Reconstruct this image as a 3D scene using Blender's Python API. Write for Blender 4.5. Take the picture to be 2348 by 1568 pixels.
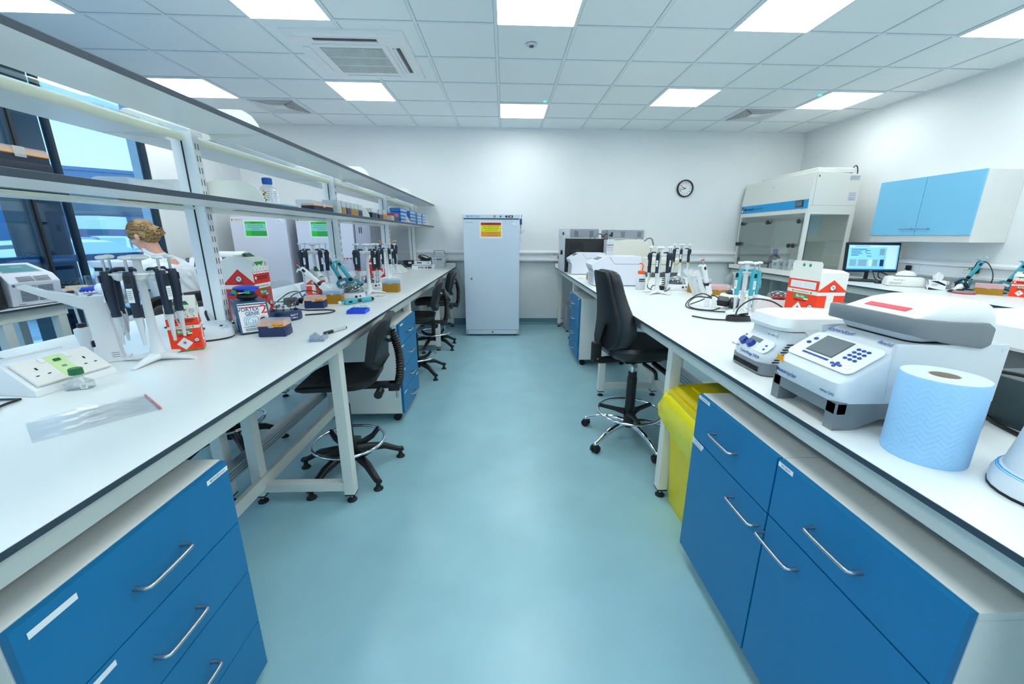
import bpy, bmesh, math, random
from math import pi, sin, cos, radians
from mathutils import Vector, Matrix

for o in list(bpy.data.objects):
    bpy.data.objects.remove(o)
SC = bpy.context.scene
COL = SC.collection
random.seed(7)

# ------------------------------------------------------------------ camera
W_PX, H_PX = 2348, 1568
F_PX, PITCH, YAW, ROLL, CX, CY = 903.355, -.2576, .0382, .0063, 1191.63, 778.83
CAM_Z = 1.417
_f = Vector((sin(YAW) * cos(PITCH), cos(YAW) * cos(PITCH), sin(PITCH)))
_r = Vector((cos(YAW), -sin(YAW), 0))
_u = _r.cross(_f)
_r2 = cos(ROLL) * _r + sin(ROLL) * _u
_u2 = -sin(ROLL) * _r + cos(ROLL) * _u
cam = bpy.data.cameras.new('camera')
cam_o = bpy.data.objects.new('camera', cam)
COL.objects.link(cam_o)
cam_o.matrix_world = Matrix(((_r2.x, _u2.x, -_f.x, 0), (_r2.y, _u2.y, -_f.y, 0), (_r2.z, _u2.z, -_f.z, CAM_Z), (0, 0, 0, 1)))
cam.sensor_fit = 'HORIZONTAL'
cam.sensor_width = 36
cam.lens = F_PX / W_PX * 36
cam.shift_x = -(CX - W_PX / 2) / W_PX
cam.shift_y = (CY - H_PX / 2) / W_PX
cam.clip_start = .02
cam.clip_end = 300
SC.camera = cam_o

# ------------------------------------------------------------------ world, exposure
wd = bpy.data.worlds.new('overcast_sky')
SC.world = wd
wd.use_nodes = True
_nt = wd.node_tree
_bg = _nt.nodes['Background']
_tc = _nt.nodes.new('ShaderNodeTexCoord')
_sx = _nt.nodes.new('ShaderNodeSeparateXYZ')
_cr = _nt.nodes.new('ShaderNodeValToRGB')
_cr.color_ramp.elements[0].position = .0
_cr.color_ramp.elements[0].color = (1, .95, .9, 1)
_cr.color_ramp.elements[1].position = .7
_cr.color_ramp.elements[1].color = (.8, .9, 1, 1)
_nt.links.new(_tc.outputs['Generated'], _sx.inputs[0])
_nt.links.new(_sx.outputs[2], _cr.inputs[0])
_nt.links.new(_cr.outputs[0], _bg.inputs[0])
_bg.inputs[1].default_value = 1.7
SC.view_settings.view_transform = 'Standard'
SC.view_settings.look = 'None'
SC.view_settings.exposure = 0.5
SC.view_settings.gamma = 1.0
SC.view_settings.use_curve_mapping = False
SC.cycles.max_bounces = 7
SC.cycles.diffuse_bounces = 4
SC.cycles.glossy_bounces = 3
SC.cycles.transmission_bounces = 4
SC.cycles.transparent_max_bounces = 14
SC.cycles.caustics_reflective = False
SC.cycles.caustics_refractive = False
SC.cycles.sample_clamp_indirect = 4.0
PANEL_POWER = 8.0        # emission strength of a ceiling light panel

# ------------------------------------------------------------------ materials
def lin(c):
    c = c / 255
    return c / 12.92 if c <= .04045 else ((c + .055) / 1.055) ** 2.4

def S(r, g, b):
    return (lin(r), lin(g), lin(b), 1)

_mats = {}
def mat(name, rgb, rough=.45, metal=0, spec=.5, noise=0, nscale=30, bump=0, bscale=200, emit=0, coat=0):
    if name in _mats:
        return _mats[name]
    m = bpy.data.materials.new(name)
    m.use_nodes = True
    nt = m.node_tree
    p = nt.nodes['Principled BSDF']
    c = S(*rgb)
    p.inputs['Base Color'].default_value = c
    p.inputs['Roughness'].default_value = rough
    p.inputs['Metallic'].default_value = metal
    p.inputs['Specular IOR Level'].default_value = spec
    if coat:
        p.inputs['Coat Weight'].default_value = coat
    if noise:
        tc = nt.nodes.new('ShaderNodeTexCoord')
        n = nt.nodes.new('ShaderNodeTexNoise')
        n.inputs['Scale'].default_value = nscale
        n.inputs['Detail'].default_value = 2
        r = nt.nodes.new('ShaderNodeValToRGB')
        r.color_ramp.elements[0].color = tuple(max(0, x * (1 - noise)) for x in c[:3]) + (1,)
        r.color_ramp.elements[1].color = tuple(min(1, x * (1 + noise)) for x in c[:3]) + (1,)
        r.color_ramp.elements[0].position = .3
        r.color_ramp.elements[1].position = .7
        nt.links.new(tc.outputs['Object'], n.inputs['Vector'])
        nt.links.new(n.outputs[0], r.inputs[0])
        nt.links.new(r.outputs[0], p.inputs['Base Color'])
    if bump:
        tc = nt.nodes.new('ShaderNodeTexCoord')
        n = nt.nodes.new('ShaderNodeTexNoise')
        n.inputs['Scale'].default_value = bscale
        b = nt.nodes.new('ShaderNodeBump')
        b.inputs['Strength'].default_value = bump
        b.inputs['Distance'].default_value = .002
        nt.links.new(tc.outputs['Object'], n.inputs['Vector'])
        nt.links.new(n.outputs[0], b.inputs['Height'])
        nt.links.new(b.outputs[0], p.inputs['Normal'])
    if emit:
        p.inputs['Emission Color'].default_value = c
        p.inputs['Emission Strength'].default_value = emit
    _mats[name] = m
    return m

def glassy(name, rgb, gloss=.12, rough=.03):
    """thin clear plastic or glass: tinted see-through with a faint sheen"""
    if name in _mats:
        return _mats[name]
    m = bpy.data.materials.new(name)
    m.use_nodes = True
    nt = m.node_tree
    nt.nodes.clear()
    out = nt.nodes.new('ShaderNodeOutputMaterial')
    t = nt.nodes.new('ShaderNodeBsdfTransparent')
    t.inputs[0].default_value = tuple(math.sqrt(c) for c in S(*rgb)[:3]) + (1,)      # two faces per pane
    g = nt.nodes.new('ShaderNodeBsdfGlossy')
    g.inputs['Roughness'].default_value = rough
    lw = nt.nodes.new('ShaderNodeLayerWeight')
    lw.inputs[0].default_value = .35
    mm = nt.nodes.new('ShaderNodeMath')
    mm.operation = 'MULTIPLY_ADD'
    mm.inputs[1].default_value = .28
    mm.inputs[2].default_value = gloss * .4
    mx = nt.nodes.new('ShaderNodeMixShader')
    nt.links.new(lw.outputs['Facing'], mm.inputs[0])
    nt.links.new(mm.outputs[0], mx.inputs[0])
    nt.links.new(t.outputs[0], mx.inputs[1])
    nt.links.new(g.outputs[0], mx.inputs[2])
    nt.links.new(mx.outputs[0], out.inputs[0])
    _mats[name] = m
    return m

def frosted(name, rgb, alpha):
    """milky translucent plastic"""
    if name in _mats:
        return _mats[name]
    m = mat(name, rgb, .3)
    m.node_tree.nodes['Principled BSDF'].inputs['Alpha'].default_value = alpha
    return m

WHITE = mat('white_laminate', (236, 240, 240), .32, noise=.012, nscale=6)
CARC = mat('white_carcass', (226, 229, 227), .4, noise=.01, nscale=8)
EDGE = mat('dark_laminate_edge', (52, 66, 80), .45, noise=.05, nscale=40)
STEEL_W = mat('white_coated_steel', (226, 228, 222), .38, noise=.01, nscale=10)
PLAS_W = mat('white_plastic', (236, 239, 242), .35)
PLAS_WARM = mat('warm_white_plastic', (232, 232, 224), .4)
PLAS_G = mat('pale_grey_plastic', (208, 215, 220), .4)
GREY = mat('mid_grey_plastic', (128, 136, 142), .42)
DGREY = mat('dark_grey_plastic', (78, 84, 90), .45)
BLACK = mat('black_plastic', (18, 20, 23), .42)
BLACKR = mat('black_rubber', (14, 15, 17), .65)
PU = mat('black_polyurethane', (26, 28, 31), .5, bump=.25, bscale=350)
VINYL = mat('black_vinyl', (34, 38, 44), .36, bump=.15, bscale=400)
CHROME = mat('chrome', (235, 238, 242), .1, metal=1)
SATIN = mat('satin_steel', (190, 192, 195), .28, metal=1)
ALU = mat('aluminium', (196, 202, 206), .35, metal=.8)
BLUE = mat('blue_cabinet_front', (6, 112, 166), .42, noise=.02, nscale=15)
SKY = mat('pale_blue_cabinet_front', (126, 200, 238), .42)
NAVY = mat('navy_plastic', (26, 46, 92), .35)
NAVYD = mat('dark_navy_pipette_plastic', (24, 36, 58), .4)
TEAL = mat('teal_plastic', (66, 172, 190), .38)
TEALD = mat('dark_teal_plastic', (54, 142, 160), .4)
ORANGE = mat('orange_plastic', (250, 166, 28), .35)
AMBER = frosted('amber_plastic', (176, 128, 20), .92)
CARTON = mat('white_carton', (236, 236, 230), .5)
REDC = mat('orange_red_carton', (248, 58, 8), .5)
REDD = mat('red_carton', (214, 20, 10), .5)
GREENC = mat('green_print', (20, 150, 78), .5)
GREEND = mat('dark_green_print', (10, 104, 52), .5)
INK = mat('black_ink', (22, 24, 26), .6)
INKG = mat('grey_ink', (120, 128, 134), .6)
INKB = mat('blue_ink', (28, 72, 150), .6)
RED = mat('red_plastic', (216, 36, 40), .4)
YELLOW = mat('yellow_plastic', (240, 214, 0), .4)
BRIGHTB = mat('bright_blue_plastic', (18, 72, 220), .35)
CYANP = mat('cyan_print', (20, 160, 226), .45)
PAPER = mat('white_paper', (240, 243, 246), .6)
CLEAR = glassy('clear_acrylic', (240, 246, 248))
CLEARD = glassy('smoked_clear_dome', (176, 182, 190), .25)
CLEARB = glassy('blue_clear_plastic', (150, 206, 250))
MILK = frosted('milky_lid_plastic', (214, 226, 234), .55)
MILKB = frosted('milky_bottle_plastic', (226, 232, 238), .75)
SCREEN_OFF = mat('lcd_grey', (112, 122, 126), .25)

# ------------------------------------------------------------------ mesh builder
def catmull(pts, n, closed=False):
    pts = [Vector(p) for p in pts]
    out = []
    m = len(pts)
    for i in range(m if closed else m - 1):
        if closed:
            p0, p1, p2, p3 = pts[(i - 1) % m], pts[i], pts[(i + 1) % m], pts[(i + 2) % m]
        else:
            p1, p2 = pts[i], pts[i + 1]
            p0 = pts[i - 1] if i else p1 * 2 - p2
            p3 = pts[i + 2] if i + 2 < m else p2 * 2 - p1
        for k in range(n):
            t = k / n
            out.append(.5 * ((2 * p1) + (p2 - p0) * t + (2 * p0 - 5 * p1 + 4 * p2 - p3) * t * t + (3 * p1 - p0 - 3 * p2 + p3) * t ** 3))
    if not closed:
        out.append(pts[-1])
    return out

def rrect(w, d, r, n=4, cx=0, cy=0):
    """rounded rectangle outline, counter-clockwise"""
    r = min(r, w / 2 - 1e-5, d / 2 - 1e-5)
    out = []
    for sx, sy, a0 in ((1, 1, 0), (-1, 1, 90), (-1, -1, 180), (1, -1, 270)):
        for k in range(n + 1):
            a = radians(a0 + 90 * k / n)
            out.append((cx + sx * (w / 2 - r) + r * cos(a), cy + sy * (d / 2 - r) + r * sin(a)))
    return out

def FR(o, x, y):
    """frame matrix: origin o, local x and y axes, z = x cross y"""
    x = Vector(x).normalized()
    z = x.cross(Vector(y)).normalized()
    y = z.cross(x)
    o = Vector(o)
    return Matrix(((x.x, y.x, z.x, o.x), (x.y, y.y, z.y, o.y), (x.z, y.z, z.z, o.z), (0, 0, 0, 1)))

def front(o):      # a face looking towards local -Y, x to the right seen from there
    return FR(o, (1, 0, 0), (0, 0, 1))

def TR(x=0, y=0, z=0, rz=0, rx=0, ry=0):
    return Matrix.Translation((x, y, z)) @ Matrix.Rotation(rz, 4, 'Z') @ Matrix.Rotation(ry, 4, 'Y') @ Matrix.Rotation(rx, 4, 'X')

_txt = {}
def text_mesh(s):
    if s not in _txt:
        cu = bpy.data.curves.new('t', 'FONT')
        cu.body = s
        cu.size = 1
        cu.align_x = 'CENTER'
        cu.align_y = 'CENTER'
        cu.resolution_u = 2
        cu.offset = .014
        ob = bpy.data.objects.new('t', cu)
        COL.objects.link(ob)
        dg = bpy.context.evaluated_depsgraph_get()
        me = bpy.data.meshes.new_from_object(ob.evaluated_get(dg))
        vs = [tuple(v.co) for v in me.vertices]
        fs = [tuple(p.vertices) for p in me.polygons]
        bpy.data.objects.remove(ob)
        bpy.data.curves.remove(cu)
        bpy.data.meshes.remove(me)
        _txt[s] = (vs, fs)
    return _txt[s]

class B:
    """collects shapes into one mesh"""
    def __init__(self, M=None):
        self.bm = bmesh.new()
        self.ms = []
        self.M = M or Matrix()
        self.wn = False

    def mi(self, m):
        if m not in self.ms:
            self.ms.append(m)
        return self.ms.index(m)

    def add(self, vs, fs, m, M=None):
        T = self.M @ M if M else self.M
        k = self.mi(m)
        bv = [self.bm.verts.new(T @ Vector(v)) for v in vs]
        for f in fs:
            if len(set(f)) < 3:
                continue
            try:
                fc = self.bm.faces.new([bv[i] for i in f])
                fc.material_index = k
            except ValueError:
                pass
        return self

    def sub(self, tb, m, M=None):
        tb.verts.index_update()
        self.add([v.co.copy() for v in tb.verts], [[v.index for v in f.verts] for f in tb.faces], m, M)
        tb.free()
        return self

    def box(self, x0, x1, y0, y1, z0, z1, m, bev=0, M=None, seg=2):
        tb = bmesh.new()
        bmesh.ops.create_cube(tb, size=1)
        for v in tb.verts:
            v.co = Vector(((x0 + x1) / 2 + v.co.x * (x1 - x0), (y0 + y1) / 2 + v.co.y * (y1 - y0), (z0 + z1) / 2 + v.co.z * (z1 - z0)))
        if bev:
            bmesh.ops.bevel(tb, geom=list(tb.edges), offset=bev, segments=seg, affect='EDGES', profile=.5)
            self.wn = True
        return self.sub(tb, m, M)

    def cbox(self, c, s, m, bev=0, M=None, seg=2):
        return self.box(c[0] - s[0] / 2, c[0] + s[0] / 2, c[1] - s[1] / 2, c[1] + s[1] / 2, c[2] - s[2] / 2, c[2] + s[2] / 2, m, bev, M, seg)

    def cyl(self, p0, p1, r0, m, r1=None, seg=20, cap=True, M=None):
        p0, p1 = Vector(p0), Vector(p1)
        r1 = r0 if r1 is None else r1
        d = (p1 - p0).normalized()
        a = d.orthogonal().normalized()
        b = d.cross(a)
        vs, fs = [], []
        for i in range(seg):
            t = 2 * pi * i / seg
            e = a * cos(t) + b * sin(t)
            vs += [p0 + e * r0, p1 + e * r1]
        for i in range(seg):
            j = (i + 1) % seg
            fs.append((2 * i, 2 * j, 2 * j + 1, 2 * i + 1))
        if cap:
            fs.append([2 * i for i in range(seg)][::-1])
            fs.append([2 * i + 1 for i in range(seg)])
        return self.add(vs, fs, m, M)

    def tube(self, pts, r, m, seg=8, n=6, closed=False, smooth=True, M=None):
        P = catmull(pts, n, closed) if smooth and len(pts) > 2 else [Vector(p) for p in pts]
        L = len(P)
        vs, fs = [], []
        prev = None
        for i in range(L):
            if closed:
                d = P[(i + 1) % L] - P[i - 1]
            else:
                d = P[min(i + 1, L - 1)] - P[max(i - 1, 0)]
            d = d.normalized() if d.length > 1e-9 else Vector((0, 0, 1))
            a = d.orthogonal().normalized() if prev is None else (prev - d * prev.dot(d)).normalized()
            prev = a
            b = d.cross(a)
            rr = r[min(len(r) - 1, int(round(i * (len(r) - 1) / max(1, L - 1))))] if isinstance(r, (list, tuple)) else r
            for k in range(seg):
                t = 2 * pi * k / seg
                vs.append(P[i] + (a * cos(t) + b * sin(t)) * rr)
        for i in range(L if closed else L - 1):
            for k in range(seg):
                k2 = (k + 1) % seg
                i2 = (i + 1) % L
                fs.append((i * seg + k, i * seg + k2, i2 * seg + k2, i2 * seg + k))
        if not closed:
            fs.append(list(range(seg))[::-1])
            fs.append([(L - 1) * seg + k for k in range(seg)])
        return self.add(vs, fs, m, M)

    def lathe(self, prof, m, seg=24, M=None, cap=True):
        vs, fs = [], []
        n = len(prof)
        for i in range(seg):
            t = 2 * pi * i / seg
            for r, z in prof:
                vs.append((r * cos(t), r * sin(t), z))
        for i in range(seg):
            j = (i + 1) % seg
            for k in range(n - 1):
                fs.append((i * n + k, j * n + k, j * n + k + 1, i * n + k + 1))
        if cap and n > 2:
            if prof[0][0] > 1e-6:
                fs.append([i * n for i in range(seg)][::-1])
            if prof[-1][0] > 1e-6:
                fs.append([i * n + n - 1 for i in range(seg)])
        tb = bmesh.new()
        bv = [tb.verts.new(v) for v in vs]
        for f in fs:
            try:
                tb.faces.new([bv[i] for i in f])
            except ValueError:
                pass
        bmesh.ops.remove_doubles(tb, verts=tb.verts, dist=1e-6)
        return self.sub(tb, m, M)

    def sphere(self, c, r, m, seg=16, M=None, z0=-1.0):
        """ellipsoid; z0 cuts the lower part away (-1 keeps all, 0 keeps the upper half)"""
        if not isinstance(r, (tuple, list)):
            r = (r, r, r)
        a0 = math.asin(max(-1, min(1, z0)))
        n = max(4, seg // 2)
        prof = []
        for k in range(n + 1):
            a = a0 + (pi / 2 - a0) * k / n
            prof.append((max(0, cos(a)), sin(a)))
        T = Matrix.Translation(c) @ Matrix.Diagonal((r[0], r[1], r[2], 1))
        return self.lathe(prof, m, seg, (M @ T) if M else T, cap=False)

    def loft(self, rings, m, cap=True, closed=True, M=None):
        n = len(rings[0])
        vs = [v for R in rings for v in R]
        fs = []
        for i in range(len(rings) - 1):
            for k in range(n if closed else n - 1):
                k2 = (k + 1) % n
                fs.append((i * n + k, i * n + k2, (i + 1) * n + k2, (i + 1) * n + k))
        if cap:
            fs.append(list(range(n))[::-1])
            fs.append([(len(rings) - 1) * n + k for k in range(n)])
        return self.add(vs, fs, m, M)

    def prism(self, poly, a, b, m, axis='y', bev=0, M=None, seg=2):
        """2-D outline pushed along an axis; outline is (x,z) for y, (y,z) for x, (x,y) for z"""
        def p3(p, t):
            return {'y': (p[0], t, p[1]), 'x': (t, p[0], p[1]), 'z': (p[0], p[1], t)}[axis]
        tb = bmesh.new()
        n = len(poly)
        v0 = [tb.verts.new(p3(p, a)) for p in poly]
        v1 = [tb.verts.new(p3(p, b)) for p in poly]
        for i in range(n):
            j = (i + 1) % n
            tb.faces.new((v0[i], v0[j], v1[j], v1[i]))
        tb.faces.new(v0[::-1])
        tb.faces.new(v1)
        bmesh.ops.recalc_face_normals(tb, faces=tb.faces)
        if bev:
            es = [e for e in tb.edges if e.calc_face_angle(0) > .3]
            bmesh.ops.bevel(tb, geom=es, offset=bev, segments=seg, affect='EDGES', profile=.5)
            self.wn = True
        return self.sub(tb, m, M)

    def plate(self, M, w, h, m, x=0, y=0, t=.0006, lift=0):
        """a thin printed patch lying on the face frame M"""
        return self.box(x - w / 2, x + w / 2, y - h / 2, y + h / 2, lift, lift + t, m, 0, M)

    def poly(self, M, pts, m, t=.0006, lift=0):
        return self.prism(pts, lift, lift + t, m, 'z', 0, M)

    def disc(self, M, x, y, r, m, t=.0008, lift=0, seg=20, ry=None):
        return self.poly(M, [(x + r * cos(2 * pi * k / seg), y + (ry or r) * sin(2 * pi * k / seg)) for k in range(seg)], m, t, lift)

    def ring(self, M, x, y, r, w, m, t=.0008, lift=0, seg=24, a0=0, a1=360, sy=1):
        n = max(2, int(seg * abs(a1 - a0) / 360))
        A = [radians(a0 + (a1 - a0) * k / n) for k in range(n + 1)]
        for i in range(n):
            c0, s0, c1, s1 = cos(A[i]), sin(A[i]) * sy, cos(A[i + 1]), sin(A[i + 1]) * sy
            self.poly(M, [(x + r * c0, y + r * s0), (x + (r - w) * c0, y + (r - w) * s0), (x + (r - w) * c1, y + (r - w) * s1), (x + r * c1, y + r * s1)], m, t, lift)
        return self

    def text(self, M, s, size, m, x=0, y=0, lift=.001, sx=1):
        vs, fs = text_mesh(s)
        return self.add([(x + v[0] * size * sx, y + v[1] * size, lift) for v in vs], fs, m, M)

    def lines(self, M, x0, x1, ys, h, m, lift=.0008):
        """rows of small print too small to read"""
        for i, yy in enumerate(ys):
            e = x1 - (x1 - x0) * (.05 + .22 * ((i * 7) % 3) / 3)
            self.plate(M, e - x0, h, m, (x0 + e) / 2, yy, .0003, lift)
        return self

    def build(self, name, parent=None, loc=None, sharp=38, mods=()):
        bmesh.ops.recalc_face_normals(self.bm, faces=self.bm.faces)
        me = bpy.data.meshes.new(name)
        self.bm.to_mesh(me)
        self.bm.free()
        for m in self.ms:
            me.materials.append(m)
        me.shade_smooth()
        me.set_sharp_from_angle(angle=radians(sharp))
        o = bpy.data.objects.new(name, me)
        COL.objects.link(o)
        if parent:
            o.parent = parent
        if loc:
            o.location = loc
        if self.wn:
            w = o.modifiers.new('wn', 'WEIGHTED_NORMAL')
            w.keep_sharp = True
        return o

# ------------------------------------------------------------------ things
def thing(name, label, cat, loc=(0, 0, 0), rz=0, group=None):
    o = bpy.data.objects.new(name, None)
    o.empty_display_size = .05
    COL.objects.link(o)
    o.location = loc
    o.rotation_euler = (0, 0, rz)
    return tag(o, label, cat, group)

def tag(o, label, cat, group=None):
    o['label'] = label
    o['category'] = cat
    if group:
        o['group'] = group
    return o

def struct(o):
    o['kind'] = 'structure'
    return o

def dup(root, loc, rz, label, group=None, scale=None, rot=None):
    r = root.copy()
    COL.objects.link(r)
    r.location = loc
    r.rotation_euler = rot or (0, 0, rz)
    r['label'] = label
    if group:
        r['group'] = group
    if scale:
        r.scale = (scale,) * 3 if not isinstance(scale, tuple) else scale
    for ch in list(root.children):
        c = ch.copy()
        COL.objects.link(c)
        c.parent = r
        for g in list(ch.children):
            d = g.copy()
            COL.objects.link(d)
            d.parent = c
    return r

BZ = .946          # bench top height
SZ = 1.556         # lower shelf top height
HC = 2.948         # ceiling height
YW = 6.407         # back wall
XR, XL, YF = 4.577, -3.9, -3.2
# ------------------------------------------------------------------ room shell
FLOORM = mat('blue_vinyl_floor', (152, 196, 208), .3, noise=.05, nscale=3.5, bump=.04, bscale=60)
WALLM = mat('white_wall_paint', (234, 238, 240), .55, noise=.01, nscale=3, bump=.05, bscale=300)
TILE = mat('ceiling_tile', (240, 246, 248), .7, noise=.015, nscale=120)
TBAR = mat('ceiling_grid_bar', (232, 240, 243), .5)
JOINT_SHADE = mat('grey_joint_shade_paint', (176, 192, 200), .8)  # grey for wall joint and strips that paint the shadow line beside grid bars
SKIRT = mat('blue_grey_skirting', (96, 140, 156), .4)
LIGHTM = mat('light_panel_diffuser', (250, 255, 252), .5, emit=PANEL_POWER)

b = B(); b.box(XL - .3, XR + .2, YF, YW + .2, -.12, 0, FLOORM)
struct(b.build('floor'))
b = B(); b.box(XL - .3, XR + .2, YW, YW + .15, 0, HC + .1, WALLM)
struct(b.build('wall_back'))
b = B(); b.box(XR, XR + .15, YF, YW + .15, 0, HC + .1, WALLM)
struct(b.build('wall_right'))
b = B(); b.box(XL - .3, XR + .2, YF - .15, YF, 0, HC + .1, WALLM)
struct(b.build('wall_front'))
b = B()
b.box(XL - .22, XL, 4.86, YW, 0, HC + .1, WALLM)                # pier beside the window
b.box(XL - .004, XL + .004, 5.4, 5.404, .1, HC, JOINT_SHADE)
b.box(XL - .22, XL, YF, 4.86, 2.8, HC + .1, WALLM)              # head over the window
struct(b.build('wall_left'))
GX, GY, GS = -.0625, 3.4628, .6
b = B()
b.box(XL - .3, XR + .2, YF - .15, YW + .2, HC + .006, HC + .12, TILE)
for i in range(-8, 10):
    x = GX + i * GS
    if XL < x < XR:
        b.box(x - .0155, x + .0155, YF, YW, HC + .003, HC + .008, JOINT_SHADE)
        b.box(x - .0115, x + .0115, YF, YW, HC, HC + .008, TBAR)
for j in range(-12, 6):
    y = GY + j * GS
    if YF < y < YW:
        b.box(XL, XR, y - .0155, y + .0155, HC + .0032, HC + .008, JOINT_SHADE)
        b.box(XL, XR, y - .0115, y + .0115, HC + .0002, HC + .008, TBAR)
for q in ((XL, XR, YW - .022, YW), (XL, XR, YF, YF + .022), (XR - .022, XR, YF, YW), (XL, XL + .022, YF, YW)):
    b.box(*q, HC - .002, HC + .008, TBAR)
struct(b.build('ceiling'))
for nm, q in (('baseboard_back', (XL, XR, YW - .006, YW)), ('baseboard_right', (XR - .006, XR, YF, YW)), ('baseboard_left', (XL, XL + .006, 4.9, YW))):
    b = B(); b.box(*q, 0, .1, SKIRT, .002)
    c = .03                                                     # coved foot
    if nm == 'baseboard_back':
        b.prism([(YW - .006, 0), (YW - .006, c), (YW - .015, .01), (YW - .006 - c, .0008), (YW - .006 - c, 0)], XL, XR, SKIRT, 'x')
        b.box(XL, XR, YW - .009, YW, .1, .108, PLAS_W)
    struct(b.build(nm))
# dado trunking along the back and the right wall
def trunk_profile(s):
    return [(0, 1.02), (s * .055, 1.02), (s * .075, 1.04), (s * .075, 1.062), (s * .05, 1.066), (s * .05, 1.146), (s * .075, 1.15), (s * .075, 1.172), (s * .055, 1.192), (0, 1.192)]
b = B()
for x0, x1 in ((XL + .4, -.9), (-.9, 1.3), (1.3, 3.2), (3.2, XR)):
    b.prism([(YW + p[0], p[1]) for p in trunk_profile(-1)], x0, x1 - .003, PLAS_W, 'x')
struct(b.build('trim_1'))
b = B()
for y0, y1 in ((-1, 2.2), (2.2, 4.2), (4.2, YW - .08)):
    b.prism([(XR + p[0], p[1]) for p in trunk_profile(-1)], y0, y1 - .003, PLAS_W, 'y')
struct(b.build('trim_2'))

# ------------------------------------------------------------------ window
FRAME = mat('dark_window_frame', (22, 40, 54), .4)
FRAMEB = mat('blue_grey_window_frame', (60, 110, 140), .4)
GLASS = glassy('blue_tinted_window_glass', (150, 212, 252), .1, .01)
wn = bpy.data.objects.new('window_1', None); COL.objects.link(wn); struct(wn)
wn.location = (XL, 0, 0)
b = B()
b.box(-.06, .02, 4.80, 4.86, 0, 2.8, PLAS_W, .004); b.box(-.05, .012, 4.765, 4.80, 0, 2.8, FRAME)
b.box(-.06, .02, YF, 4.8, 0, .05, FRAME); b.box(-.06, .02, YF, 4.8, 2.74, 2.8, FRAME)
b.build('frame', wn)
b = B(); b.box(-.08, .012, 3.545, 3.6, .05, 2.74, FRAME, .004); b.box(-.045, .02, 3.565, 3.575, .05, 2.74, BLACK); b.build('mullion', wn)
b = B(); b.box(-.05, .012, 3.855, 3.882, .05, 2.74, FRAME, .004); b.build('mullion', wn)
for y in (1.6, -.8):
    b = B(); b.box(-.08, .012, y - .03, y + .03, .05, 2.74, FRAME, .004); b.build('mullion', wn)
b = B(); b.box(-.11, -.03, YF, 4.77, 1.165, 1.225, FRAMEB, .006); b.build('transom', wn)
for y0, y1 in ((YF, -.83), (-.77, 1.57), (1.63, 3.545), (3.6, 3.855), (3.882, 4.765)):
    b = B(); b.box(-.024, -.016, y0, y1, .05, 2.74, GLASS); b.build('glass', wn)

# ------------------------------------------------------------------ outside
GZ = -.15
PAVE = mat('outdoor_paving', (150, 165, 178), .6, noise=.12, nscale=2)
nt = PAVE.node_tree
wv = nt.nodes.new('ShaderNodeTexWave'); wv.inputs['Scale'].default_value = 2.2; wv.inputs['Distortion'].default_value = .4
wv.bands_direction = 'Y'
tc = nt.nodes.new('ShaderNodeTexCoord'); nt.links.new(tc.outputs['Object'], wv.inputs[0])
bp = nt.nodes.new('ShaderNodeBump'); bp.inputs['Strength'].default_value = .6; bp.inputs['Distance'].default_value = .03
nt.links.new(wv.outputs[0], bp.inputs['Height']); nt.links.new(bp.outputs[0], nt.nodes['Principled BSDF'].inputs['Normal'])
b = B(); b.box(-90, XL - .3, -20, 110, GZ - .1, GZ, PAVE)
g = b.build('paved_ground'); struct(g)
CONC = mat('pale_kerb', (206, 214, 220), .7, noise=.05, nscale=20)
k = B(); k.box(-6.6, -6.35, -5, 30, GZ, GZ + .1, CONC, .01)
tag(k.build('kerb'), 'pale concrete kerb running along the paving outside the window', 'kerb')

COLM = mat('dark_column_cladding', (28, 58, 70), .4, noise=.1, nscale=4)
COLB = mat('blue_grey_box_face', (74, 110, 150), .4, noise=.08, nscale=4)
c = B(); c.box(-4.3, -4.03, 3.70, 3.93, GZ, 5, COLM, .006); c.box(-4.32, -4.02, 3.69, 3.94, GZ, .12, FRAME, .004)
tag(c.build('outside_upright'), 'dark square steel column just outside the window right of the black mullion', 'column')
c = B(); c.box(-5.9, -5.45, 4.0, 4.4, GZ, 5, COLB, .01)  # plain blue grey upright box outside the window
tag(c.build('outside_upright'), 'blue grey upright box further out, left edge of the window view', 'column')
b = B(); b.tube([(-5.25, 3.55, 2.02), (-4.6, 4.6, 2.62)], .035, SATIN, 12, smooth=False)
tag(b.build('brace_rod'), 'shiny metal rod slanting up outside the window near the top', 'rod')
BOLL = mat('steel_blue_bollard', (70, 110, 150), .35, metal=.4)
b = B(); b.lathe([(.09, 0), (.09, .95), (.085, .98), (.06, 1.0), (0, 1.0)], BOLL, 18)
tag(b.build('bollard', loc=(-5.4, 5.35, GZ)), 'blue metal bollard outside the window beside the seated person', 'bollard')

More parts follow.
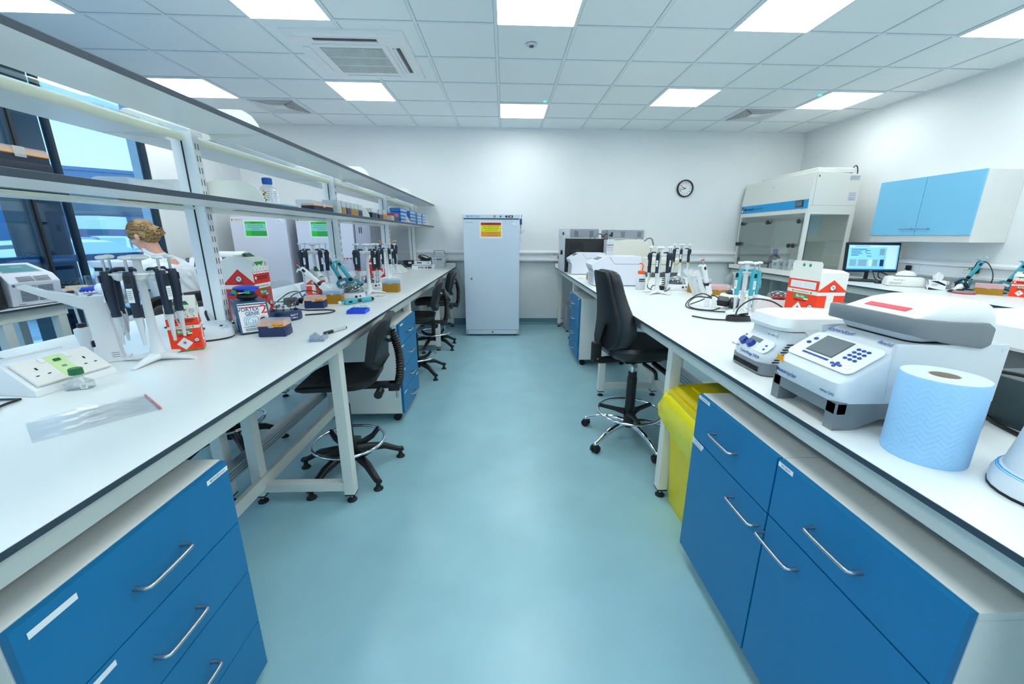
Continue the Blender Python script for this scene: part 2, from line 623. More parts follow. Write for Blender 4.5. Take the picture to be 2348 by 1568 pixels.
CARW = mat('white_car_paint', (235, 238, 240), .25, coat=.6)
CARB = mat('blue_car_paint', (40, 70, 130), .25, coat=.6)
CGL = mat('car_window_glass', (60, 90, 112), .08, spec=.9)
CGLW = mat('car_windscreen_glass', (150, 178, 196), .08, spec=.9)
def make_car(label, paint, loc, rz, L=4.2):
    """hatchback heading +X, origin on the ground under its middle"""
    t = thing('car', label, 'car', loc, rz)
    h = L / 2
    side = [(-h, .35), (-h + .03, .62), (-h + .12, .86), (h * .30, .93), (h * .62, .90), (h - .18, .74), (h - .02, .55), (h, .34), (h - .1, .24), (-h + .1, .24)]
    body = B()
    body.prism(side, -.86, .86, paint, 'y', .07, seg=3)
    rf = [(-h + .25, .84), (-h + .42, 1.22), (-h + .75, 1.41), (-.25, 1.46), (.15, 1.40), (h * .52, .9)]
    def ring(y, k):
        return [(x, y, .84 + (z - .84) * k) for x, z in rf]
    body.loft([ring(-.80, .05), ring(-.74, .55), ring(-.60, .97), ring(-.3, 1), ring(.3, 1), ring(.60, .97), ring(.74, .55), ring(.80, .05)], paint)
    body.build('body', t)
    for s in (-1, 1):
        w = B()
        y0, y1 = s * .80, s * .695
        def q(x0, z0, x1, z1, x2, z2, x3, z3):
            f = lambda z: s * (.815 - (z - .88) * .33)
            return [(x0, f(z0), z0), (x1, f(z1), z1), (x2, f(z2), z2), (x3, f(z3), z3)]
        for P in (q(-h + .55, .92, -.42, .94, -.42, 1.36, -h + .82, 1.3), q(-.36, .94, .72, .94, .18, 1.33, -.36, 1.36)):
            w.add(P + [(p[0], p[1] - s * .02, p[2]) for p in P], [(0, 1, 2, 3), (4, 5, 6, 7), (0, 1, 5, 4), (1, 2, 6, 5), (2, 3, 7, 6), (3, 0, 4, 7)], CGL)
        w.build('side_window', t)
    w = B()
    n = Vector((.42, 0, .74)).normalized() * .012
    P = [Vector((h * .50, -.68, .93)), Vector((h * .50, .68, .93)), Vector((.19, .54, 1.385)), Vector((.19, -.54, 1.385))]
    w.add([p + n for p in P] + [p - n for p in P], [(0, 1, 2, 3), (4, 5, 6, 7), (0, 1, 5, 4), (1, 2, 6, 5), (2, 3, 7, 6), (3, 0, 4, 7)], CGLW)
    w.build('windscreen', t)
    for x in (-h * .6, h * .6):
        for s in (-1, 1):
            w = B()
            w.cyl((x, s * .70, .31), (x, s * .885, .31), .31, BLACKR, seg=24)
            w.cyl((x, s * .88, .31), (x, s * .893, .31), .2, ALU, seg=24)
            w.build('wheel', t)
    for s in (-1, 1):
        w = B(); w.sphere((h - .12, s * .62, .66), (.13, .17, .09), CHROME, 12); w.build('headlamp', t)
        w = B(); w.sphere((h * .40, s * .93, .98), (.07, .09, .06), paint, 12); w.build('mirror', t)
    return t
make_car('white hatchback parked close outside the window behind the mullions', CARW, (-8.4, 8.3, GZ), radians(-4))
make_car('small white car parked far off, seen beside the person\'s face', CARW, (-16.5, 17.6, GZ), radians(-60))
make_car('blue car parked between the two white cars outside', CARB, (-14.0, 13.6, GZ), radians(-50))

BLDB = mat('blue_building_cladding', (58, 118, 168), .5, noise=.05, nscale=1)
BLDW = mat('pale_building_cladding', (196, 208, 216), .5, noise=.04, nscale=1)
BLDG = mat('grey_office_cladding', (110, 128, 148), .5, noise=.05, nscale=1)
def building(label, loc, size, m, wins, rz=0):
    t = thing('building', label, 'building', loc, rz)
    w, d, h = size
    b = B(); b.box(-w / 2, w / 2, -d / 2, d / 2, 0, h, m, .03); b.box(-w / 2 - .08, w / 2 + .08, -d / 2 - .08, d / 2 + .08, h, h + .18, m, .02)
    for k in range(1, int(w / 2.5)):
        b.box(-w / 2 + k * 2.5 - .02, -w / 2 + k * 2.5 + .02, -d / 2 - .012, -d / 2, 0, h, DGREY)
    b.build('wall', t)
    for x0, x1, z0, z1 in wins:
        f = B(); f.box(x0, x1, -d / 2 - .05, -d / 2, z0, z1, DGREY); fo = f.build('window', t)
        g = B(); g.box(x0 + .06, x1 - .06, -d / 2 - .06, -d / 2 - .05, z0 + .06, z1 - .06, CGL); g.build('pane', fo)
    return t
building('blue clad two storey block with a flat roof beyond the car park', (-22.5, 25.6, GZ), (6.2, 5, 4.7), BLDB, [(-2.6, 2.4, 2.5, 3.7), (-2.6, 2.4, .5, 1.6)], radians(40))
building('narrow blue stair tower at the left end of the blue block', (-26.6, 22.0, GZ), (1.9, 2.2, 5.2), BLDB, [], radians(40))
building('low pale warehouse across the car park under the bare tree', (-33.5, 27.5, GZ), (10, 5, 2.9), BLDW, [(-2, 1.5, .4, 1.7)], radians(42))
building('grey office block across the road, left edge of the window view', (-32, 16.0, GZ), (12, 6, 3.9), BLDG, [(-5.5, -1, 1.5, 2.7), (0, 4.5, 1.5, 2.7)], radians(55))
c = B(); c.box(-.7, .7, -.7, .7, 0, 1.75, CARB, .02); c.box(-.7, .7, -.7, .7, 1.75, 2.35, PAPER, .02)
tag(c.build('skip_container', loc=(-19.6, 20.6, GZ)), 'blue container with a white top outside, right of the bare tree', 'container')
BARK = mat('dark_bark', (52, 54, 58), .8, noise=.2, nscale=20)
t = thing('bare_tree', 'leafless dark tree standing behind the pale warehouse', 'tree', (-39, 36, GZ))
tb, br = B(), B()
tb.cyl((0, 0, 0), (0, 0, 2.3), .22, BARK, .15, 8)
def grow(p, d, L, r, n):
    q = p + d * L
    br.cyl(p, q, r, BARK, r * .65, 5, False)
    if n:
        for _ in range(3):
            e = (d + Vector((random.uniform(-.8, .8), random.uniform(-.8, .8), random.uniform(-.1, .7)))).normalized()
            grow(q, e, L * random.uniform(.65, .85), r * .62, n - 1)
for k in range(4):
    grow(Vector((0, 0, 2.2)), Vector((cos(k * 1.6) * .8, sin(k * 1.6) * .8, .7)).normalized(), 1.0, .08, 4)
tb.build('trunk', t); br.build('branches', t)
f = B()
for k in range(60):
    f.box(-4 + k * .13, -3.97 + k * .13, -.02, .02, 0, 1.0, DGREY)
f.box(-4, 3.9, -.02, .02, .9, .94, DGREY); f.box(-4, 3.9, -.02, .02, .15, .19, DGREY)
o = f.build('railing_fence', loc=(-22.5, 15.5, GZ)); o.rotation_euler = (0, 0, radians(48))
tag(o, 'dark upright railing fence across the car park', 'fence')

# ------------------------------------------------------------------ ceiling fittings
def make_light(i, j, label, group='ceiling light panels'):
    x, y = GX + (i + .5) * GS, GY + (j + .5) * GS
    t = thing('ceiling_light', label, 'ceiling light', (x, y, HC), 0, group)
    b = B()
    for q in ((-.296, .296, -.296, -.284), (-.296, .296, .284, .296), (-.296, -.284, -.284, .284), (.284, .296, -.284, .284)):
        b.box(*q, -.008, .006, TBAR)
    b.build('frame', t)
    d = B(); d.box(-.284, .284, -.284, .284, -.004, .004, LIGHTM); d.build('diffuser', t)
    return t
cn = {-6: 'far left', -3: 'left of middle', 0: 'middle', 3: 'right of middle', 6: 'far right'}
for i in (-6, -3, 0, 3, 6):
    make_light(i, -1, 'square ceiling light panel cut by the top edge of the picture, %s' % cn[i])
for i in (-6, -3, 3, 6):
    make_light(i, 2, 'square ceiling light panel of the far row, %s' % cn[i])
make_light(0, 3, 'square ceiling light panel of the far row nearest the back wall, above the freezer')
for j in (-4, -7, -10):
    for i in (-6, -3, 0, 3, 6):
        make_light(i, j, 'square ceiling light panel behind the viewpoint', 'ceiling light panels behind the viewpoint')

t = thing('air_conditioner', 'square white ceiling cassette air conditioner with a central slotted grille', 'air conditioner', (-1.266, 4.07, HC))
b = B()
b.box(-.475, .475, -.475, .475, -.012, .02, PLAS_W, .008)
b.loft([[(x, y, -.012) for x, y in rrect(.86, .86, .04)], [(x, y, -.03) for x, y in rrect(.82, .82, .04)]], PLAS_W)
b.build('panel', t)
b = B(); b.box(-.3, .3, -.3, .3, -.037, -.028, PLAS_W, .004)
b.build('grille_frame', t)
b = B()
b.box(-.255, .255, -.255, .255, -.0385, -.0375, DGREY)
for k in range(44):
    x = -.255 + .51 * k / 43
    b.box(x - .0028, x + .0028, -.255, .255, -.043, -.038, PLAS_W)
for y in (-.085, .085):
    b.box(-.255, .255, y - .004, y + .004, -.0435, -.038, PLAS_W)
b.build('grille', t)
for k, (dx, dy, op) in enumerate(((0, -1, 1), (1, 0, 1), (0, 1, 0), (-1, 0, 0))):
    R = Matrix.Rotation({(0, -1): 0, (1, 0): pi / 2, (0, 1): pi, (-1, 0): -pi / 2}[(dx, dy)], 4, 'Z')
    b = B()
    if op:
        b.box(-.25, .25, -.40, -.372, -.034, -.03, BLACK, M=R)
        b.box(-.25, .25, -.366, -.345, -.040, -.03, PLAS_W, .002, M=R)
        b.box(-.25, .25, -.345, -.338, -.034, -.03, GREY, M=R)
    else:
        b.box(-.25, .25, -.40, -.34, -.036, -.03, PLAS_W, .004, M=R)
    b.build('louvre', t)
def make_diffuser(i, j, label, sgn):
    t = thing('air_vent', label, 'air vent', (GX + (i + .5) * GS, GY + (j + .5) * GS, HC), 0)
    b = B(); b.box(-.29, .29, -.29, .29, -.004, .004, PLAS_W); b.build('plate', t)
    b = B()
    for k in range(6):
        r = .26 - k * .032
        z0, z1 = -.0035, -.0055
        for q in ((-r, r, -r, -r + .011), (-r, r, r - .011, r), (-r, -r + .011, -r, r), (r - .011, r, -r, r)):
            b.box(*q, -.0078, -.0055, PLAS_W)
    b.build('blades', t)
    b = B()
    b.prism([(-.262, -.262), (.262, -.262), (.07, -.07), (-.07, -.07)], -.0055, -.0045, BLACK, 'z')
    s = sgn
    b.prism([(s * .262, -.262), (s * .262, .262), (s * .07, .07), (s * .07, -.07)], -.0055, -.0045, BLACK, 'z')
    b.build('openings', t)
make_diffuser(-5, 3, 'square slatted ceiling vent left of the air conditioner', 1)
make_diffuser(5, 3, 'square slatted ceiling vent between the two right far light panels', -1)
t = thing('ceiling_sensor', 'small round grey ceiling sensor between the two middle light panels', 'sensor', (.227, 3.767, HC))
b = B(); b.lathe([(.045, 0), (.043, -.008), (.03, -.012), (0, -.012)], PLAS_G, 24); b.build('rim', t)
b = B(); b.sphere((0, 0, -.011), (.022, .022, .012), DGREY, 14); b.build('lens', t)
LED = mat('green_indicator', (60, 235, 190), .3, emit=1.5)
for x, y, l in ((.476, 5.188, 'tiny green indicator lamp beside the far middle light panel'), (3.503, 4.80, 'tiny green indicator lamp beside the far right light panel')):
    b = B(); b.lathe([(.016, 0), (.014, -.004), (0, -.006)], LED, 14)
    tag(b.build('indicator_lamp', loc=(x, y, HC)), l, 'lamp')

# ------------------------------------------------------------------ back wall clock and sockets
t = thing('wall_clock', 'round black rimmed wall clock with white face on the back wall', 'clock', (2.79, YW, 2.142))
b = B(FR((0, 0, 0), (1, 0, 0), (0, 0, 1)))
b.lathe([(.128, 0), (.128, .03), (.122, .04), (.112, .04), (.108, .028), (.108, .01)], BLACK, 40, cap=False); b.lathe([(.125, 0), (.125, .004), (0, .004)], BLACK, 40); b.build('rim', t)
b = B(FR((0, 0, 0), (1, 0, 0), (0, 0, 1))); b.lathe([(.109, .012), (0, .012)], PAPER, 40)
F = Matrix()
for n in range(1, 13):
    a = pi / 2 - n * pi / 6
    b.text(F, str(n), .026, INK, .082 * cos(a), .082 * sin(a), .0135)
b.build('face', t)
def hand(name, a, L, w, m, z):
    b = B(front((0, 0, 0)) @ Matrix.Rotation(a, 4, 'Z')); b.box(-.012, L, -w / 2, w / 2, z, z + .002, m); b.build(name, t)
hand('hour_hand', radians(157), .058, .007, INK, .016); hand('minute_hand', radians(196), .09, .005, INK, .019); hand('second_hand', radians(60), .085, .002, RED, .022)
b = B(front((0, 0, 0))); b.cyl((0, 0, .014), (0, 0, .026), .006, INK); b.build('pin', t)

def make_socket(label, M, plug=False, group=None):
    t = thing('socket_outlet', label, 'socket'); t.matrix_world = M      # local: face towards +Z
    b = B(); b.box(-.073, .073, -.043, .043, 0, .009, PLAS_W, .003); b.build('plate', t)
    b = B()
    for s in (-1, 1):
        b.box(s * .036 - .003, s * .036 + .003, .012, .022, .0092, .0098, INK)
        for e in (-1, 1):
            b.box(s * .036 + e * .011 - .004, s * .036 + e * .011 + .004, -.012, -.008, .0092, .0098, INK)
        b.box(s * .014 - .006, s * .014 + .006, .012, .03, .009, .0125, PLAS_G, .001)
    b.plate(Matrix(), .016, .012, GREENC, -.0, .033, .0006, .0092); b.build('pin_holes', t)
    return t
def make_plug(label, loc, M3, path):
    t = thing('mains_plug', label, 'plug', loc)
    b = B(M3); b.box(-.025, .025, -.024, .026, 0, .03, BLACK, .008); b.box(-.012, .012, -.03, -.02, .004, .02, BLACK, .004); b.build('body', t)
    b = B(); b.tube([Vector(p) - Vector(loc) for p in path], .004, BLACK, 8); b.build('cable', t)
make_socket('white double socket on the back wall just right of the big freezer', front((.79, YW - .05, 1.1)))
make_plug('black plug in the double socket beside the far right bench end', (.862, YW - .055, 1.09), front((0, 0, 0)), [(.862, YW - .075, 1.07), (.865, YW - .09, 1.0), (.90, YW - .12, .955), (.97, YW - .14, .951)])
make_socket('white double socket on the back wall inside the fume cabinet', front((3.86, YW - .05, 1.1)))
make_plug('round black plug beside the double socket inside the fume cabinet', (3.755, YW - .055, 1.085), front((0, 0, 0)), [(3.755, YW - .08, 1.06), (3.76, YW - .1, 1.0), (3.83, YW - .13, .98)])
WR = FR((XR - .05, 0, 0), (0, -1, 0), (0, 0, 1))
def RW(y, z):
    return FR((XR - .05, y, z), (0, -1, 0), (0, 0, 1))
make_socket('white double socket on the right wall behind the tissue box', RW(3.72, 1.1))
# ------------------------------------------------------------------ benches
def make_bench(label, x0, x1, y0, y1, frames, legx, cross, rails, group=None, upstand=True, cut=None):
    """laminate worktop on white steel frames; legs in rows at every y of frames"""
    t = thing('lab_bench', label, 'bench', ((x0 + x1) / 2, (y0 + y1) / 2, 0), 0, group)
    cx, cy = (x0 + x1) / 2, (y0 + y1) / 2
    M = TR(-cx, -cy, 0)
    b = B(M)
    for xa, xb, ye in (((x0, x1, y1),) if not cut else ((x0, cut[0], cut[1]), (cut[0], x1, y1))):
        b.box(xa, xb, y0, ye, BZ - .0145, BZ - .0012, EDGE)
        b.box(xa + (.0008 if xa == x0 else 0), xb - (.0008 if xb == x1 else 0), y0 + .0008, ye - .0008, BZ - .0012, BZ, WHITE)
    b.build('worktop', t)
    if upstand:
        b = B(M)
        xu = cut[0] if cut else x0
        b.box(xu, x1, y1 - .012, y1, BZ, BZ + .06, EDGE); b.box(xu + .003, x1 - .003, y1 - .0135, y1 - .011, BZ, BZ + .057, WHITE)
        b.build('upstand', t)
    b = B(M)
    for x in (legx[0], legx[-1]):
        s = -1 if x == legx[0] else 1
        b.box(x - .03, x + .03, y0 + .03, (cut[1] if cut and x < cut[0] else y1) - .03, .857, BZ - .0145, STEEL_W, .003)
    b.build('apron_rail', t)
    for y in frames:
        for x in legx:
            if cut and x < cut[0] and y > cut[1]:
                continue
            l = B(M)
            l.box(x - .028, x + .028, y - .028, y + .028, .05, .858, STEEL_W, .004)
            l.box(x - .027, x + .027, y - .027, y + .027, .043, .05, BLACK)
            lo = l.build('leg', t)
            f = B(M)
            f.cyl((x, y, .012), (x, y, .045), .007, SATIN, seg=10)
            f.lathe([(.026, 0), (.026, .006), (.014, .016), (0, .016)], BLACKR, 18, TR(x, y, 0))
            f.build('foot', lo)
        for xa, xb in cross:
            if cut and xa < cut[0] and y > cut[1]:
                continue
            c = B(M)
            c.box(xa + .028, xb - .028, y - .022, y + .022, .07, .122, STEEL_W, .003)
            c.box(xa + .028, xb - .028, y - .022, y + .022, .86, .91, STEEL_W, .003)
            c.build('crossbar', t)
    for (xr, z0, z1, w, m) in rails:
        r = B(M)
        r.box(xr - w / 2, xr + w / 2, y0 + .05, y1 - .05, z0, z1, m, .004)
        if m is ALU:
            for k in (.25, .5, .75):
                z = z0 + (z1 - z0) * k
                r.box(xr - w / 2 - .002, xr + w / 2 + .002, y0 + .05, y1 - .05, z - .003, z + .003, GREY)
        r.build('rail', t)
    return t
LX0, LX1, RX0, RX1 = -2.075, -.769, .792, 2.16
make_bench('long white island bench with dark edge left of the aisle, under the double shelves', LX0, LX1, -.5, 6.33, (.44, 1.914, 3.4, 4.87, 6.24),
           (-1.99, -1.5, -1.327, -.847), ((-1.327, -.847), (-1.99, -1.5)), ((-1.299, .098, .168, .03, STEEL_W), (-1.42, .195, .26, .06, ALU)), cut=(-1.475, 5.45))
make_bench('long white island bench with dark edge right of the aisle, carrying the centrifuges', RX0, RX1, -.5, 6.33, (.405, 1.91, 3.356, 4.87, 6.22),
           (.874, 1.36, 1.58, 2.08), ((.874, 1.36), (1.58, 2.08)), ((1.385, .098, .168, .03, STEEL_W), (1.47, .25, .35, .06, ALU)))
make_bench('white side bench along the right wall under the pale blue wall cupboard', 3.60, XR - .08, 1.2, 6.33, (1.4, 2.8, 4.3, 6.2),
           (3.68, 4.3), ((3.68, 4.3),), ((4.35, .1, .17, .03, STEEL_W),))
make_bench('short white bench by the window carrying the white touch screen machine', XL + .02, -3.105, -.6, 2.94, (.2, 2.55, 2.87),
           (-3.72, -3.17), ((-3.72, -3.17),), ((-3.7, .2, .26, .03, STEEL_W),), upstand=False)
make_bench('white bench by the window where the person in the lab coat works', XL + .02, -3.11, 3.02, 4.55, (3.09, 4.48),
           (-3.72, -3.17), ((-3.72, -3.17),), ((-3.7, .2, .26, .03, STEEL_W),), upstand=False)

# ------------------------------------------------------------------ double sided shelf rack on the left bench
PX = -1.42
PY = (.486, 1.971, 3.456, 4.915, 6.29)
t = thing('shelf_rack', 'white double shelf rack on four uprights standing along the middle of the left bench', 'shelf rack', (PX, 3.2, BZ))
M = TR(-PX, -3.2, -BZ)
for y in PY:
    b = B(M)
    x0, x1 = PX - .047, PX + .047
    b.box(x0, x1, y - .021, y + .021, BZ, 1.90, PLAS_W, .003)
    po = b.build('upright', t)
    b = B(M)
    b.box(PX - .003, PX + .003, y - .0225, y - .0205, BZ + .01, 1.84, INK)
    z = .98
    while z < 1.82:
        for e in (-1, 1):
            for s in (-1, 1):
                b.box(PX + s * .0472 - .0006, PX + s * .0472 + .0006, y + e * .008 - .002, y + e * .008 + .002, z, z + .026, DGREY)
        z += .05
    b.build('slots', po)
    b = B(M); b.box(x0 - .03, x1 + .03, y - .05, y + .05, BZ, BZ + .006, STEEL_W, .002); b.build('base_plate', po)
FX = {1.865: (-1.067, -1.325), SZ: (-1.092, -1.352)}
for zt, (xf, xb) in FX.items():
    for k in range(len(PY) - 1):
        ya, yb = PY[k], PY[k + 1]
        if k == 0:
            ya = -.5
        if k == 3:
            yb = 6.36
        for s in (1, -1):
            b = B(M)
            q = sorted((PX + s * (xf - PX), PX + s * (xb - PX)))
            b.box(q[0], q[1], ya + .001, yb - .001, zt - .019, zt, EDGE)
            b.box(q[0] + .0015, q[1] - .0015, ya + .002, yb - .002, zt - .0195, zt + .0005, WHITE)
            b.build('shelf_board', t)
RAILM = frosted('translucent_rail_cover', (222, 232, 214), .8)
b = B(M)
b.tube([(PX, -.5, 1.83), (PX, 6.33, 1.83)], .018, mat('cream_tube', (232, 236, 214), .4), 12, smooth=False)
b.build('lamp_tube', t)
b = B(M); b.box(PX - .045, PX + .045, -.5, 6.33, 1.852, 1.856, glassy('clear_gap_cover', (214, 230, 240)), 0); b.build('gap_cover', t)
b = B(M); b.box(PX - .012, PX + .012, -.5, 6.33, 1.525, 1.535, mat('cream_tube', (232, 236, 214), .4), .003); b.build('gap_rail', t)
b = B(M); b.box(PX - .05, PX + .05, -.5, 6.33, 1.538, 1.541, glassy('clear_gap_cover', (214, 230, 240)), 0); b.build('gap_cover', t)
for y in PY[1:]:
    for zt, (xf, xb) in FX.items():
        for s in (1, -1):
            h = .085 if zt > 1.7 else .10
            xo, xi = xf + s * 0, xb + .0
            pr = [(xf - .03, zt), (xf - .035, zt + h * .3), (xf - .06, zt + h * .72), (xf - .10, zt + h), (xb + .02, zt + h * 1.03), (xb - .03, zt + h * .9), (xb - .03, zt - .045), (xb + .02, zt - .035), (xf - .06, zt - .02)]
            pr = [(PX + s * (p[0] - PX), p[1]) for p in pr]
            if s < 0:
                pr = pr[::-1]
            b = B(M)
            b.prism(pr, y + .022, y + .026, PLAS_WARM, 'y', .0008)
            b.build('bracket', t)

# ------------------------------------------------------------------ pedestals
def handle_on(P, x, z, w, m=SATIN, rot=0, y=0):
    """bent bar handle on a front facing local -Y"""
    b = B(Matrix.Translation((x, y, z)) @ Matrix.Rotation(rot, 4, 'Y'))
    h = w / 2
    b.tube([(-h, 0, 0), (-h, -.018, 0), (-h + .004, -.027, 0), (-h + .012, -.031, 0), (0, -.032, 0), (h - .012, -.031, 0), (h - .004, -.027, 0), (h, -.018, 0), (h, 0, 0)], .0052, m, 10, 3)
    return b.build('handle', P)
def label_on(P, x, z, w, h, txt=None, y=-.0195):
    b = B(front((x, y, z)))
    b.plate(Matrix(), w, h, PAPER)
    if txt:
        b.text(Matrix(), txt, min(h * .62, w / (len(txt) * .62)), INKG)
    return b.build('label', P)
def make_pedestal(name, label, cat, loc, rz, w, d, z0, z1, fronts, castor=.07, group=None):
    """fronts: (kind, x0, x1, z0, z1, handle (x,z,w) , labels)"""
    t = thing(name, label, cat, loc, rz, group)
    b = B()
    b.box(-w / 2, -w / 2 + .018, 0, d, z0, z1, CARC, .001); b.box(w / 2 - .018, w / 2, 0, d, z0, z1, CARC, .001)
    b.box(-w / 2 + .018, w / 2 - .018, .002, d, z0, z0 + .018, CARC); b.box(-w / 2 + .018, w / 2 - .018, d - .018, d, z0 + .018, z1, CARC)
    b.box(-w / 2, w / 2, 0, d, z1, z1 + .018, CARC, .002)
    b.box(-w / 2 + .018, w / 2 - .018, .004, .006, z0 + .018, z1, DGREY)
    b.build('carcass', t)
    for kind, x0, x1, a0, a1, hd, labs in fronts:
        f = B(); f.box(x0 + .0015, x1 - .0015, -.019, -.0005, a0 + .0015, a1 - .0015, BLUE, .0018)
        fo = f.build(kind, t)
        if hd:
            handle_on(fo, hd[0], hd[1], hd[2], y=-.019)
        for lb in labs:
            label_on(fo, *lb)
    for x in (-w / 2 + .05, w / 2 - .05):
        for y in (.05, d - .05):
            c = B()
            r = min(.03, z0 / 2.2)
            c.cyl((x - .018, y, r), (x - .003, y, r), r, BLACKR, seg=18); c.cyl((x + .003, y, r), (x + .018, y, r), r, BLACKR, seg=18)
            c.box(x - .014, x + .014, y - .016, y + .016, r, z0, BLACK, .003)
            c.build('castor', t)
    return t
# near left: faces +X
D4 = lambda w, zs, hw, labs: [('drawer', -w / 2, w / 2, zs[k + 1], zs[k], (0, (zs[k] + zs[k + 1]) / 2 - .012, hw), labs[k]) for k in range(len(zs) - 1)]
make_pedestal('drawer_pedestal', 'near left blue drawer pedestal on castors under the front edge of the left bench', 'drawer pedestal', (-.809, .767, 0), pi / 2, .512, .50, .045, .783,
              D4(.51, (.8, .596, .419, .225, .045), .125, ([(-.195, .772, .078, .013), (.212, .777, .078, .013, 'MICROSPATULA')], [(-.17, .578, .075, .013)], [], [])))
make_pedestal('drawer_pedestal', 'far left blue drawer pedestal on castors behind the nearest black chair', 'drawer pedestal', (-.80, 3.12, 0), pi / 2, .54, .56, .075, .765,
              D4(.54, (.783, .618, .43, .25, .075), .11, ([(-.19, .765, .07, .012)], [(-.2, .6, .07, .012)], [(-.2, .412, .07, .012)], [(-.2, .232, .07, .012), (.21, .236, .06, .012)])))
make_pedestal('cupboard_pedestal', 'left unit of the near right pair of blue cupboards, yellow bin beside it', 'cupboard', (.809, 1.232, 0), -pi / 2, .484, .50, .075, .782,
              [('drawer', -.242, .242, .609, .8, (-.012, .702, .14), [(-.19, .791, .085, .014, 'LARGE MARKERS')]),
               ('door', -.242, .242, .073, .607, (.145, .545, .14), [(-.195, .601, .09, .012, 'SAMPLE BOXES'), (-.2, .588, .082, .012, 'STORAGE BOXES')])])
make_pedestal('cupboard_pedestal', 'right unit of the near right pair of blue cupboards, with the drawer labelled bio bins', 'cupboard', (.809, .744, 0), -pi / 2, .486, .50, .075, .782,
              [('drawer', -.243, .243, .612, .8, (-.012, .698, .14), [(-.209, .787, .058, .014, 'BIO BINS')]),
               ('door', -.243, .243, .073, .61, (-.173, .546, .14), [])])
make_pedestal('drawer_pedestal', 'far right blue drawer pedestal on castors behind the tall backed chair', 'drawer pedestal', (.825, 4.50, 0), -pi / 2, .60, .55, .075, .745,
              D4(.60, (.762, .60, .42, .25, .075), .11, ([(-.26, .75, .05, .012), (.25, .752, .05, .012)], [(-.26, .59, .05, .012)], [], [(-.26, .24, .05, .012)])))

# ------------------------------------------------------------------ chairs
def star(t, n, r, a0, m, hub_z, end_z, chrome, castor):
    for k in range(n):
        a = a0 + 2 * pi * k / n
        R = Matrix.Rotation(a, 4, 'Z')
        b = B(R)
        if chrome:
            b.tube([(.03, 0, hub_z), (.12, 0, hub_z), (.22, 0, hub_z - .02), (r, 0, end_z)], [.02, .022, .02, .018, .015], CHROME, 12)
            b.sphere((r, 0, end_z), .017, CHROME, 12)
        else:
            b.loft([[(x, y, z) for y, z in rrect(w, h, min(w, h) * .4, 3, 0, zc)] for x, w, h, zc in ((.02, .055, .06, hub_z), (.1, .05, .05, hub_z - .005), (.2, .044, .04, hub_z - .025), (r - .01, .038, .032, end_z + .008), (r + .02, .03, .024, end_z + .004))], BLACK)
        lo = b.build('leg', t)
        g = B(R)
        if castor:
            for s in (-1, 1):
                g.cyl((r, s * .004, .027), (r, s * .024, .027), .027, BLACKR, seg=20)
            g.box(r - .02, r + .02, -.02, .02, .03, .056, BLACK, .008); g.cyl((r, 0, .05), (r, 0, end_z), .008, SATIN, seg=8)
            g.build('castor', lo)
        else:
            g.lathe([(.027, 0), (.027, .005), (.015, .016), (.012, .03), (.012, end_z - .004)], BLACKR, 16, TR(r, 0, 0)); g.build('glide', lo)

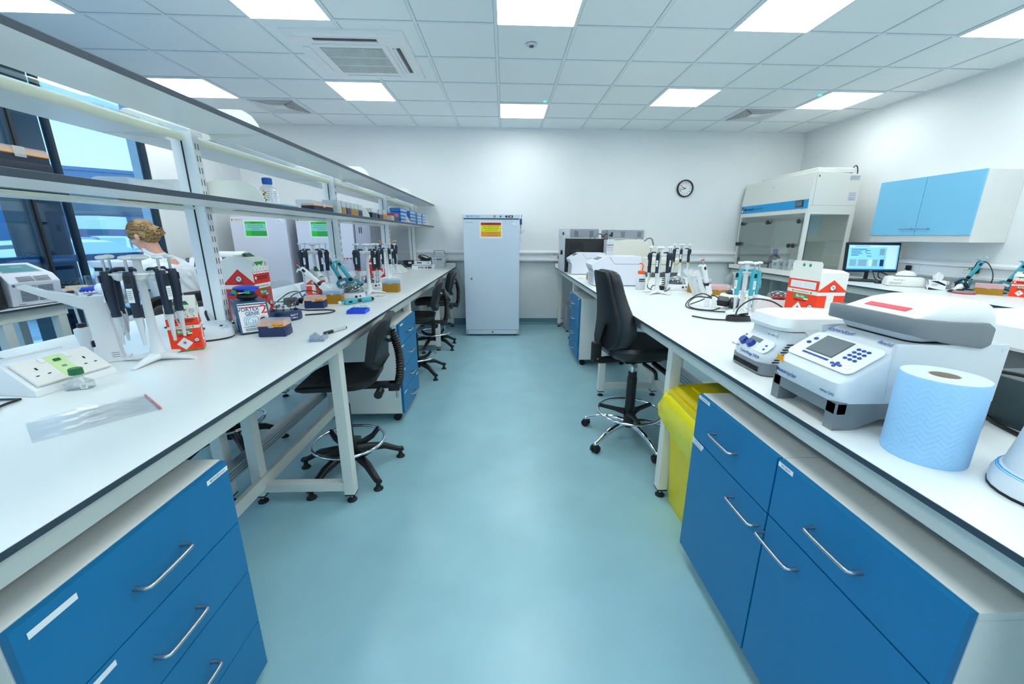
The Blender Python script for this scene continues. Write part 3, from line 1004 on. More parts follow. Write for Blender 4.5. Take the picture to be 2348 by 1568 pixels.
def make_pu_chair(label, loc, rz, group, a0=0.3):
    """black draughtsman chair, sitter faces local -X"""
    t = thing('lab_chair', label, 'chair', loc, rz, group)
    star(t, 5, .30, a0, BLACK, .135, .05, False, False)
    b = B(); b.lathe([(.045, .08), (.05, .12), (.042, .17), (.034, .19), (.029, .2), (.028, .44), (.022, .445)], BLACK, 20); b.build('column', t)
    b = B(); b.cyl((0, 0, .44), (0, 0, .56), .0165, SATIN, seg=16); b.build('piston', t)
    b = B(); b.tube([(.205 * cos(k * pi / 14), .205 * sin(k * pi / 14), .2) for k in range(28)], .0095, CHROME, 10, 2, closed=True); b.build('foot_ring', t)
    for k in range(4):
        R = Matrix.Rotation(a0 + .4 + k * pi / 2, 4, 'Z')
        b = B(R); b.loft([[(x, y, z) for y, z in rrect(.03, h, .008, 2, 0, zc)] for x, h, zc in ((.025, .05, .16), (.1, .034, .155), (.16, .03, .165), (.2, .028, .195), (.21, .02, .2))], BLACK); b.build('ring_arm', t)
    rings = []
    for z, w, d, dx in ((.572, .30, .28, 0), (.582, .40, .38, 0), (.598, .43, .42, 0), (.612, .44, .43, 0), (.622, .42, .41, 0), (.616, .34, .33, 0)):
        R_ = []
        for x, y in rrect(w, d, .12, 6):
            zz = z + .014 * (abs(y) / .2) ** 2 - .022 * max(0, (-x - .08) / .13) ** 2 + .012 * max(0, (x - .1) / .1) ** 2
            R_.append((x + dx, y, zz))
        rings.append(R_)
    b = B(); b.loft(rings, PU)
    for k in range(5):
        x = -.10 + k * .05
        b.tube([(x, -.13, .6245), (x + .01, 0, .6185), (x, .13, .6245)], .0022, BLACKR, 5, 4)
    b.build('seat', t)
    # back pad: curved slab in the YZ plane at +X
    rings = []
    for th, (sc) in ((0, .9), (.008, 1.0), (.03, 1.0), (.042, .92)):
        R_ = []
        for y, z in rrect(.40 * sc, .285 * sc, .075 * sc, 6):
            x = .235 + .055 * (z + .14) / .28 - .055 * (abs(y) / .2) ** 2 + th - .02 * (1 - (z / .14) ** 2)
            R_.append((x, y, .835 + z))
        rings.append(R_)
    b = B(); b.loft(rings, PU); b.build('backrest', t)
    b = B(); b.box(.275, .30, -.025, .025, .82, .90, BLACK, .008); b.cyl((.288, -.035, .855), (.288, .035, .855), .011, SATIN, seg=12); b.build('back_bracket', t)
    path = catmull([(.30, 0, .885), (.325, 0, .80), (.335, 0, .72), (.33, 0, .62), (.31, 0, .545)], 12)
    rr = []
    pts = []
    for k, p in enumerate(path):
        pts += [p]
        rr += [.0205 if k % 2 else .0265]
    b = B()
    L = len(pts)
    vs, fs = [], []
    for i, p in enumerate(pts):
        d = (pts[min(i + 1, L - 1)] - pts[max(i - 1, 0)]).normalized()
        a = Vector((0, 1, 0)); c = d.cross(a)
        for k in range(14):
            q = 2 * pi * k / 14
            vs.append(p + (a * cos(q) + c * sin(q)) * rr[i])
    for i in range(L - 1):
        for k in range(14):
            fs.append((i * 14 + k, i * 14 + (k + 1) % 14, (i + 1) * 14 + (k + 1) % 14, (i + 1) * 14 + k))
    b.add(vs, fs, BLACK); b.build('bellows_arm', t)
    b = B(); b.cyl((.31, 0, .56), (.305, 0, .47), .008, SATIN, seg=10); b.box(-.07, .30, -.03, .03, .54, .57, BLACK, .006); b.box(.26, .325, -.028, .028, .52, .57, BLACK, .006); b.build('mechanism', t)
    b = B(); b.cyl((.22, -.05, .535), (.22, -.115, .535), .024, BLACK, seg=12); b.cyl((.22, -.02, .535), (.22, -.05, .535), .010, BLACK, seg=10); b.build('adjustment_knob', t)
    return t
c1 = make_pu_chair('black moulded chair nearest the camera at the left bench, backrest towards the aisle', (-.955, 2.21, 0), .10, None, .42)
dup(c1, (-.93, 3.98, 0), .12, 'second black moulded chair along the left bench, past the blue drawer pedestal')
dup(c1, (-.925, 5.02, 0), .25, 'third black moulded chair along the left bench, nearest the white freezer')
dup(c1, (-1.86, 2.50, 0), 2.6, 'black moulded chair seen only as a base and foot ring beneath the left bench')

t = thing('task_chair', 'tall backed black upholstered chair on castors at the right bench', 'chair', (.885, 2.56, 0), radians(10))
star(t, 5, .335, radians(-12), CHROME, .13, .062, True, True)
b = B(); b.lathe([(.036, .1), (.04, .16), (.034, .26), (.034, .47), (.03, .475), (.03, .51)], BLACK, 20); b.build('column', t)
b = B(); b.cyl((0, 0, .50), (0, 0, .60), .02, CHROME, seg=16); b.build('piston', t)
b = B(); b.tube([(.222 * cos(k * pi / 14), .222 * sin(k * pi / 14), .215) for k in range(28)], .0105, CHROME, 10, 2, closed=True); b.build('foot_ring', t)
for k in range(3):
    R = Matrix.Rotation(.35 + k * 2 * pi / 3, 4, 'Z')
    b = B(R); b.loft([[(x, y, z) for y, z in rrect(w, .028, .008, 2, 0, zc)] for x, w, zc in ((.03, .07, .205), (.1, .03, .21), (.215, .022, .215))], BLACK); b.build('ring_arm', t)
rings = []
for z, w, d in ((.635, .40, .40), (.648, .46, .46), (.675, .49, .49), (.70, .49, .49), (.722, .46, .46), (.728, .38, .38)):
    rings.append([(x + .03, y, z + .016 * (abs(y) / .24) ** 2 - .03 * max(0, (x - .1) / .15) ** 2) for x, y in rrect(w, d, .13, 6)])
b = B(); b.loft(rings, VINYL); b.build('seat', t)
b = B(); b.box(-.12, .16, -.11, .11, .60, .645, BLACK, .02); b.cyl((.09, -.1, .6), (.12, -.22, .565), .017, BLACK, seg=12); b.cyl((.12, -.22, .565), (.125, -.245, .56), .012, SATIN, seg=12)
b.tube([(.02, -.1, .6), (.05, -.19, .57), (.06, -.2, .52)], .012, BLACK, 8); b.cyl((-.06, -.10, .60), (-.06, -.14, .6), .016, SATIN, seg=12); b.build('mechanism', t)
# backrest, tall and waisted, cushion towards +X
def back_ring(z, w, x0, th):
    out = []
    for y, q in rrect(w, th, th * .48, 5):
        out.append((x0 + q - .055 * (1 - (abs(y) / (w / 2)) ** 2) * 0 + .05 * (abs(y) / .22) ** 2, y, z))
    return out
prof = [(.70, .20, -.205, .045), (.715, .30, -.205, .07), (.745, .40, -.20, .085), (.80, .44, -.19, .095), (.87, .435, -.185, .095), (.94, .38, -.19, .09), (1.01, .32, -.20, .082), (1.08, .285, -.215, .075), (1.14, .275, -.23, .068), (1.185, .255, -.24, .06), (1.205, .21, -.245, .045), (1.212, .15, -.247, .03)]
b = B(); b.loft([back_ring(*p) for p in prof], VINYL); b.build('backrest', t)
prof2 = [(z, w * .82, x - .04, th * .5) for z, w, x, th in prof[1:-1]]
b = B(); b.loft([back_ring(*p) for p in prof2], BLACK); b.build('back_shell', t)
b = B()
b.tube([(-.235, 0, .86), (-.262, 0, .76), (-.29, 0, .66), (-.285, 0, .615), (-.2, 0, .605), (-.08, 0, .61)], .02, BLACK, 10)
b.box(-.31, -.25, -.03, .03, .60, .74, BLACK, .012); b.box(-.28, -.1, -.025, .025, .60, .63, BLACK, .008); b.cyl((-.28, -.032, .63), (-.28, .032, .63), .008, SATIN, seg=10); b.build('back_support', t)

# ------------------------------------------------------------------ freezers
FRZ = mat('freezer_white_enamel', (206, 220, 236), .32, bump=.03, bscale=500)
FRZ2 = mat('freezer_white_enamel_plain', (218, 222, 238), .32)
FRZS = mat('freezer_grey_side', (196, 200, 212), .4)
def sign(t, o, kind, num):
    """A4 landscape notice on the face frame o"""
    b = B(o)
    I = Matrix()
    b.plate(I, .31, .225, PAPER, t=.001)
    if kind == 'danger':
        b.plate(I, .275, .034, mat('dark_red_print', (186, 8, 36), .5), 0, .078, lift=.001)
        b.plate(I, .275, .084, mat('yellow_print', (240, 232, 10), .5), 0, .019, lift=.001); b.plate(I, .275, .067, mat('amber_print', (250, 160, 10), .5), 0, -.0565, lift=.001)
        b.text(I, 'FREEZER %s' % num, .026, INK, 0, .078, .0018)
        for k, s in enumerate(('DO NOT REMOVE ANY STOCK', 'FROM THESE FREEZERS UNLESS', 'AUTHORISED TO DO SO')):
            b.text(I, s, .0155, INK, 0, .043 - k * .024, .0018)
        b.lines(I, -.055, .13, (-.034, -.041, -.048, -.066, -.073, -.084), .0022, INKG, .0017); b.lines(I, -.12, -.085, (-.043, -.082), .003, INKG, .0017)
        b.plate(I, .0012, .066, INKG, -.068, -.056, lift=.0017)
    else:
        b.plate(I, .275, .03, mat('bright_green_print', (40, 200, 50), .5), 0, .082, lift=.001)
        b.plate(I, .275, .09, mat('pale_teal_print', (130, 214, 200), .5), 0, .022, lift=.001); b.plate(I, .275, .067, mat('bright_green_print', (40, 200, 50), .5), 0, -.0565, lift=.001)
        b.plate(I, .20, .067, mat('mid_green_print', (24, 168, 60), .5), .0375, -.0565, lift=.0012)
        b.text(I, 'FREEZER %s' % num, .024, INK, 0, .082, .0018)
        for k, s in enumerate(('This equipment is monitored.', 'Please ensure the door is fully', 'closed after use.')):
            b.text(I, s, .0165, INK, 0, .048 - k * .024, .0018)
        b.lines(I, -.055, .13, (-.038, -.048, -.058), .002, INKG, .0017); b.lines(I, -.12, -.08, (-.05,), .003, INKG, .0017)
    b.build('notice', t)
def make_freezer(label, x0, x1, yf, zt, kind, num, m, top=True):
    w, d = x1 - x0, 6.30 - yf
    t = thing('upright_freezer', label, 'freezer', ((x0 + x1) / 2, yf, 0))
    h = w / 2
    b = B(); b.box(-h, h, .045, d, .02, zt, FRZS if m is FRZ2 else m, .006); b.build('body', t)
    b = B(); b.box(-h + .002, h - .002, 0, .043, .092, zt - .062, m, .006); do = b.build('door', t)
    if top:
        b = B(); b.box(-h - .004, h + .004, -.006, .05, zt - .05, zt, m, .003); b.box(-h + .015, h - .015, .0, .04, zt - .062, zt - .05, BLACK)
        co = b.build('control_panel', t)
        F = front((0, -.006, zt - .025))
        b = B(F); b.text(Matrix(), 'LABCOLD', .036, CYANP, -.235, 0); b.disc(Matrix(), -.325, 0, .013, CYANP, .001); b.build('lettering', co)
        b = B(F); b.disc(Matrix(), .045, 0, .016, BLACK, .003); b.disc(Matrix(), .045, 0, .012, ORANGE, .004); b.build('orange_switch', co)
        b = B(F); b.disc(Matrix(), .125, 0, .014, CYANP, .003); b.disc(Matrix(), .125, 0, .007, NAVY, .004); b.build('key_switch', co)
        b = B(F); b.disc(Matrix(), .205, 0, .015, BLACK, .004); b.build('knob', co)
        b = B(F); b.plate(Matrix(), .062, .03, BLACK, .262, 0, .003); b.plate(Matrix(), .03, .014, PLAS_G, .262, 0, .0036); b.build('display', co)
        b = B(front((-h + .1, -.0005, .83))); b.disc(Matrix(), 0, 0, .014, DGREY, .003); b.disc(Matrix(), 0, 0, .008, RED, .004); b.build('lock', do)
        b = B(front((-h + .085, -.0005, zt - .105))); b.text(Matrix(), 'No Eux  Samples', .014, INKG); b.build('pencil_note', do)
        F = front((h - .055, -.0005, zt - .10)); b = B(F); b.plate(Matrix(), .085, .055, PAPER); b.ring(Matrix(), -.03, .01, .012, .004, CYANP, lift=.0007); b.lines(Matrix(), -.012, .036, (.01, -.006), .004, CYANP); b.plate(Matrix(), .007, .007, RED, .012, -.017, lift=.001); b.build('service_sticker', do)
    else:
        F = front((-h + .095, -.0005, zt - .10)); b = B(F); b.plate(Matrix(), .172, .043, mat('cream_plate', (240, 236, 226), .5)); b.ring(Matrix(), 0, 0, .001, .0005, RED)
        for q in ((-.086, .086, -.0215, -.0195), (-.086, .086, .0195, .0215), (-.086, -.084, -.0215, .0215), (.084, .086, -.0215, .0215)):
            b.box(*q, .0006, .0011, mat('pink_line', (226, 120, 120), .5))
        b.text(Matrix(), 'LABCOLD', .026, INKB, .018, 0); b.disc(Matrix(), -.06, 0, .01, INKB, .0012); b.build('name_plate', do)
        F = front((h - .08, -.0005, zt - .11)); b = B(F); b.plate(Matrix(), .08, .05, PAPER); b.ring(Matrix(), -.02, .005, .012, .003, CYANP, lift=.0007); b.lines(Matrix(), -.03, .034, (.0, -.015), .004, CYANP); b.build('service_sticker', do)
    sign(do, front((-.006 if top else -.04, -.001, zt - .20 if top else zt - .215)), kind, num)
    b = B(); b.box(-h, h, .004, .045, .025, .09, m, .002)
    for s in (-1, 1):
        b.box(s * (h - .02) - .018, s * (h - .02) + .018, -.004, .004, .03, .088, FRZS, .001)
        for z in (.045, .072):
            b.cyl((s * (h - .02), -.005, z), (s * (h - .02), -.003, z), .005, BLACK, seg=8)
    b.cyl((0, -.002, .058), (0, .005, .058), .011, BLACK, seg=12); b.build('plinth', t)
    b = B()
    for s in (-1, 1):
        for y in (.08, d - .08):
            b.cyl((s * (h - .06), y, 0), (s * (h - .06), y, .025), .025, BLACK, seg=12)
    b.build('feet', t)
    return t
make_freezer('tall white freezer with red and yellow notice standing in the middle of the back wall', -.569, .205, 5.60, 1.695, 'danger', '18', FRZ)
make_freezer('white freezer numbered 13 by green notice, nearest the window wall', -3.655, -2.92, 5.60, 1.70, 'ok', '13', FRZ2, False)
make_freezer('white freezer numbered 24 by green notice, second from the window wall', -2.80, -2.045, 5.60, 1.70, 'ok', '24', FRZ2, False)
t = thing('steel_locker', 'grey metal locker right of the second green signed freezer', 'locker', (-1.93, 5.62, 0))
b = B(); b.box(-.105, .11, .02, .55, 0, 1.70, FRZS, .004); b.build('body', t)
b = B(); b.box(-.10, .105, 0, .018, .05, 1.69, mat('locker_grey', (176, 178, 196), .4), .003); do = b.build('door', t)
b = B()
for x in (-.04, -.015):
    b.box(x - .006, x + .006, -.002, .001, 1.44, 1.52, BLACK)
for x in (-.04, -.02):
    for z in (1.63, 1.65):
        b.box(x - .004, x + .004, -.002, .001, z, z + .006, BLACK)
b.build('vent_slots', do)
t = thing('thermometer_probe', 'blue thermometer probe with a looped grey lead on the right side of the big freezer', 'thermometer', (.222, 5.66, 1.60))
b = B(); b.box(-.014, .016, -.015, .015, -.035, .045, mat('probe_blue', (16, 78, 150), .4), .006); b.build('body', t)
b = B(); b.cyl((.004, 0, .04), (.012, 0, .10), .0035, DGREY, seg=8); b.cyl((0, 0, -.03), (0, 0, -.085), .005, DGREY, seg=8); b.build('stem', t)
b = B(); b.box(-.01, .008, -.006, .006, -.145, -.095, MILK, .003); b.tube([(0, 0, -.14), (-.005, .0, -.165), (.02, 0, -.13), (.045, 0, -.105), (.05, 0, -.115), (.02, 0, -.145), (-.004, 0, -.17), (.0, .01, -.26)], .003, PLAS_G, 6); b.build('lead', t)

# ------------------------------------------------------------------ fume cabinet (front faces -X)
FCW = mat('fume_cabinet_white', (238, 238, 232), .35)
PANE = glassy('cabinet_glass', (232, 238, 236), .14, .02)
t = thing('fume_cabinet', 'white ductless fume cabinet with blue name stripe on the right wall bench', 'fume cabinet', (3.70, 4.93, BZ))
X = lambda a: a          # local: x depth (0 front .. .60 back), y along the wall 0..1.41, z up
b = B()
hood = [(0, .765), (-.004, .985), (.035, 1.245), (.60, 1.215), (.60, .765)]
b.prism(hood, -.0, 1.41, FCW, 'y', .006); b.box(.06, .52, .03, 1.1, 1.235, 1.29, FCW, .01)
ho = b.build('hood', t)
b = B()
b.box(0, .045, -.002, .03, .0, .77, FCW, .003); b.box(.545, .60, -.002, .03, .0, .77, FCW, .003); b.box(.045, .545, -.002, .03, .75, .77, FCW, .002); b.box(.045, .545, -.002, .03, .0, .05, FCW, .003)
b.box(0, .03, 1.385, 1.412, .0, .77, FCW, .003); b.box(.57, .60, 1.385, 1.412, 0, .77, FCW, .003)
b.build('frame', t)
b = B(); b.box(0.0, .60, 0, 1.41, .0, .012, FCW, .002); b.box(-.012, .006, 0, 1.41, .0, .055, FCW, .004); b.build('base_tray', t)
b = B(); b.box(.592, .60, .03, 1.385, .01, .77, FCW); b.box(.586, .593, .70, .705, .01, .77, GREY); b.build('back_panel', t)
b = B(); b.box(.045, .545, .008, .014, .05, .75, PANE); b.build('side_window', t)
b = B(); b.box(.03, .57, 1.396, 1.401, .012, .77, PANE); b.build('side_window', t)
b = B(); b.box(.006, .011, .03, 1.385, .37, .77, PANE); b.box(-.004, .001, .06, 1.385, .335, .68, PANE); b.build('sash', t)
b = B(); b.box(-.01, -.004, .16, 1.3, .055, .34, CLEAR); b.box(-.05, -.004, .155, .16, .06, .34, CLEAR); b.box(-.05, -.004, 1.3, 1.305, .06, .34, CLEAR); b.build('spill_guard', t)
for y, z in ((1.30, .675), (.70, .675), (.09, .67), (1.37, .37), (1.29, .372), (.20, .371), (.12, .371)):
    b = B(); b.cyl((-.004, y, z), (-.016, y, z), .014, BLACK, seg=14); b.cyl((-.014, y, z), (-.03, y, z), .03, BLACK, .026, seg=8); b.build('knob', t)
F = FR((-.0055, .7, .0), (0, -1, 0), (0, 0, 1))
b = B(F)
b.plate(Matrix(), 1.40, .105, CYANP, 0, .875, .002); so = b.build('name_stripe', ho)
b = B(F); b.text(Matrix(), 'Monmouth', .06, INK, -.50, .875, .0035, .9); b.text(Matrix(), 'Circulaire CT 1200', .03, INKB, -.27, .872, .0035, .8); b.plate(Matrix(), .04, .085, NAVY, -.665, .875, .0008, .0025); b.plate(Matrix(), .03, .03, RED, -.665, .895, .0008, .0034); b.plate(Matrix(), .03, .03, PAPER, -.665, .855, .0008, .0034); b.build('lettering', so)
b = B(F); b.box(.49, .62, .842, .922, 0, .012, NAVYD, .004); b.plate(Matrix(), .10, .058, SCREEN_OFF, .555, .882, .001, .012); b.plate(Matrix(), .06, .02, PAPER, .56, .812, .0006); b.build('touch_screen', ho)
F = FR((0, -.0006, 0), (1, 0, 0), (0, 0, 1))
b = B(F); b.plate(Matrix(), .095, .10, mat('lilac_sheet', (214, 214, 232), .5), .525, .96, .0008); b.lines(Matrix(), .485, .565, (.995, .975, .945, .93, .92), .003, INKG); b.plate(Matrix(), .13, .06, PLAS_G, .52, 1.17, .0006); b.lines(Matrix(), .46, .58, (1.19, 1.175, 1.16), .004, INKG); b.build('sheets', ho)
b = B(F); b.box(.0, .60, .853, .855, 0, .0008, GREY); b.box(.045, .0475, .855, 1.225, 0, .0008, GREY); b.plate(Matrix(), .012, .02, BLACK, .075, 1.19, .002); b.build('seam', ho)
b = B(); b.plate(FR((.02, .75, 1.14), (0, -1, 0), (.15, 0, 1)), .05, .014, YELLOW, 0, 0, .001); b.build('warning_label', ho)
b = B(); b.tube([(.50, .06, 1.22), (.50, .05, 1.27), (.53, .05, 1.315), (.56, .05, 1.30), (.575, .05, 1.24), (.58, .07, 1.21)], .006, BLACK, 8); b.cyl((.50, .06, 1.21), (.50, .052, 1.26), .013, BLACK, .007, seg=12); b.build('power_lead', ho)

# ------------------------------------------------------------------ wall cupboard (front faces -X)
t = thing('wall_cupboard', 'white wall cupboard with two pale blue doors on the right wall above the bench', 'wall cupboard', (4.225, 3.547, 1.383))
b = B(); b.box(.0, XR - 4.225 - .002, 0, 1.0, 0, .628, CARC, .002); b.build('carcass', t)
for y0, y1, hy in ((0, .499, (.36, .49)), (.501, 1.0, (.52, .65))):
    b = B(); b.box(-.02, -.001, y0 + .001, y1 - .001, .066, .63, SKY, .0015); do = b.build('door', t)
    b = B(FR((-.02, (hy[0] + hy[1]) / 2, .129), (0, -1, 0), (0, 0, 1))); h = .062
    b.tube([(-h, 0, 0), (-h, 0, .02), (-h + .008, 0, .028), (h - .008, 0, .028), (h, 0, .02), (h, 0, 0)], .005, SATIN, 8, 3); b.build('handle', do)

# ------------------------------------------------------------------ yellow bin, safe, small black bin
t = thing('waste_bin', 'yellow clinical waste bin with a yellow bag folded over its rim beside the right cupboards', 'bin', (1.06, 1.70, 0))
b = B()
def rr(w, d, r, z):
    return [(x, y, z) for x, y in rrect(w, d, r, 5)]
b.loft([rr(.32, .36, .05, 0), rr(.33, .37, .05, .02), rr(.40, .42, .05, .60)], YELLOW); b.build('body', t)
b = B(); rim = [rr(.39, .41, .05, .60), rr(.44, .45, .06, .605), rr(.44, .45, .06, .635), rr(.40, .41, .05, .645)]
b.loft(rim, YELLOW)
b.box(-.225, -.20, -.16, .16, .625, .665, YELLOW, .006); b.build('rim', t)
b = B(); b.prism([(-.20, .645), (.20, .66), (.20, .69), (-.17, .672)], -.2, .2, YELLOW, 'y', .008); b.box(-.12, .12, -.14, .14, .675, .688, YELLOW, .01); b.build('lid', t)
BAG = mat('yellow_bag_film', (244, 228, 20), .22, bump=.6, bscale=18)
b = B()
rings = []
for k, (z, g) in enumerate(((.645, .43), (.62, .48), (.57, .50), (.51, .485), (.46, .45), (.43, .43), (.45, .41))):
    R_ = []
    for i, (x, y, zz) in enumerate(rr(g, g + .02, .1, z)):
        w = 1 + .035 * sin(i * 2.4 + k) + .02 * sin(i * 5.1)
        R_.append((x * w, y * w, zz + .012 * sin(i * 1.7 + k * .5)))
    rings.append(R_)
b.loft(rings, BAG, cap=False); b.build('bag', t)

t = thing('steel_safe', 'small grey steel safe on the floor under the far end of the right bench', 'safe', (1.10, 5.93, 0))
b = B(); b.box(-.17, .2, -.1, .25, .02, .40, mat('safe_grey', (150, 156, 164), .4), .006)
b.build('body', t)
b = B(); b.box(-.13, .18, -.106, -.098, .05, .37, mat('safe_door_grey', (128, 134, 144), .4), .003); do = b.build('door', t)
b = B(); b.box(-.1, -.085, -.118, -.105, .16, .23, BLACK, .003); b.build('handle', do)
b = B()
for x in (-.15, .18):
    for y in (-.08, .23):
        b.cyl((x, y, 0), (x, y, .022), .015, BLACK, seg=10)
b.build('feet', t)
b = B(); b.lathe([(.10, 0), (.10, .012), (.085, .02), (.055, .12), (.04, .24), (.03, .28), (0, .28)], BLACK, 24)
tag(b.build('conical_bin', loc=(1.0, 5.45, 0)), 'black flared cone shaped bin on the floor behind the far right drawer pedestal', 'bin')
I4 = Matrix()
# ------------------------------------------------------------------ pipettes and their stands
def make_pipette(label, body, band=None, top=None, loc=(0, 0, 0), rz=0, group=None):
    """single channel pipette hanging upright; origin where its finger hook rests, label towards local -Y"""
    t = thing('pipette', label, 'pipette', loc, rz, group)
    b = B()
    b.loft([[(x, y, z) for x, y in rrect(w, d, min(w, d) * .45, 4, 0, c)] for z, w, d, c in ((.004, .020, .026, 0), (-.012, .027, .031, -.001), (-.05, .0275, .031, -.002), (-.09, .025, .028, -.001), (-.12, .022, .024, 0), (-.128, .021, .022, 0))], body)
    b.box(-.0075, .0075, -.0195, -.014, -.032, -.008, BLACK, .003)
    b.build('body', t)
    b = B(); b.prism([(.012, -.004), (.018, .004), (.034, .006), (.044, .0), (.046, .006), (.036, .013), (.014, .013), (.010, .006)], -.008, .008, body, 'x', .002); b.build('finger_hook', t)
    b = B(); b.cyl((0, 0, .004), (0, 0, .040), .0038, SATIN, seg=10); b.lathe([(.010, .040), (.0155, .044), (.015, .050), (.008, .053), (0, .054)], top or PLAS_W, 16); b.build('plunger', t)
    b = B(front((0, -.0177, -.070)));  b.plate(I4, .015, .045, PAPER, t=.0012); b.lines(I4, -.006, .006, (.014, .008, .002, -.004, -.010), .0018, INKG, .0014); b.build('label_strip', t)
    b = B()
    if band:
        b.lathe([(.0128, -.128), (.0128, -.142)], band, 16)
    else:
        b.lathe([(.0125, -.128), (.0125, -.142)], body, 16)
    b.lathe([(.0105, -.142), (.0085, -.165), (.006, -.205), (.0042, -.235), (0, -.236)], PLAS_G, 16); b.build('shaft', t)
    b = B(); b.tube([(.0, .012, -.125), (.004, .017, -.15), (.003, .012, -.185), (.0, .006, -.205)], .0022, SATIN, 6, 4); b.build('ejector_arm', t)
    return t
PIP = {}
def hang(master_key, args, loc, rz, label, group):
    if master_key not in PIP:
        PIP[master_key] = make_pipette(label, *args, loc=loc, rz=rz, group=group)
        PIP[master_key].scale = (1.1,) * 3
        return PIP[master_key]
    return dup(PIP[master_key], loc, rz, label, group)
STYLES = {'plain': (NAVYD, None, None), 'red': (NAVYD, mat('dark_red_plastic', (150, 20, 28), .4), None), 'yellow': (NAVYD, mat('yellow_band', (230, 200, 20), .4), None),
          'bright': (NAVYD, None, ORANGE), 'pink': (NAVYD, None, mat('pink_plastic', (228, 120, 160), .4)), 'teal': (TEAL, PLAS_W, PLAS_W)}
def make_carousel(label, loc, rz, height=.385, n=6):
    t = thing('pipette_stand', label, 'pipette stand', loc, rz)
    h = height
    b = B(); b.lathe([(.030, .012), (.026, .03), (.0175, .06), (.014, .12), (.012, h - .05), (.012, h - .012)], PLAS_W, 20); b.build('stem', t)
    for k in range(4):
        R = Matrix.Rotation(k * pi / 2, 4, 'Z')
        b = B(R); b.loft([[(x, y, z) for y, z in rrect(w, hh, hh * .4, 3, 0, zc)] for x, w, hh, zc in ((.005, .05, .03, .022), (.04, .036, .022, .017), (.09, .026, .012, .010), (.128, .016, .006, .0035))], PLAS_W); b.build('foot', t)
    b = B(); b.lathe([(.012, h - .012), (.02, h - .010), (.037, h - .004), (.036, h + .003), (.022, h + .009), (0, h + .010)], PLAS_W, 20); b.build('knob', t)
    for k in range(n):
        R = Matrix.Rotation(k * 2 * pi / n, 4, 'Z')
        b = B(R)
        b.box(.008, .062, -.008, .008, h - .066, h - .052, PLAS_W, .003)
        b.loft([[(x, y, z) for x, y in [(.062 + .024 * sin(a) * 1.0, .034 * cos(a)) for a in [pi * q / 10 for q in range(11)]]] for z in (h - .052, h - .058)], PLAS_W)
        b.loft([[(.06 + .02 * sin(a) * s, .03 * cos(a) * s, z) for a in [pi * q / 10 for q in range(11)]] for s, z in ((1, h - .058), (.8, h - .072), (.3, h - .08))], PLAS_W)
        b.build('holder_arm', t)
    return t
ORD = {1: ('only',), 2: ('left', 'right'), 3: ('leftmost', 'middle', 'rightmost'), 4: ('leftmost', 'second from left', 'third from left', 'rightmost'),
       5: ('leftmost', 'second from left', 'middle', 'fourth from left', 'rightmost'), 6: ('leftmost', 'second from left', 'third from left', 'fourth from left', 'fifth from left', 'rightmost')}
def loaded_carousel(label, where, loc, rz, spots, height=.385, colour='dark', R=.088):
    """spots: (angle deg, style)"""
    make_carousel(label, loc, rz, height)
    pts = []
    for a, st in spots:
        q = radians(a)
        x, y = loc[0] + R * cos(q), loc[1] + R * sin(q)
        pts.append((x / y, x, y, a, st))
    pts.sort()
    for k, (_, x, y, a, st) in enumerate(pts):
        lab = '%s pipette on the %s, %s there' % (colour, where, ORD[len(pts)][k])
        hang(st, STYLES[st], (x, y, loc[2] + height - .049), radians(a) + pi / 2, lab, 'pipettes on the ' + where)
def spread(n, a0, st):
    return [(a0 + k * 360 / 6, st[k % len(st)]) for k in range(n)]
loaded_carousel('white pipette stand nearest the camera on the left bench, with a four toed foot', 'nearest left stand', (-1.335, 1.505, BZ), radians(5), [(187, 'plain'), (235, 'plain'), (292, 'plain'), (350, 'plain'), (40, 'plain')], .388)
loaded_carousel('white pipette stand behind the small orange box on the left bench', 'stand behind the small orange box', (-1.50, 3.22, BZ), .3, [(200, 'plain'), (255, 'plain'), (325, 'plain'), (20, 'plain')], .40)
loaded_carousel('white pipette stand with red banded pipettes beside the brown tip box', 'stand beside the brown tip box', (-1.128, 3.33, BZ), .2, [(190, 'red'), (240, 'red'), (320, 'red'), (5, 'red'), (60, 'red')], .396)
loaded_carousel('white pipette stand beyond the tall red carton on the left bench', 'stand beyond the tall red carton', (-1.275, 4.42, BZ), .4, [(200, 'plain'), (250, 'pink'), (300, 'plain'), (350, 'plain')], .375)
loaded_carousel('farthest white pipette stand on the left bench, orange topped pipettes', 'farthest left stand', (-1.43, 5.02, BZ), .1, [(200, 'bright'), (260, 'pink'), (320, 'bright'), (10, 'plain')], .40)
loaded_carousel('white pipette stand on the right bench beside the orange capped wash bottle', 'stand by the wash bottle', (1.30, 3.33, BZ), .7, [(190, 'plain'), (240, 'plain'), (300, 'plain'), (350, 'plain')], .385)
loaded_carousel('white pipette stand with yellow banded pipettes behind the silver centrifuge', 'stand behind the silver centrifuge', (2.0, 4.5, BZ), .9, [(190, 'yellow'), (245, 'yellow'), (310, 'yellow'), (355, 'yellow')], .385)
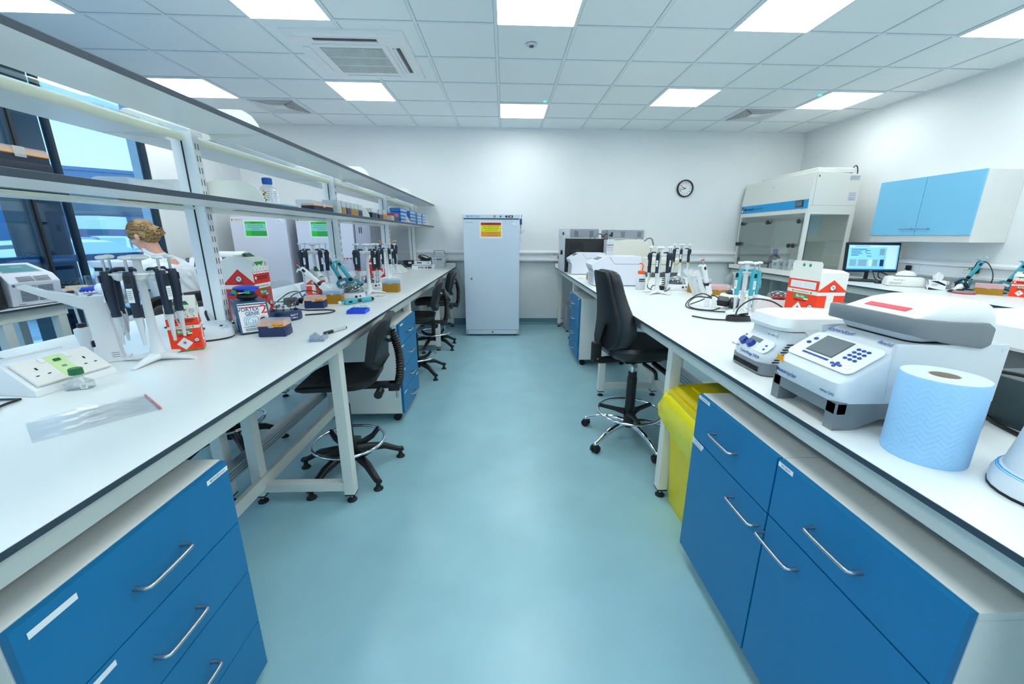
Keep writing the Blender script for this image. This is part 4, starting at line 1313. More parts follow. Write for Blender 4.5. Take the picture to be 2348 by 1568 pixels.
# teal stand on a round foot
t = thing('pipette_stand', 'white round footed stand holding teal pipettes on the right bench', 'pipette stand', (1.475, 2.38, BZ))
b = B(); b.lathe([(.085, 0), (.085, .012), (.07, .024), (.03, .034), (.016, .05), (.013, .12), (.012, .30), (.011, .318)], PLAS_W, 28); b.build('base', t)
b = B(); b.lathe([(.011, .310), (.024, .314), (.03, .322), (.026, .33), (0, .333)], PLAS_W, 20); b.build('knob', t)
for k in range(4):
    R = Matrix.Rotation(k * pi / 2 + .3, 4, 'Z')
    b = B(R); b.box(.008, .07, -.01, .01, .135, .15, PLAS_W, .003); b.box(.055, .062, -.022, .022, .13, .155, PLAS_W, .003); b.box(.008, .05, -.008, .008, .262, .274, PLAS_W, .003); b.build('holder_arm', t)
for k, (a, nm) in enumerate(((205, 'leftmost'), (275, 'middle'), (345, 'rightmost'))):
    q = radians(a)
    hang('teal', STYLES['teal'], (1.475 + .066 * cos(q), 2.38 + .066 * sin(q), BZ + .272), q + pi / 2, 'teal pipette on the round footed right stand, %s of the three' % nm, 'teal pipettes on the round footed stand')

# multichannel pipettes: local axis along +Z from the tip row up to the plunger
def make_multi(label, loc, lean, rz, body=TEAL, head=TEAL, white=False):
    t = thing('multichannel_pipette', label, 'pipette', loc)
    t.rotation_euler = (0, lean, rz)
    b = B()
    b.loft([[(x, y, z) for x, y in rrect(w, d, .012, 3)] for z, w, d in ((.10, .034, .03), (.15, .032, .03), (.21, .036, .034), (.245, .034, .034), (.25, .028, .028))], body)
    b.box(-.009, .009, -.019, -.012, .21, .236, BLACK, .003); b.build('grip', t)
    b = B(); b.lathe([(.013, .075), (.016, .08), (.016, .102)], BLACK, 14); b.build('collar', t)
    b = B(); b.cyl((0, 0, .25), (0, 0, .285), .0035, SATIN, seg=8); b.lathe([(.006, .285), (.015, .288), (.014, .294), (0, .297)], RED if white else PLAS_G, 14); b.build('plunger', t)
    b = B(); b.prism([(-.012, .235), (-.03, .25), (-.045, .246), (-.04, .256), (-.02, .262), (-.008, .256)], -.008, .008, body if not white else PLAS_W, 'y', .002); b.build('finger_hook', t)
    b = B()
    if white:
        b.box(-.026, .026, -.014, .014, .0, .08, PLAS_W, .006); b.box(-.03, -.024, -.012, .012, .0, .11, BLACK, .003)
    else:
        b.loft([[(x, y, z) for x, y in rrect(w, d, .008, 3)] for z, w, d in ((.075, .06, .03), (.06, .098, .034), (.012, .11, .034), (.006, .104, .03))], head)
        b.box(-.058, .058, -.019, .019, .004, .016, BLACK, .004)
        b.plate(front((0, -.0175, .045)), .045, .02, PAPER, t=.001)
    b.build('head', t)
    b = B()
    for k in range(8):
        x = -.042 + k * .012 if not white else -.018 + k * .005
        b.cyl((x, 0, .006), (x, 0, -.02), .0035, PLAS_W, .0018, seg=8)
    b.build('tip_cones', t)
    return t
def make_rest(label, loc, rz, m, slots=2):
    """small sloping acrylic rest for long pipettes"""
    t = thing('pipette_rest', label, 'rack', loc, rz)
    for k in range(slots):
        y = (k - (slots - 1) / 2) * .075
        b = B(); b.prism([(-.08, .21), (-.05, .225), (-.02, .20), (.0, .13), (.07, .012), (.07, 0), (.02, 0), (.02, .02), (-.03, .12), (-.045, .17), (-.08, .195)], y - .003, y + .003, m, 'y'); b.build('side', t)
    b = B(); b.box(.01, .075, -.045, .045, 0, .006, m); b.box(-.052, -.03, -.045, .045, .17, .176, m); b.build('cross_plate', t)
    return t
STN = glassy('thin_clear_rack', (222, 230, 234), .2)
make_multi('teal multichannel pipette leaning in the rack left of the second upright', (-1.32, 3.32, BZ + .05), -.42, .35, TEAL, TEALD)
make_multi('teal multichannel pipette leaning in front of the second upright on the left bench', (-1.165, 3.16, BZ + .06), -.52, .35, TEAL, TEALD)
make_multi('white and black pipette with a red button leaning over the small left centrifuge', (-1.30, 2.97, BZ + .06), -.78, .15, PLAS_W, PLAS_W, True)
t = thing('pipette_rack', 'dark grey sloping rack that carries the leaning teal pipettes on the left bench', 'rack', (-1.26, 3.17, BZ), .35)
b = B(); b.prism([(-.14, .03), (-.10, .065), (.13, .03), (.15, 0), (-.12, 0)], -.06, .09, PLAS_G, 'y', .006); b.build('base', t)
b = B(); b.prism([(-.16, .10), (-.145, .10), (-.06, .005), (-.085, .005)], -.055, -.045, SATIN, 'y', .002); b.prism([(-.16, .10), (-.145, .10), (-.06, .005), (-.085, .005)], .02, .03, SATIN, 'y', .002); b.build('prop', t)
make_rest('clear acrylic pipette rest on the left bench, tilted under the white pipette', (-1.39, 3.02, BZ), .2, STN)
make_rest('clear white acrylic pipette rest on the right bench beside the silver centrifuge', (1.545, 3.14, BZ), .1, frosted('cloudy_acrylic', (236, 240, 242), .78), 3)
t_ = make_multi('white pipette with red button leaning in the acrylic rest on the right bench', (1.655, 3.13, BZ + .02), -.32, .1, PLAS_W, PLAS_W, True)
make_multi('teal multichannel pipette leaning beside the right wall, left of the pair', (4.36, 3.62, BZ + .035), .38, -.75, TEAL, TEALD)
make_multi('teal multichannel pipette leaning beside the right wall, right of the pair', (4.43, 3.36, BZ + .035), .38, -.75, TEAL, TEALD)
t = thing('pipette_rack', 'dark rack under the pair of teal pipettes by the right wall', 'rack', (4.40, 3.50, BZ), 0)
b = B(); b.box(-.05, .05, -.18, .17, 0, .008, BLACK, .003)
for y in (-.14, .12):
    b.tube([(-.04, y, .006), (-.02, y, .03), (.03, y, .07), (.05, y, .10)], .006, BLACK, 8)
b.build('base', t)

# hand held dispenser lying on the bench
t = thing('dispenser', 'teal hand dispenser lying flat on the left bench near the blue tube rack', 'dispenser', (-1.045, 2.83, BZ + .019), radians(50))
b = B(); b.loft([[(x, y, z) for y, z in rrect(w, h, .01, 3)] for x, w, h in ((-.105, .03, .034), (-.09, .036, .038), (-.03, .034, .036), (-.012, .028, .030))], TEAL); b.box(-.085, -.055, -.0185, -.012, -.008, .008, BLACK, .003); b.build('grip', t)
b = B(); b.cyl((-.014, 0, 0), (.02, 0, 0), .013, BLACK, seg=14); b.build('collar', t)
b = B(); b.loft([[(x, y, z) for y, z in rrect(w, h, .01, 3)] for x, w, h in ((.018, .026, .028), (.035, .032, .034), (.095, .03, .032))], TEAL); b.loft([[(x, y, z) for y, z in rrect(w, h, .012, 3)] for x, w, h in ((.095, .031, .033), (.115, .026, .028), (.122, .012, .014))], BLACK); b.build('barrel', t)
b = B(); b.prism([(-.105, -.018), (-.118, .03), (-.112, .034), (-.098, .0)], -.007, .007, TEAL, 'z', .002); b.build('finger_hook', t)
b = B(); b.cyl((-.105, 0, 0), (-.135, 0, 0), .004, SATIN, seg=8); b.cyl((-.135, 0, 0), (-.145, 0, 0), .0125, PLAS_W, seg=14); b.build('plunger', t)

# stand with the big white dispenser
t = thing('dispenser_stand', 'tall white angular stand with a sloping arm left of the nearest pipette stand', 'stand', (-1.50, 1.50, BZ), radians(33))
b = B(); b.box(-.05, .045, -.035, .05, 0, .010, PLAS_W, .003); b.build('base', t)
b = B(); b.loft([[(x + ox, y, z) for x, y in rrect(.062, .055, .006, 2)] for z, ox in ((.008, 0), (.232, -.01), (.245, -.012))], PLAS_W)
for k in range(3):
    b.plate(front((.014, -.0275, .035 - k * .008)), .022, .002, INKG)
b.build('post', t)
b = B(); b.prism([(-.04, .205), (.02, .235), (.02, .25), (-.04, .252), (-.125, .275), (-.175, .30), (-.18, .29), (-.13, .258)], -.028, .028, PLAS_W, 'y', .004); b.build('arm', t)
b = B(); b.cyl((-.05, 0, .25), (-.052, 0, .27), .004, SATIN, seg=8); b.prism([(-.075, .246), (-.03, .243), (-.012, .256), (-.03, .25), (-.075, .254)], -.018, .018, NAVYD, 'y', .003); b.build('catch', t)
t = thing('pipette_controller', 'white bulky pipette controller hanging low on the left of the angular stand', 'dispenser', (-1.62, 1.53, BZ + .012), radians(33))
b = B(); b.loft([[(x, y, z) for x, y in rrect(w, w * .9, w * .4, 4)] for z, w in ((0, .02), (.012, .03), (.05, .036), (.085, .046), (.105, .046), (.112, .02))], PLAS_W); b.box(.016, .026, -.012, .012, .03, .055, BLACK, .004); b.build('body', t)
b = B(); b.cyl((0, 0, .11), (0, 0, .126), .012, BLACK, seg=14); b.cyl((0, 0, .125), (-.004, 0, .215), .004, SATIN, seg=8); b.build('rod', t)

# ------------------------------------------------------------------ clinical waste cartons
def biohazard(b, M, x, y, s, m):
    for k in range(3):
        a = pi / 2 + k * 2 * pi / 3
        b.ring(M, x + .30 * s * cos(a), y + .30 * s * sin(a), .27 * s, .09 * s, m, .0004, .0016, 16, math.degrees(a) + 35 - 180 + 180, math.degrees(a) + 325)
    b.ring(M, x, y, .24 * s, .06 * s, m, .0004, .0018, 16)
def no_sharps(b, M, x, y, r, lift=.001):
    b.disc(M, x, y, r, INK, .0004, lift); b.disc(M, x, y, r * .84, PAPER, .0004, lift + .0005)
    b.box(-r * .8, r * .8, -r * .06, r * .06, 0, .0004, INK, 0, M @ Matrix.Translation((x, y, lift + .001)) @ Matrix.Rotation(-pi / 4, 4, 'Z'))
    b.box(-r * .4, r * .45, -r * .07, r * .05, 0, .0004, INK, 0, M @ Matrix.Translation((x + r * .1, y + r * .08, lift + .0012)) @ Matrix.Rotation(pi / 4, 4, 'Z'))
def make_carton(label, loc, rz, w, d, h, col=REDC, flap='open', lid=.04, gable='left', sideprint=True):
    """printed board carton: main print on -Y, gable print on the left (-X) or right (+X) side"""
    t = thing('waste_carton', label, 'carton', loc, rz)
    b = B()
    b.box(-w / 2, w / 2, -d / 2, d / 2, 0, h, CARTON, .001)
    b.box(-w / 2 - .0006, w / 2 + .0006, -d / 2 - .0006, d / 2 + .0006, 0, h * .03, GREENC if flap == 'open' else col)
    bo = b.build('box', t)
    F = front((0, -d / 2, 0))
    b = B(F)
    b.plate(I4, w, h * .50, col, 0, h * .28, .0006); b.plate(I4, w, h * .17 if flap == 'open' else h * .22, col, 0, h * (.685 if flap == 'open' else .72), .0006)
    if flap == 'blank':
        b.plate(I4, w * .82, h * .15, PAPER, 0, h * .72, .0004, .0008)
        for k in range(4):
            b.plate(I4, w * .36, .0008, INKG, -.2 * w, h * (.765 - k * .03), .0002, .0014); b.plate(I4, w * .36, .0008, INKG, .2 * w, h * (.765 - k * .03), .0002, .0014)
    else:
        for k in range(5):
            x = (-.4 + .2 * k) * w
            b.plate(I4, w * .17, h * .085, PAPER, x, h * .82, .0004, .0009); b.plate(I4, w * .06, h * .012, GREENC, x - .04 * w, h * .85, .0002, .0014)
            b.disc(I4, x, h * .81, w * .028, col, .0003, .0014, 10)
        b.lines(I4, -.3 * w, .42 * w, (h * .725, h * .69), h * .018, INK, .001); b.disc(I4, -.38 * w, h * .71, w * .05, PAPER, .0004, .001)
        b.poly(I4, [(-.36 * w, h * .975), (.22 * w, h * .975), (.08 * w, h * .90), (.02 * w, h * .925), (-.14 * w, h * .925), (-.2 * w, h * .90)], GREENC, .0004, .0008)
        no_sharps(b, I4, .36 * w, h * .93, w * .075); no_sharps(b, I4, -.40 * w, h * .93, w * .06)
    b.plate(I4, .004 * w / .1, h * .04, GREENC, -.3 * w, h * .565, .0004, .0008); b.plate(I4, .004 * w / .1, h * .04, GREENC, .3 * w, h * .565, .0004, .0008); b.lines(I4, -.26 * w, .26 * w, (h * .565,), h * .012, INKG, .0008)
    b.poly(I4, rrect(w * .46, h * .085, h * .015, 3, -.02 * w, h * .465), GREENC, .0005, .0008)
    b.text(I4, 'Bio-bin', min(h * .085, w * .13), PAPER, -.02 * w, h * .465, .0016)
    b.plate(I4, w * .14, h * .03, PAPER, .17 * w, h * .42, .0004, .0012)
    b.lines(I4, -.22 * w, .25 * w, (h * .39, h * .375, h * .36), h * .009, mat('dark_red_ink', (120, 16, 10), .6), .0008)
    q = .145 * h
    b.poly(I4, [(-.05 * w, h * .19 + q), (-.05 * w - q, h * .19), (-.05 * w, h * .19 - q), (-.05 * w + q, h * .19)], PAPER, .0005, .0008)
    biohazard(b, I4, -.05 * w, h * .21, h * .075, INK)
    no_sharps(b, I4, .34 * w, h * .255, w * .085); b.lines(I4, .22 * w, .46 * w, (h * .20, h * .185, h * .14, h * .10), h * .008, mat('dark_red_ink', (120, 16, 10), .6), .0008)
    b.build('front_print', bo)
    for s in (-1, 1):
        S_ = FR((s * w / 2, 0, 0), (0, s, 0), (0, 0, 1))
        b = B(S_)
        b.plate(I4, d, h * .50, col, 0, h * .28, .0006); b.plate(I4, d * .26, h * .36, CARTON, -s * .04 * d, h * .37, .0004, .0008)
        b.poly(I4, [(-d / 2, h * .60), (d / 2, h * .60), (d / 2, h * .63), (0, h * .86), (-d / 2, h * .63)], col, .0006)
        no_sharps(b, I4, 0, h * .70, d * .11); b.lines(I4, -d * .1, d * .16, (h * .635,), h * .012, INK, .0008)
        b.plate(I4, d * .34, h * .12, PAPER, .22 * d, h * .16, .0004, .0008); b.disc(I4, .14 * d, h * .165, d * .06, col, .0003, .0013, 10); b.lines(I4, .22 * d, .36 * d, (h * .15,), h * .008, INKG, .0013)
        b.build('side_print', bo)
    if flap == 'open':
        b = B(); b.prism([(-d / 2, h), (-d / 2 + .002, h), (.0, h + lid), (-.003, h + lid + .001)], -w / 2, w / 2, CARTON, 'x'); b.prism([(d / 2, h), (d / 2 - .002, h), (.005, h + lid), (.007, h + lid + .001)], -w / 2, w / 2, CARTON, 'x')
        G = FR((0, -d / 4, h + lid / 2), (1, 0, 0), (0, d / 2, lid))
        b.poly(G, [(-.4 * w, -.016), (.3 * w, -.016), (.2 * w, .004), (.06 * w, .012), (-.1 * w, .012), (-.28 * w, .004)], GREEND, .0006, .001)
        b.build('top_flap', t)
    elif flap == 'blank':
        b = B(); b.prism(rrect(w * .94, lid, .02, 4, 0, h + lid / 2), -d / 2 + .004, -d / 2 + .007, CARTON, 'y'); b.prism([(-w / 2, h), (w / 2, h), (w * .3, h + .012), (-w * .3, h + .012)], -d / 2 + .008, d / 2, CARTON, 'y', .001)
        for s in (-1, 1):
            b.lathe([(.0, .008), (.007, .004), (.010, 0)], GREENC, 14, front((s * w * .10, -d / 2 + .004, h + lid * .62)))
        b.build('top_flap', t)
    else:
        b = B(); b.prism([(-d / 2, h), (d / 2, h), (d * .30, h + lid * .6), (-d * .30, h + lid * .6)], -w / 2, w / 2, CARTON, 'x', .001); b.box(-w / 2, w / 2, -d * .06, d * .06, h + lid * .5, h + lid, CARTON, .002)
        b.prism([(-d * .28, h + lid * .6), (-d * .10, h + lid * 1.25), (-d * .05, h + lid * 1.2), (-d * .2, h + lid * .55)], -w * .2, w * .2, GREEND, 'x', .001)
        b.build('top_flap', t)
    return t
make_carton('small orange waste carton beside the nearest left pipette stand, its top tipped back', (-1.335, 1.655, BZ), radians(31), .102, .088, .18, REDC, 'open', .045)
make_carton('largest red waste carton behind the blue vortex mixer on the left bench', (-1.462, 2.31, BZ), pi / 2, .15, .16, .332, REDD, 'gable', .03)
make_carton('little orange waste carton in the middle of the left bench by the second stand', (-1.475, 3.14, BZ), pi / 2, .095, .105, .165, REDC, 'gable', .055)
make_carton('tall red waste carton far along the left bench behind the red banded pipettes', (-1.44, 4.56, BZ), radians(55), .12, .11, .29, REDD, 'gable', .05)
make_carton('large orange waste carton with two green dots on the right bench behind the small centrifuge', (1.885, 2.325, BZ), radians(-88), .24, .17, .275, REDC, 'blank', .062)
make_carton('orange waste carton on the right wall bench with a green flap on top', (4.36, 3.16, BZ), radians(-62), .12, .115, .17, REDC, 'gable', .035)

# ------------------------------------------------------------------ tip boxes
def make_tipbox(label, loc, rz, base, rack, lid, w=.122, d=.085, hb=.05, hr=.008, hl=.022, cat='tip box', group=None):
    t = thing('tip_box', label, cat, loc, rz, group)
    b = B(); b.loft([[(x, y, z) for x, y in rrect(w - i, d - i, .006, 3)] for z, i in ((0, .004), (.003, 0), (hb * .55, .0), (hb * .6, .003), (hb, .002))], base)
    for s in (-1, 1):
        b.box(s * w / 2 - .0012, s * w / 2 + .0012, -d * .28, d * .28, .006, hb * .8, base, .0008); b.box(s * w / 2 - .002, s * w / 2 + .002, -.003, .003, 0, hb * .8, base, .0006)
    b.build('base', t)
    b = B(); b.box(-w / 2 + .002, w / 2 - .002, -d / 2 + .002, d / 2 - .002, hb, hb + hr, rack, .001)
    for i in range(12):
        for j in range(8):
            x, y = -w / 2 + .011 + i * (w - .022) / 11, -d / 2 + .009 + j * (d - .018) / 7
            b.cyl((x, y, hb + hr), (x, y, hb + hr + .006), .0032, rack, .0026, seg=6)
    b.build('tip_rack', t)
    b = B(); b.loft([[(x, y, z) for x, y in rrect(w - i, d - i, .006, 3)] for z, i in ((hb + hr * .2, 0), (hb + hr + hl - .003, .002), (hb + hr + hl, .008))], lid); b.box(-.012, .012, -d / 2 - .002, -d / 2, hb - .006, hb + hr + .008, lid, .001); b.build('lid', t)
    return t
LIDC = frosted('tip_lid_clear', (226, 232, 236), .38)
tb1 = make_tipbox('navy tip box with orange rack and written tape in front of the vortex mixer', (-1.108, 1.895, BZ), radians(6), NAVY, ORANGE, LIDC)
b = B(front((.03, -.0445, .062))); b.text(FR((.032, .045, 0), (0, 0, -1), (0, 1, 0)), '1', .001, INK); b.plate(I4, .05, .014, ORANGE, .0, -.006, .0006)
b.text(I4, 'TRA Gen M', .009, INK, 0, -.006); b.build('tape', tb1)
dup(tb1, (-1.262, 2.655, BZ), radians(8), 'navy tip box with orange rack beside the black power adaptors on the left bench')
AMB = make_tipbox('brown tip box with pale blue tips beside the red banded left stand', (-.975, 3.43, BZ), radians(3), AMBER, mat('sky_blue_tips', (90, 176, 236), .4), LIDC, .135, .10, .075, .012, .02)
dup(AMB, (-1.215, 2.83, BZ), radians(8), 'brown tip box with yellow rack half hidden behind the navy tip box', scale=.9)
dup(AMB, (.975, 4.43, BZ), radians(4), 'amber tip box between the two white machines on the right bench', scale=.8)
dup(AMB, (1.70, 3.40, BZ), radians(10), 'amber tip box seen through the acrylic pipette rest on the right bench', scale=1.15)
PINKL = frosted('pink_lid_plastic', (240, 196, 200), .6)
make_tipbox('amber tip box with a pinkish lid on the right wall bench beside the orange carton', (4.235, 3.30, BZ), radians(-50), AMBER, PINKL, PINKL, .17, .11, .055, .008, .03)
make_tipbox('amber tip box with pinkish lid behind the clear dome on the right bench', (1.80, 3.28, BZ), radians(-8), AMBER, PINKL, PINKL, .19, .12, .045, .008, .03)
make_tipbox('navy tip box behind the teal pipette stand on the right bench', (1.71, 2.60, BZ), radians(5), NAVY, NAVY, LIDC, .15, .10, .06, .008, .012)

# ------------------------------------------------------------------ vortex mixer, stirrer, centrifuges
VB = mat('petrol_blue_enamel', (22, 76, 112), .35)
t = thing('vortex_mixer', 'blue vortex mixer with a white swirl printed sloping front panel', 'mixer', (-1.285, 2.01, BZ), radians(40))
b = B(); b.prism([(-.11, .004), (.12, .004), (.12, .15), (-.055, .15)], -.068, .068, VB, 'x', .004); b.build('housing', t)
F = FR((0, -.0835, .077), (1, 0, 0), (0, .055, .146))
b = B(F)
b.plate(I4, .118, .142, PAPER, 0, 0, .001); b.plate(I4, .118, .004, RED, 0, .052, .0004, .0012); b.plate(I4, .118, .006, VB, 0, .064, .0004, .0012)
b.text(I4, 'VORTEX', .026, mat('dark_blue_ink', (14, 50, 100), .6), -.018, .040, .0016, .9); b.text(I4, 'GENIE', .024, mat('dark_blue_ink', (14, 50, 100), .6), -.005, .019, .0016, .9)
b.text(I4, '2', .062, RED, .046, .035, .0018)
for k in range(3):
    for q in range(4):
        b.ring(I4, -.015, -.018, .034 - k * .009 - q * .002, .004, mat('swirl_blue', (140, 190, 220), .5), .0003, .0012, 24, q * 85 + k * 40, q * 85 + k * 40 + 85)
b.ring(I4, .036, -.016, .022, .0015, RED, .0003, .0012, 24, -40, 220)
b.plate(I4, .10, .002, VB, 0, -.046, .0004, .0012); b.lines(I4, -.045, .03, (-.055, -.062), .004, INKG, .0012)
b.build('panel', t)
b = B(F); b.cyl((.036, -.016, 0), (.036, -.016, .014), .015, BLACK, .012, seg=20); b.build('dial', t)
b = B(F); b.cyl((-.04, -.032, 0), (-.04, -.032, .004), .006, SATIN, seg=12); b.cyl((-.04, -.032, .003), (-.038, -.028, .014), .002, SATIN, seg=8); b.build('toggle_switch', t)
b = B(); b.box(-.03, .03, .0, .06, .15, .158, BLACK, .003); b.lathe([(.042, .158), (.048, .166), (.042, .178), (.02, .182), (0, .182)], BLACKR, 20, TR(0, .03, 0)); b.build('cup_head', t)
b = B()
for x in (-.07,):
    b.prism([(-.06, .02), (-.052, .02), (-.05, .085), (-.058, .09)], x - .003, x - .001, PAPER, 'x'); b.prism([(.0, .0), (.012, .0), (.012, .075), (.004, .09), (-.004, .07)], x - .003, x - .001, PAPER, 'x')
b.build('peeled_tape', t)
GLV = mat('blue_nitrile', (30, 70, 190), .5, bump=.5, bscale=40)
b = B(); b.sphere((0, 0, .028), (.062, .045, .014), GLV, 18); b.sphere((-.025, .01, .02), (.035, .04, .016), GLV, 14); b.sphere((.03, -.02, .018), (.03, .025, .014), GLV, 12); b.cyl((-.04, -.03, .004), (-.06, -.045, .006), .011, GLV, .008, seg=10)
for x in (-.035, .03):
    b.box(x - .011, x + .011, -.044, -.034, .004, .02, mat('leaf_green', (30, 180, 60), .5), .002)
tag(b.build('folded_glove', loc=(-1.305, 2.035, BZ + .181)), 'crumpled blue glove lying on top of the vortex mixer', 'glove')

t = thing('magnetic_stirrer', 'pale round fronted stirrer at the foot of the nearest shelf upright', 'stirrer', (-1.39, 1.86, BZ), radians(35))
b = B()
prof = [(-.085, .09), (-.095, .03), (-.09, -.04), (-.065, -.085), (0, -.105), (.065, -.085), (.09, -.04), (.095, .03), (.085, .09)]
P = [(p.x, p.y) for p in catmull([(x, y, 0) for x, y in prof], 4)]
b.loft([[(x * s, y * s, z) for x, y in P] for z, s in ((0, .97), (.008, 1.0))], BLACK); b.build('foot', t)
b = B(); b.loft([[(x * s, y * s + o, z + .25 * s * 0 + max(0, (y + .05)) * k) for x, y in P] for z, s, o, k in ((.008, 1.0, 0, 0), (.030, .98, 0, .02), (.044, .93, .003, .08), (.05, .82, .006, .1))], PLAS_G); b.build('body', t)
F = FR((0, -.045, .0515), (1, 0, 0), (0, 1, .1))
b = B(F)
b.disc(I4, -.028, -.012, .013, BLACK, .006, .001); b.disc(I4, .045, .01, .006, BLACK, .004, .001); b.ring(I4, -.015, -.005, .05, .003, CYANP, .0004, .001, 30, 120, 260, .62); b.ring(I4, .02, .0, .05, .003, CYANP, .0004, .001, 30, -60, 70, .62); b.build('controls', t)
def cable(name, label, pts, r=.004, cat='cable', m=BLACK, n=8):
    b = B(); b.tube(pts, r, m, 8, n)
    return tag(b.build(name), label, cat)
cable('power_cable', 'black cable standing up in a bend behind the round fronted stirrer', [(-1.43, 1.99, 1.06), (-1.44, 1.98, 1.065), (-1.46, 1.95, 1.05), (-1.44, 1.93, 1.01), (-1.43, 1.925, .975), (-1.435, 1.93, .952)], .0055)
cable('power_cable', 'black cable crossing in front of the nearest shelf upright to the vortex mixer', [(-1.56, 1.82, 1.0), (-1.48, 1.84, 1.005), (-1.41, 1.88, .999), (-1.37, 1.93, .993), (-1.345, 1.965, .99)], .0045)
t = thing('cable_block', 'small black adaptor with grey leads behind the orange carton and stirrer', 'adaptor', (-1.475, 1.89, BZ), .4)
b = B(); b.box(-.018, .018, -.018, .018, 0, .05, BLACK, .004); b.build('adaptor', t)
b = B()
for k in range(3):
    b.tube([(.015, 0, .015 + k * .008), (.04, -.01, .03 + k * .006), (.07, .0, .026 + k * .008), (.085, .02, .02)], .004, DGREY, 8)
b.build('leads', t)

def make_spinner(label, loc, rz, base, dome, opened, rotor=PLAS_G, shape='round', r=.088, h=.05, lidtilt=1.9, btn=True):
    t = thing('mini_centrifuge', label, 'centrifuge', loc, rz)
    b = B()
    if shape == 'round':
        b.lathe([(r * .96, 0), (r, .006), (r * 1.0, h * .6), (r * .95, h), (r * .82, h + .004), (r * .78, h - .006), (0, h - .008)], base, 36)
    else:
        b.loft([[(x, y, z) for x, y in rrect(w * r, d * r, q * r, 6)] for z, w, d, q in ((0, 2.1, 2.4, .7), (.006, 2.16, 2.46, .7), (h * .5, 2.12, 2.4, .75), (h, 1.95, 2.15, .85), (h + .004, 1.7, 1.8, .8))], base)
    bo = b.build('base', t)
    b = B(); b.lathe([(r * .9, .0), (r * .9, .002), (0, .002)], BLACKR, 30); b.build('foot', t)
    b = B(); b.lathe([(.0, h - .002), (r * .5, h + .0), (r * .62, h + .018), (r * .5, h + .022), (.018, h + .012), (.014, h + .03), (0, h + .032)], rotor, 24)
    for k in range(8):
        a = k * pi / 4
        b.cyl((r * .35 * cos(a), r * .35 * sin(a), h + .03), (r * .62 * cos(a), r * .62 * sin(a), h + .01), .006, DGREY if opened else rotor, seg=8)
    b.build('rotor', t)
    if opened:
        T = Matrix.Translation((0, r * .9, h)) @ Matrix.Rotation(-lidtilt, 4, 'X') @ Matrix.Translation((0, -r * .9, 0))
        T = Matrix.Translation((0, r * .92, h + .005)) @ Matrix.Rotation(-lidtilt, 4, 'X') @ Matrix.Translation((0, -r * .92, 0))
    else:
        T = Matrix.Translation((0, 0, h + .002))
    b = B(T); b.lathe([(r * .94, 0), (r * .93, .012), (r * .82, r * .42), (r * .6, r * .62), (r * .3, r * .72), (0, r * .745)], dome, 32); b.lathe([(r * .97, -.001), (r * .97, .004), (r * .93, .004)], dome, 32, cap=False); b.build('dome_lid', t)
    if btn:
        F = FR((r * .45, -r * (1.02 if shape == 'round' else 1.2) + .004, h * .62), (1, 0, 0), (0, .3, 1))
        b = B(F); b.disc(I4, 0, 0, .009, BLACK, .003); b.disc(I4, .028, .004, .006, BLACK, .003); b.build('buttons', t)
    return t
gc = make_spinner('navy round mini centrifuge with its clear dome open beside the vortex mixer', (-1.262, 2.27, BZ), radians(25), NAVY, CLEAR, True, PLAS_G, lidtilt=1.35, btn=False)
b = B(FR((.05, -.0725, .026), (.8, .6, 0), (0, 0, 1))); b.text(I4, 'GenC-F', .014, PAPER, 0, .008); b.text(I4, 'T-Micro', .012, PAPER, 0, -.008); b.build('lettering', gc)
make_spinner('pale grey centrifuge with smoked dome on the left bench behind the lying teal dispenser', (-1.155, 3.0, BZ), radians(15), PLAS_G, CLEARD, False, DGREY, 'square', .095, .055)
make_spinner('pale grey centrifuge with smoked dome behind the red banded pipette stand', (-1.235, 3.68, BZ), radians(20), PLAS_G, CLEARD, False, DGREY, 'square', .092, .05)
make_spinner('white centrifuge with smoked dome on the right bench behind the wash bottle stand', (1.58, 3.62, BZ), radians(-10), PLAS_W, CLEARD, False, DGREY, 'square', .098, .05)
make_spinner('white centrifuge with its clear dome tipped open behind the black adaptors', (1.74, 2.93, BZ), radians(-35), PLAS_W, CLEAR, True, BLACK, 'square', .09, .05, lidtilt=1.2)
make_spinner('white mini centrifuge with round clear dome left of the large orange carton', (1.90, 2.66, BZ), radians(10), PLAS_W, CLEAR, False, mat('dark_red_plastic', (150, 20, 28), .4), 'round', .078, .055)

# ------------------------------------------------------------------ the two large machines on the right bench (front faces -X)
WM = mat('machine_pale_grey', (214, 222, 228), .38)
WM2 = mat('machine_white', (232, 236, 238), .36)
GM = mat('machine_mid_grey', (120, 128, 134), .42)
BTN = mat('deep_blue_button', (24, 62, 150), .35)
t = thing('microcentrifuge', 'pale grey microcentrifuge with two blue knobs on the right bench', 'centrifuge', (.888, 1.362, BZ))
w = .105                                                                    # half width along y; local x goes back from the front
b = B(); b.loft([[(x, y, z) for x, y in rrect(.325, .205, .035, 5, .165)] for z in (.004, .045)] + [[(x, y, .047) for x, y in rrect(.318, .2, .033, 5, .165)]], GM); b.build('base_band', t)
def cring(z, xf, hw, r=.05):
    return [(x, y, z) for x, y in rrect(.325 - xf, hw * 2, r, 5, (.325 + xf) / 2)]
b = B(); b.loft([cring(.045, .002, .102), cring(.062, .0, .105), cring(.075, .004, .105), cring(.118, .048, .104), cring(.135, .058, .103), cring(.158, .056, .1)], WM); b.build('body', t)
b = B(); b.loft([cring(.162, .045, .104), cring(.175, .040, .107), cring(.205, .052, .1), cring(.213, .075, .085)], WM2); b.prism([(.16, .12), (.325, .12), (.325, .17), (.12, .17)], -.106, .106, WM2, 'y', .004); lo = b.build('lid', t)
b = B(); b.loft([cring(.157, .058, .098), cring(.163, .055, .1)], BLACK); b.build('seal', t)
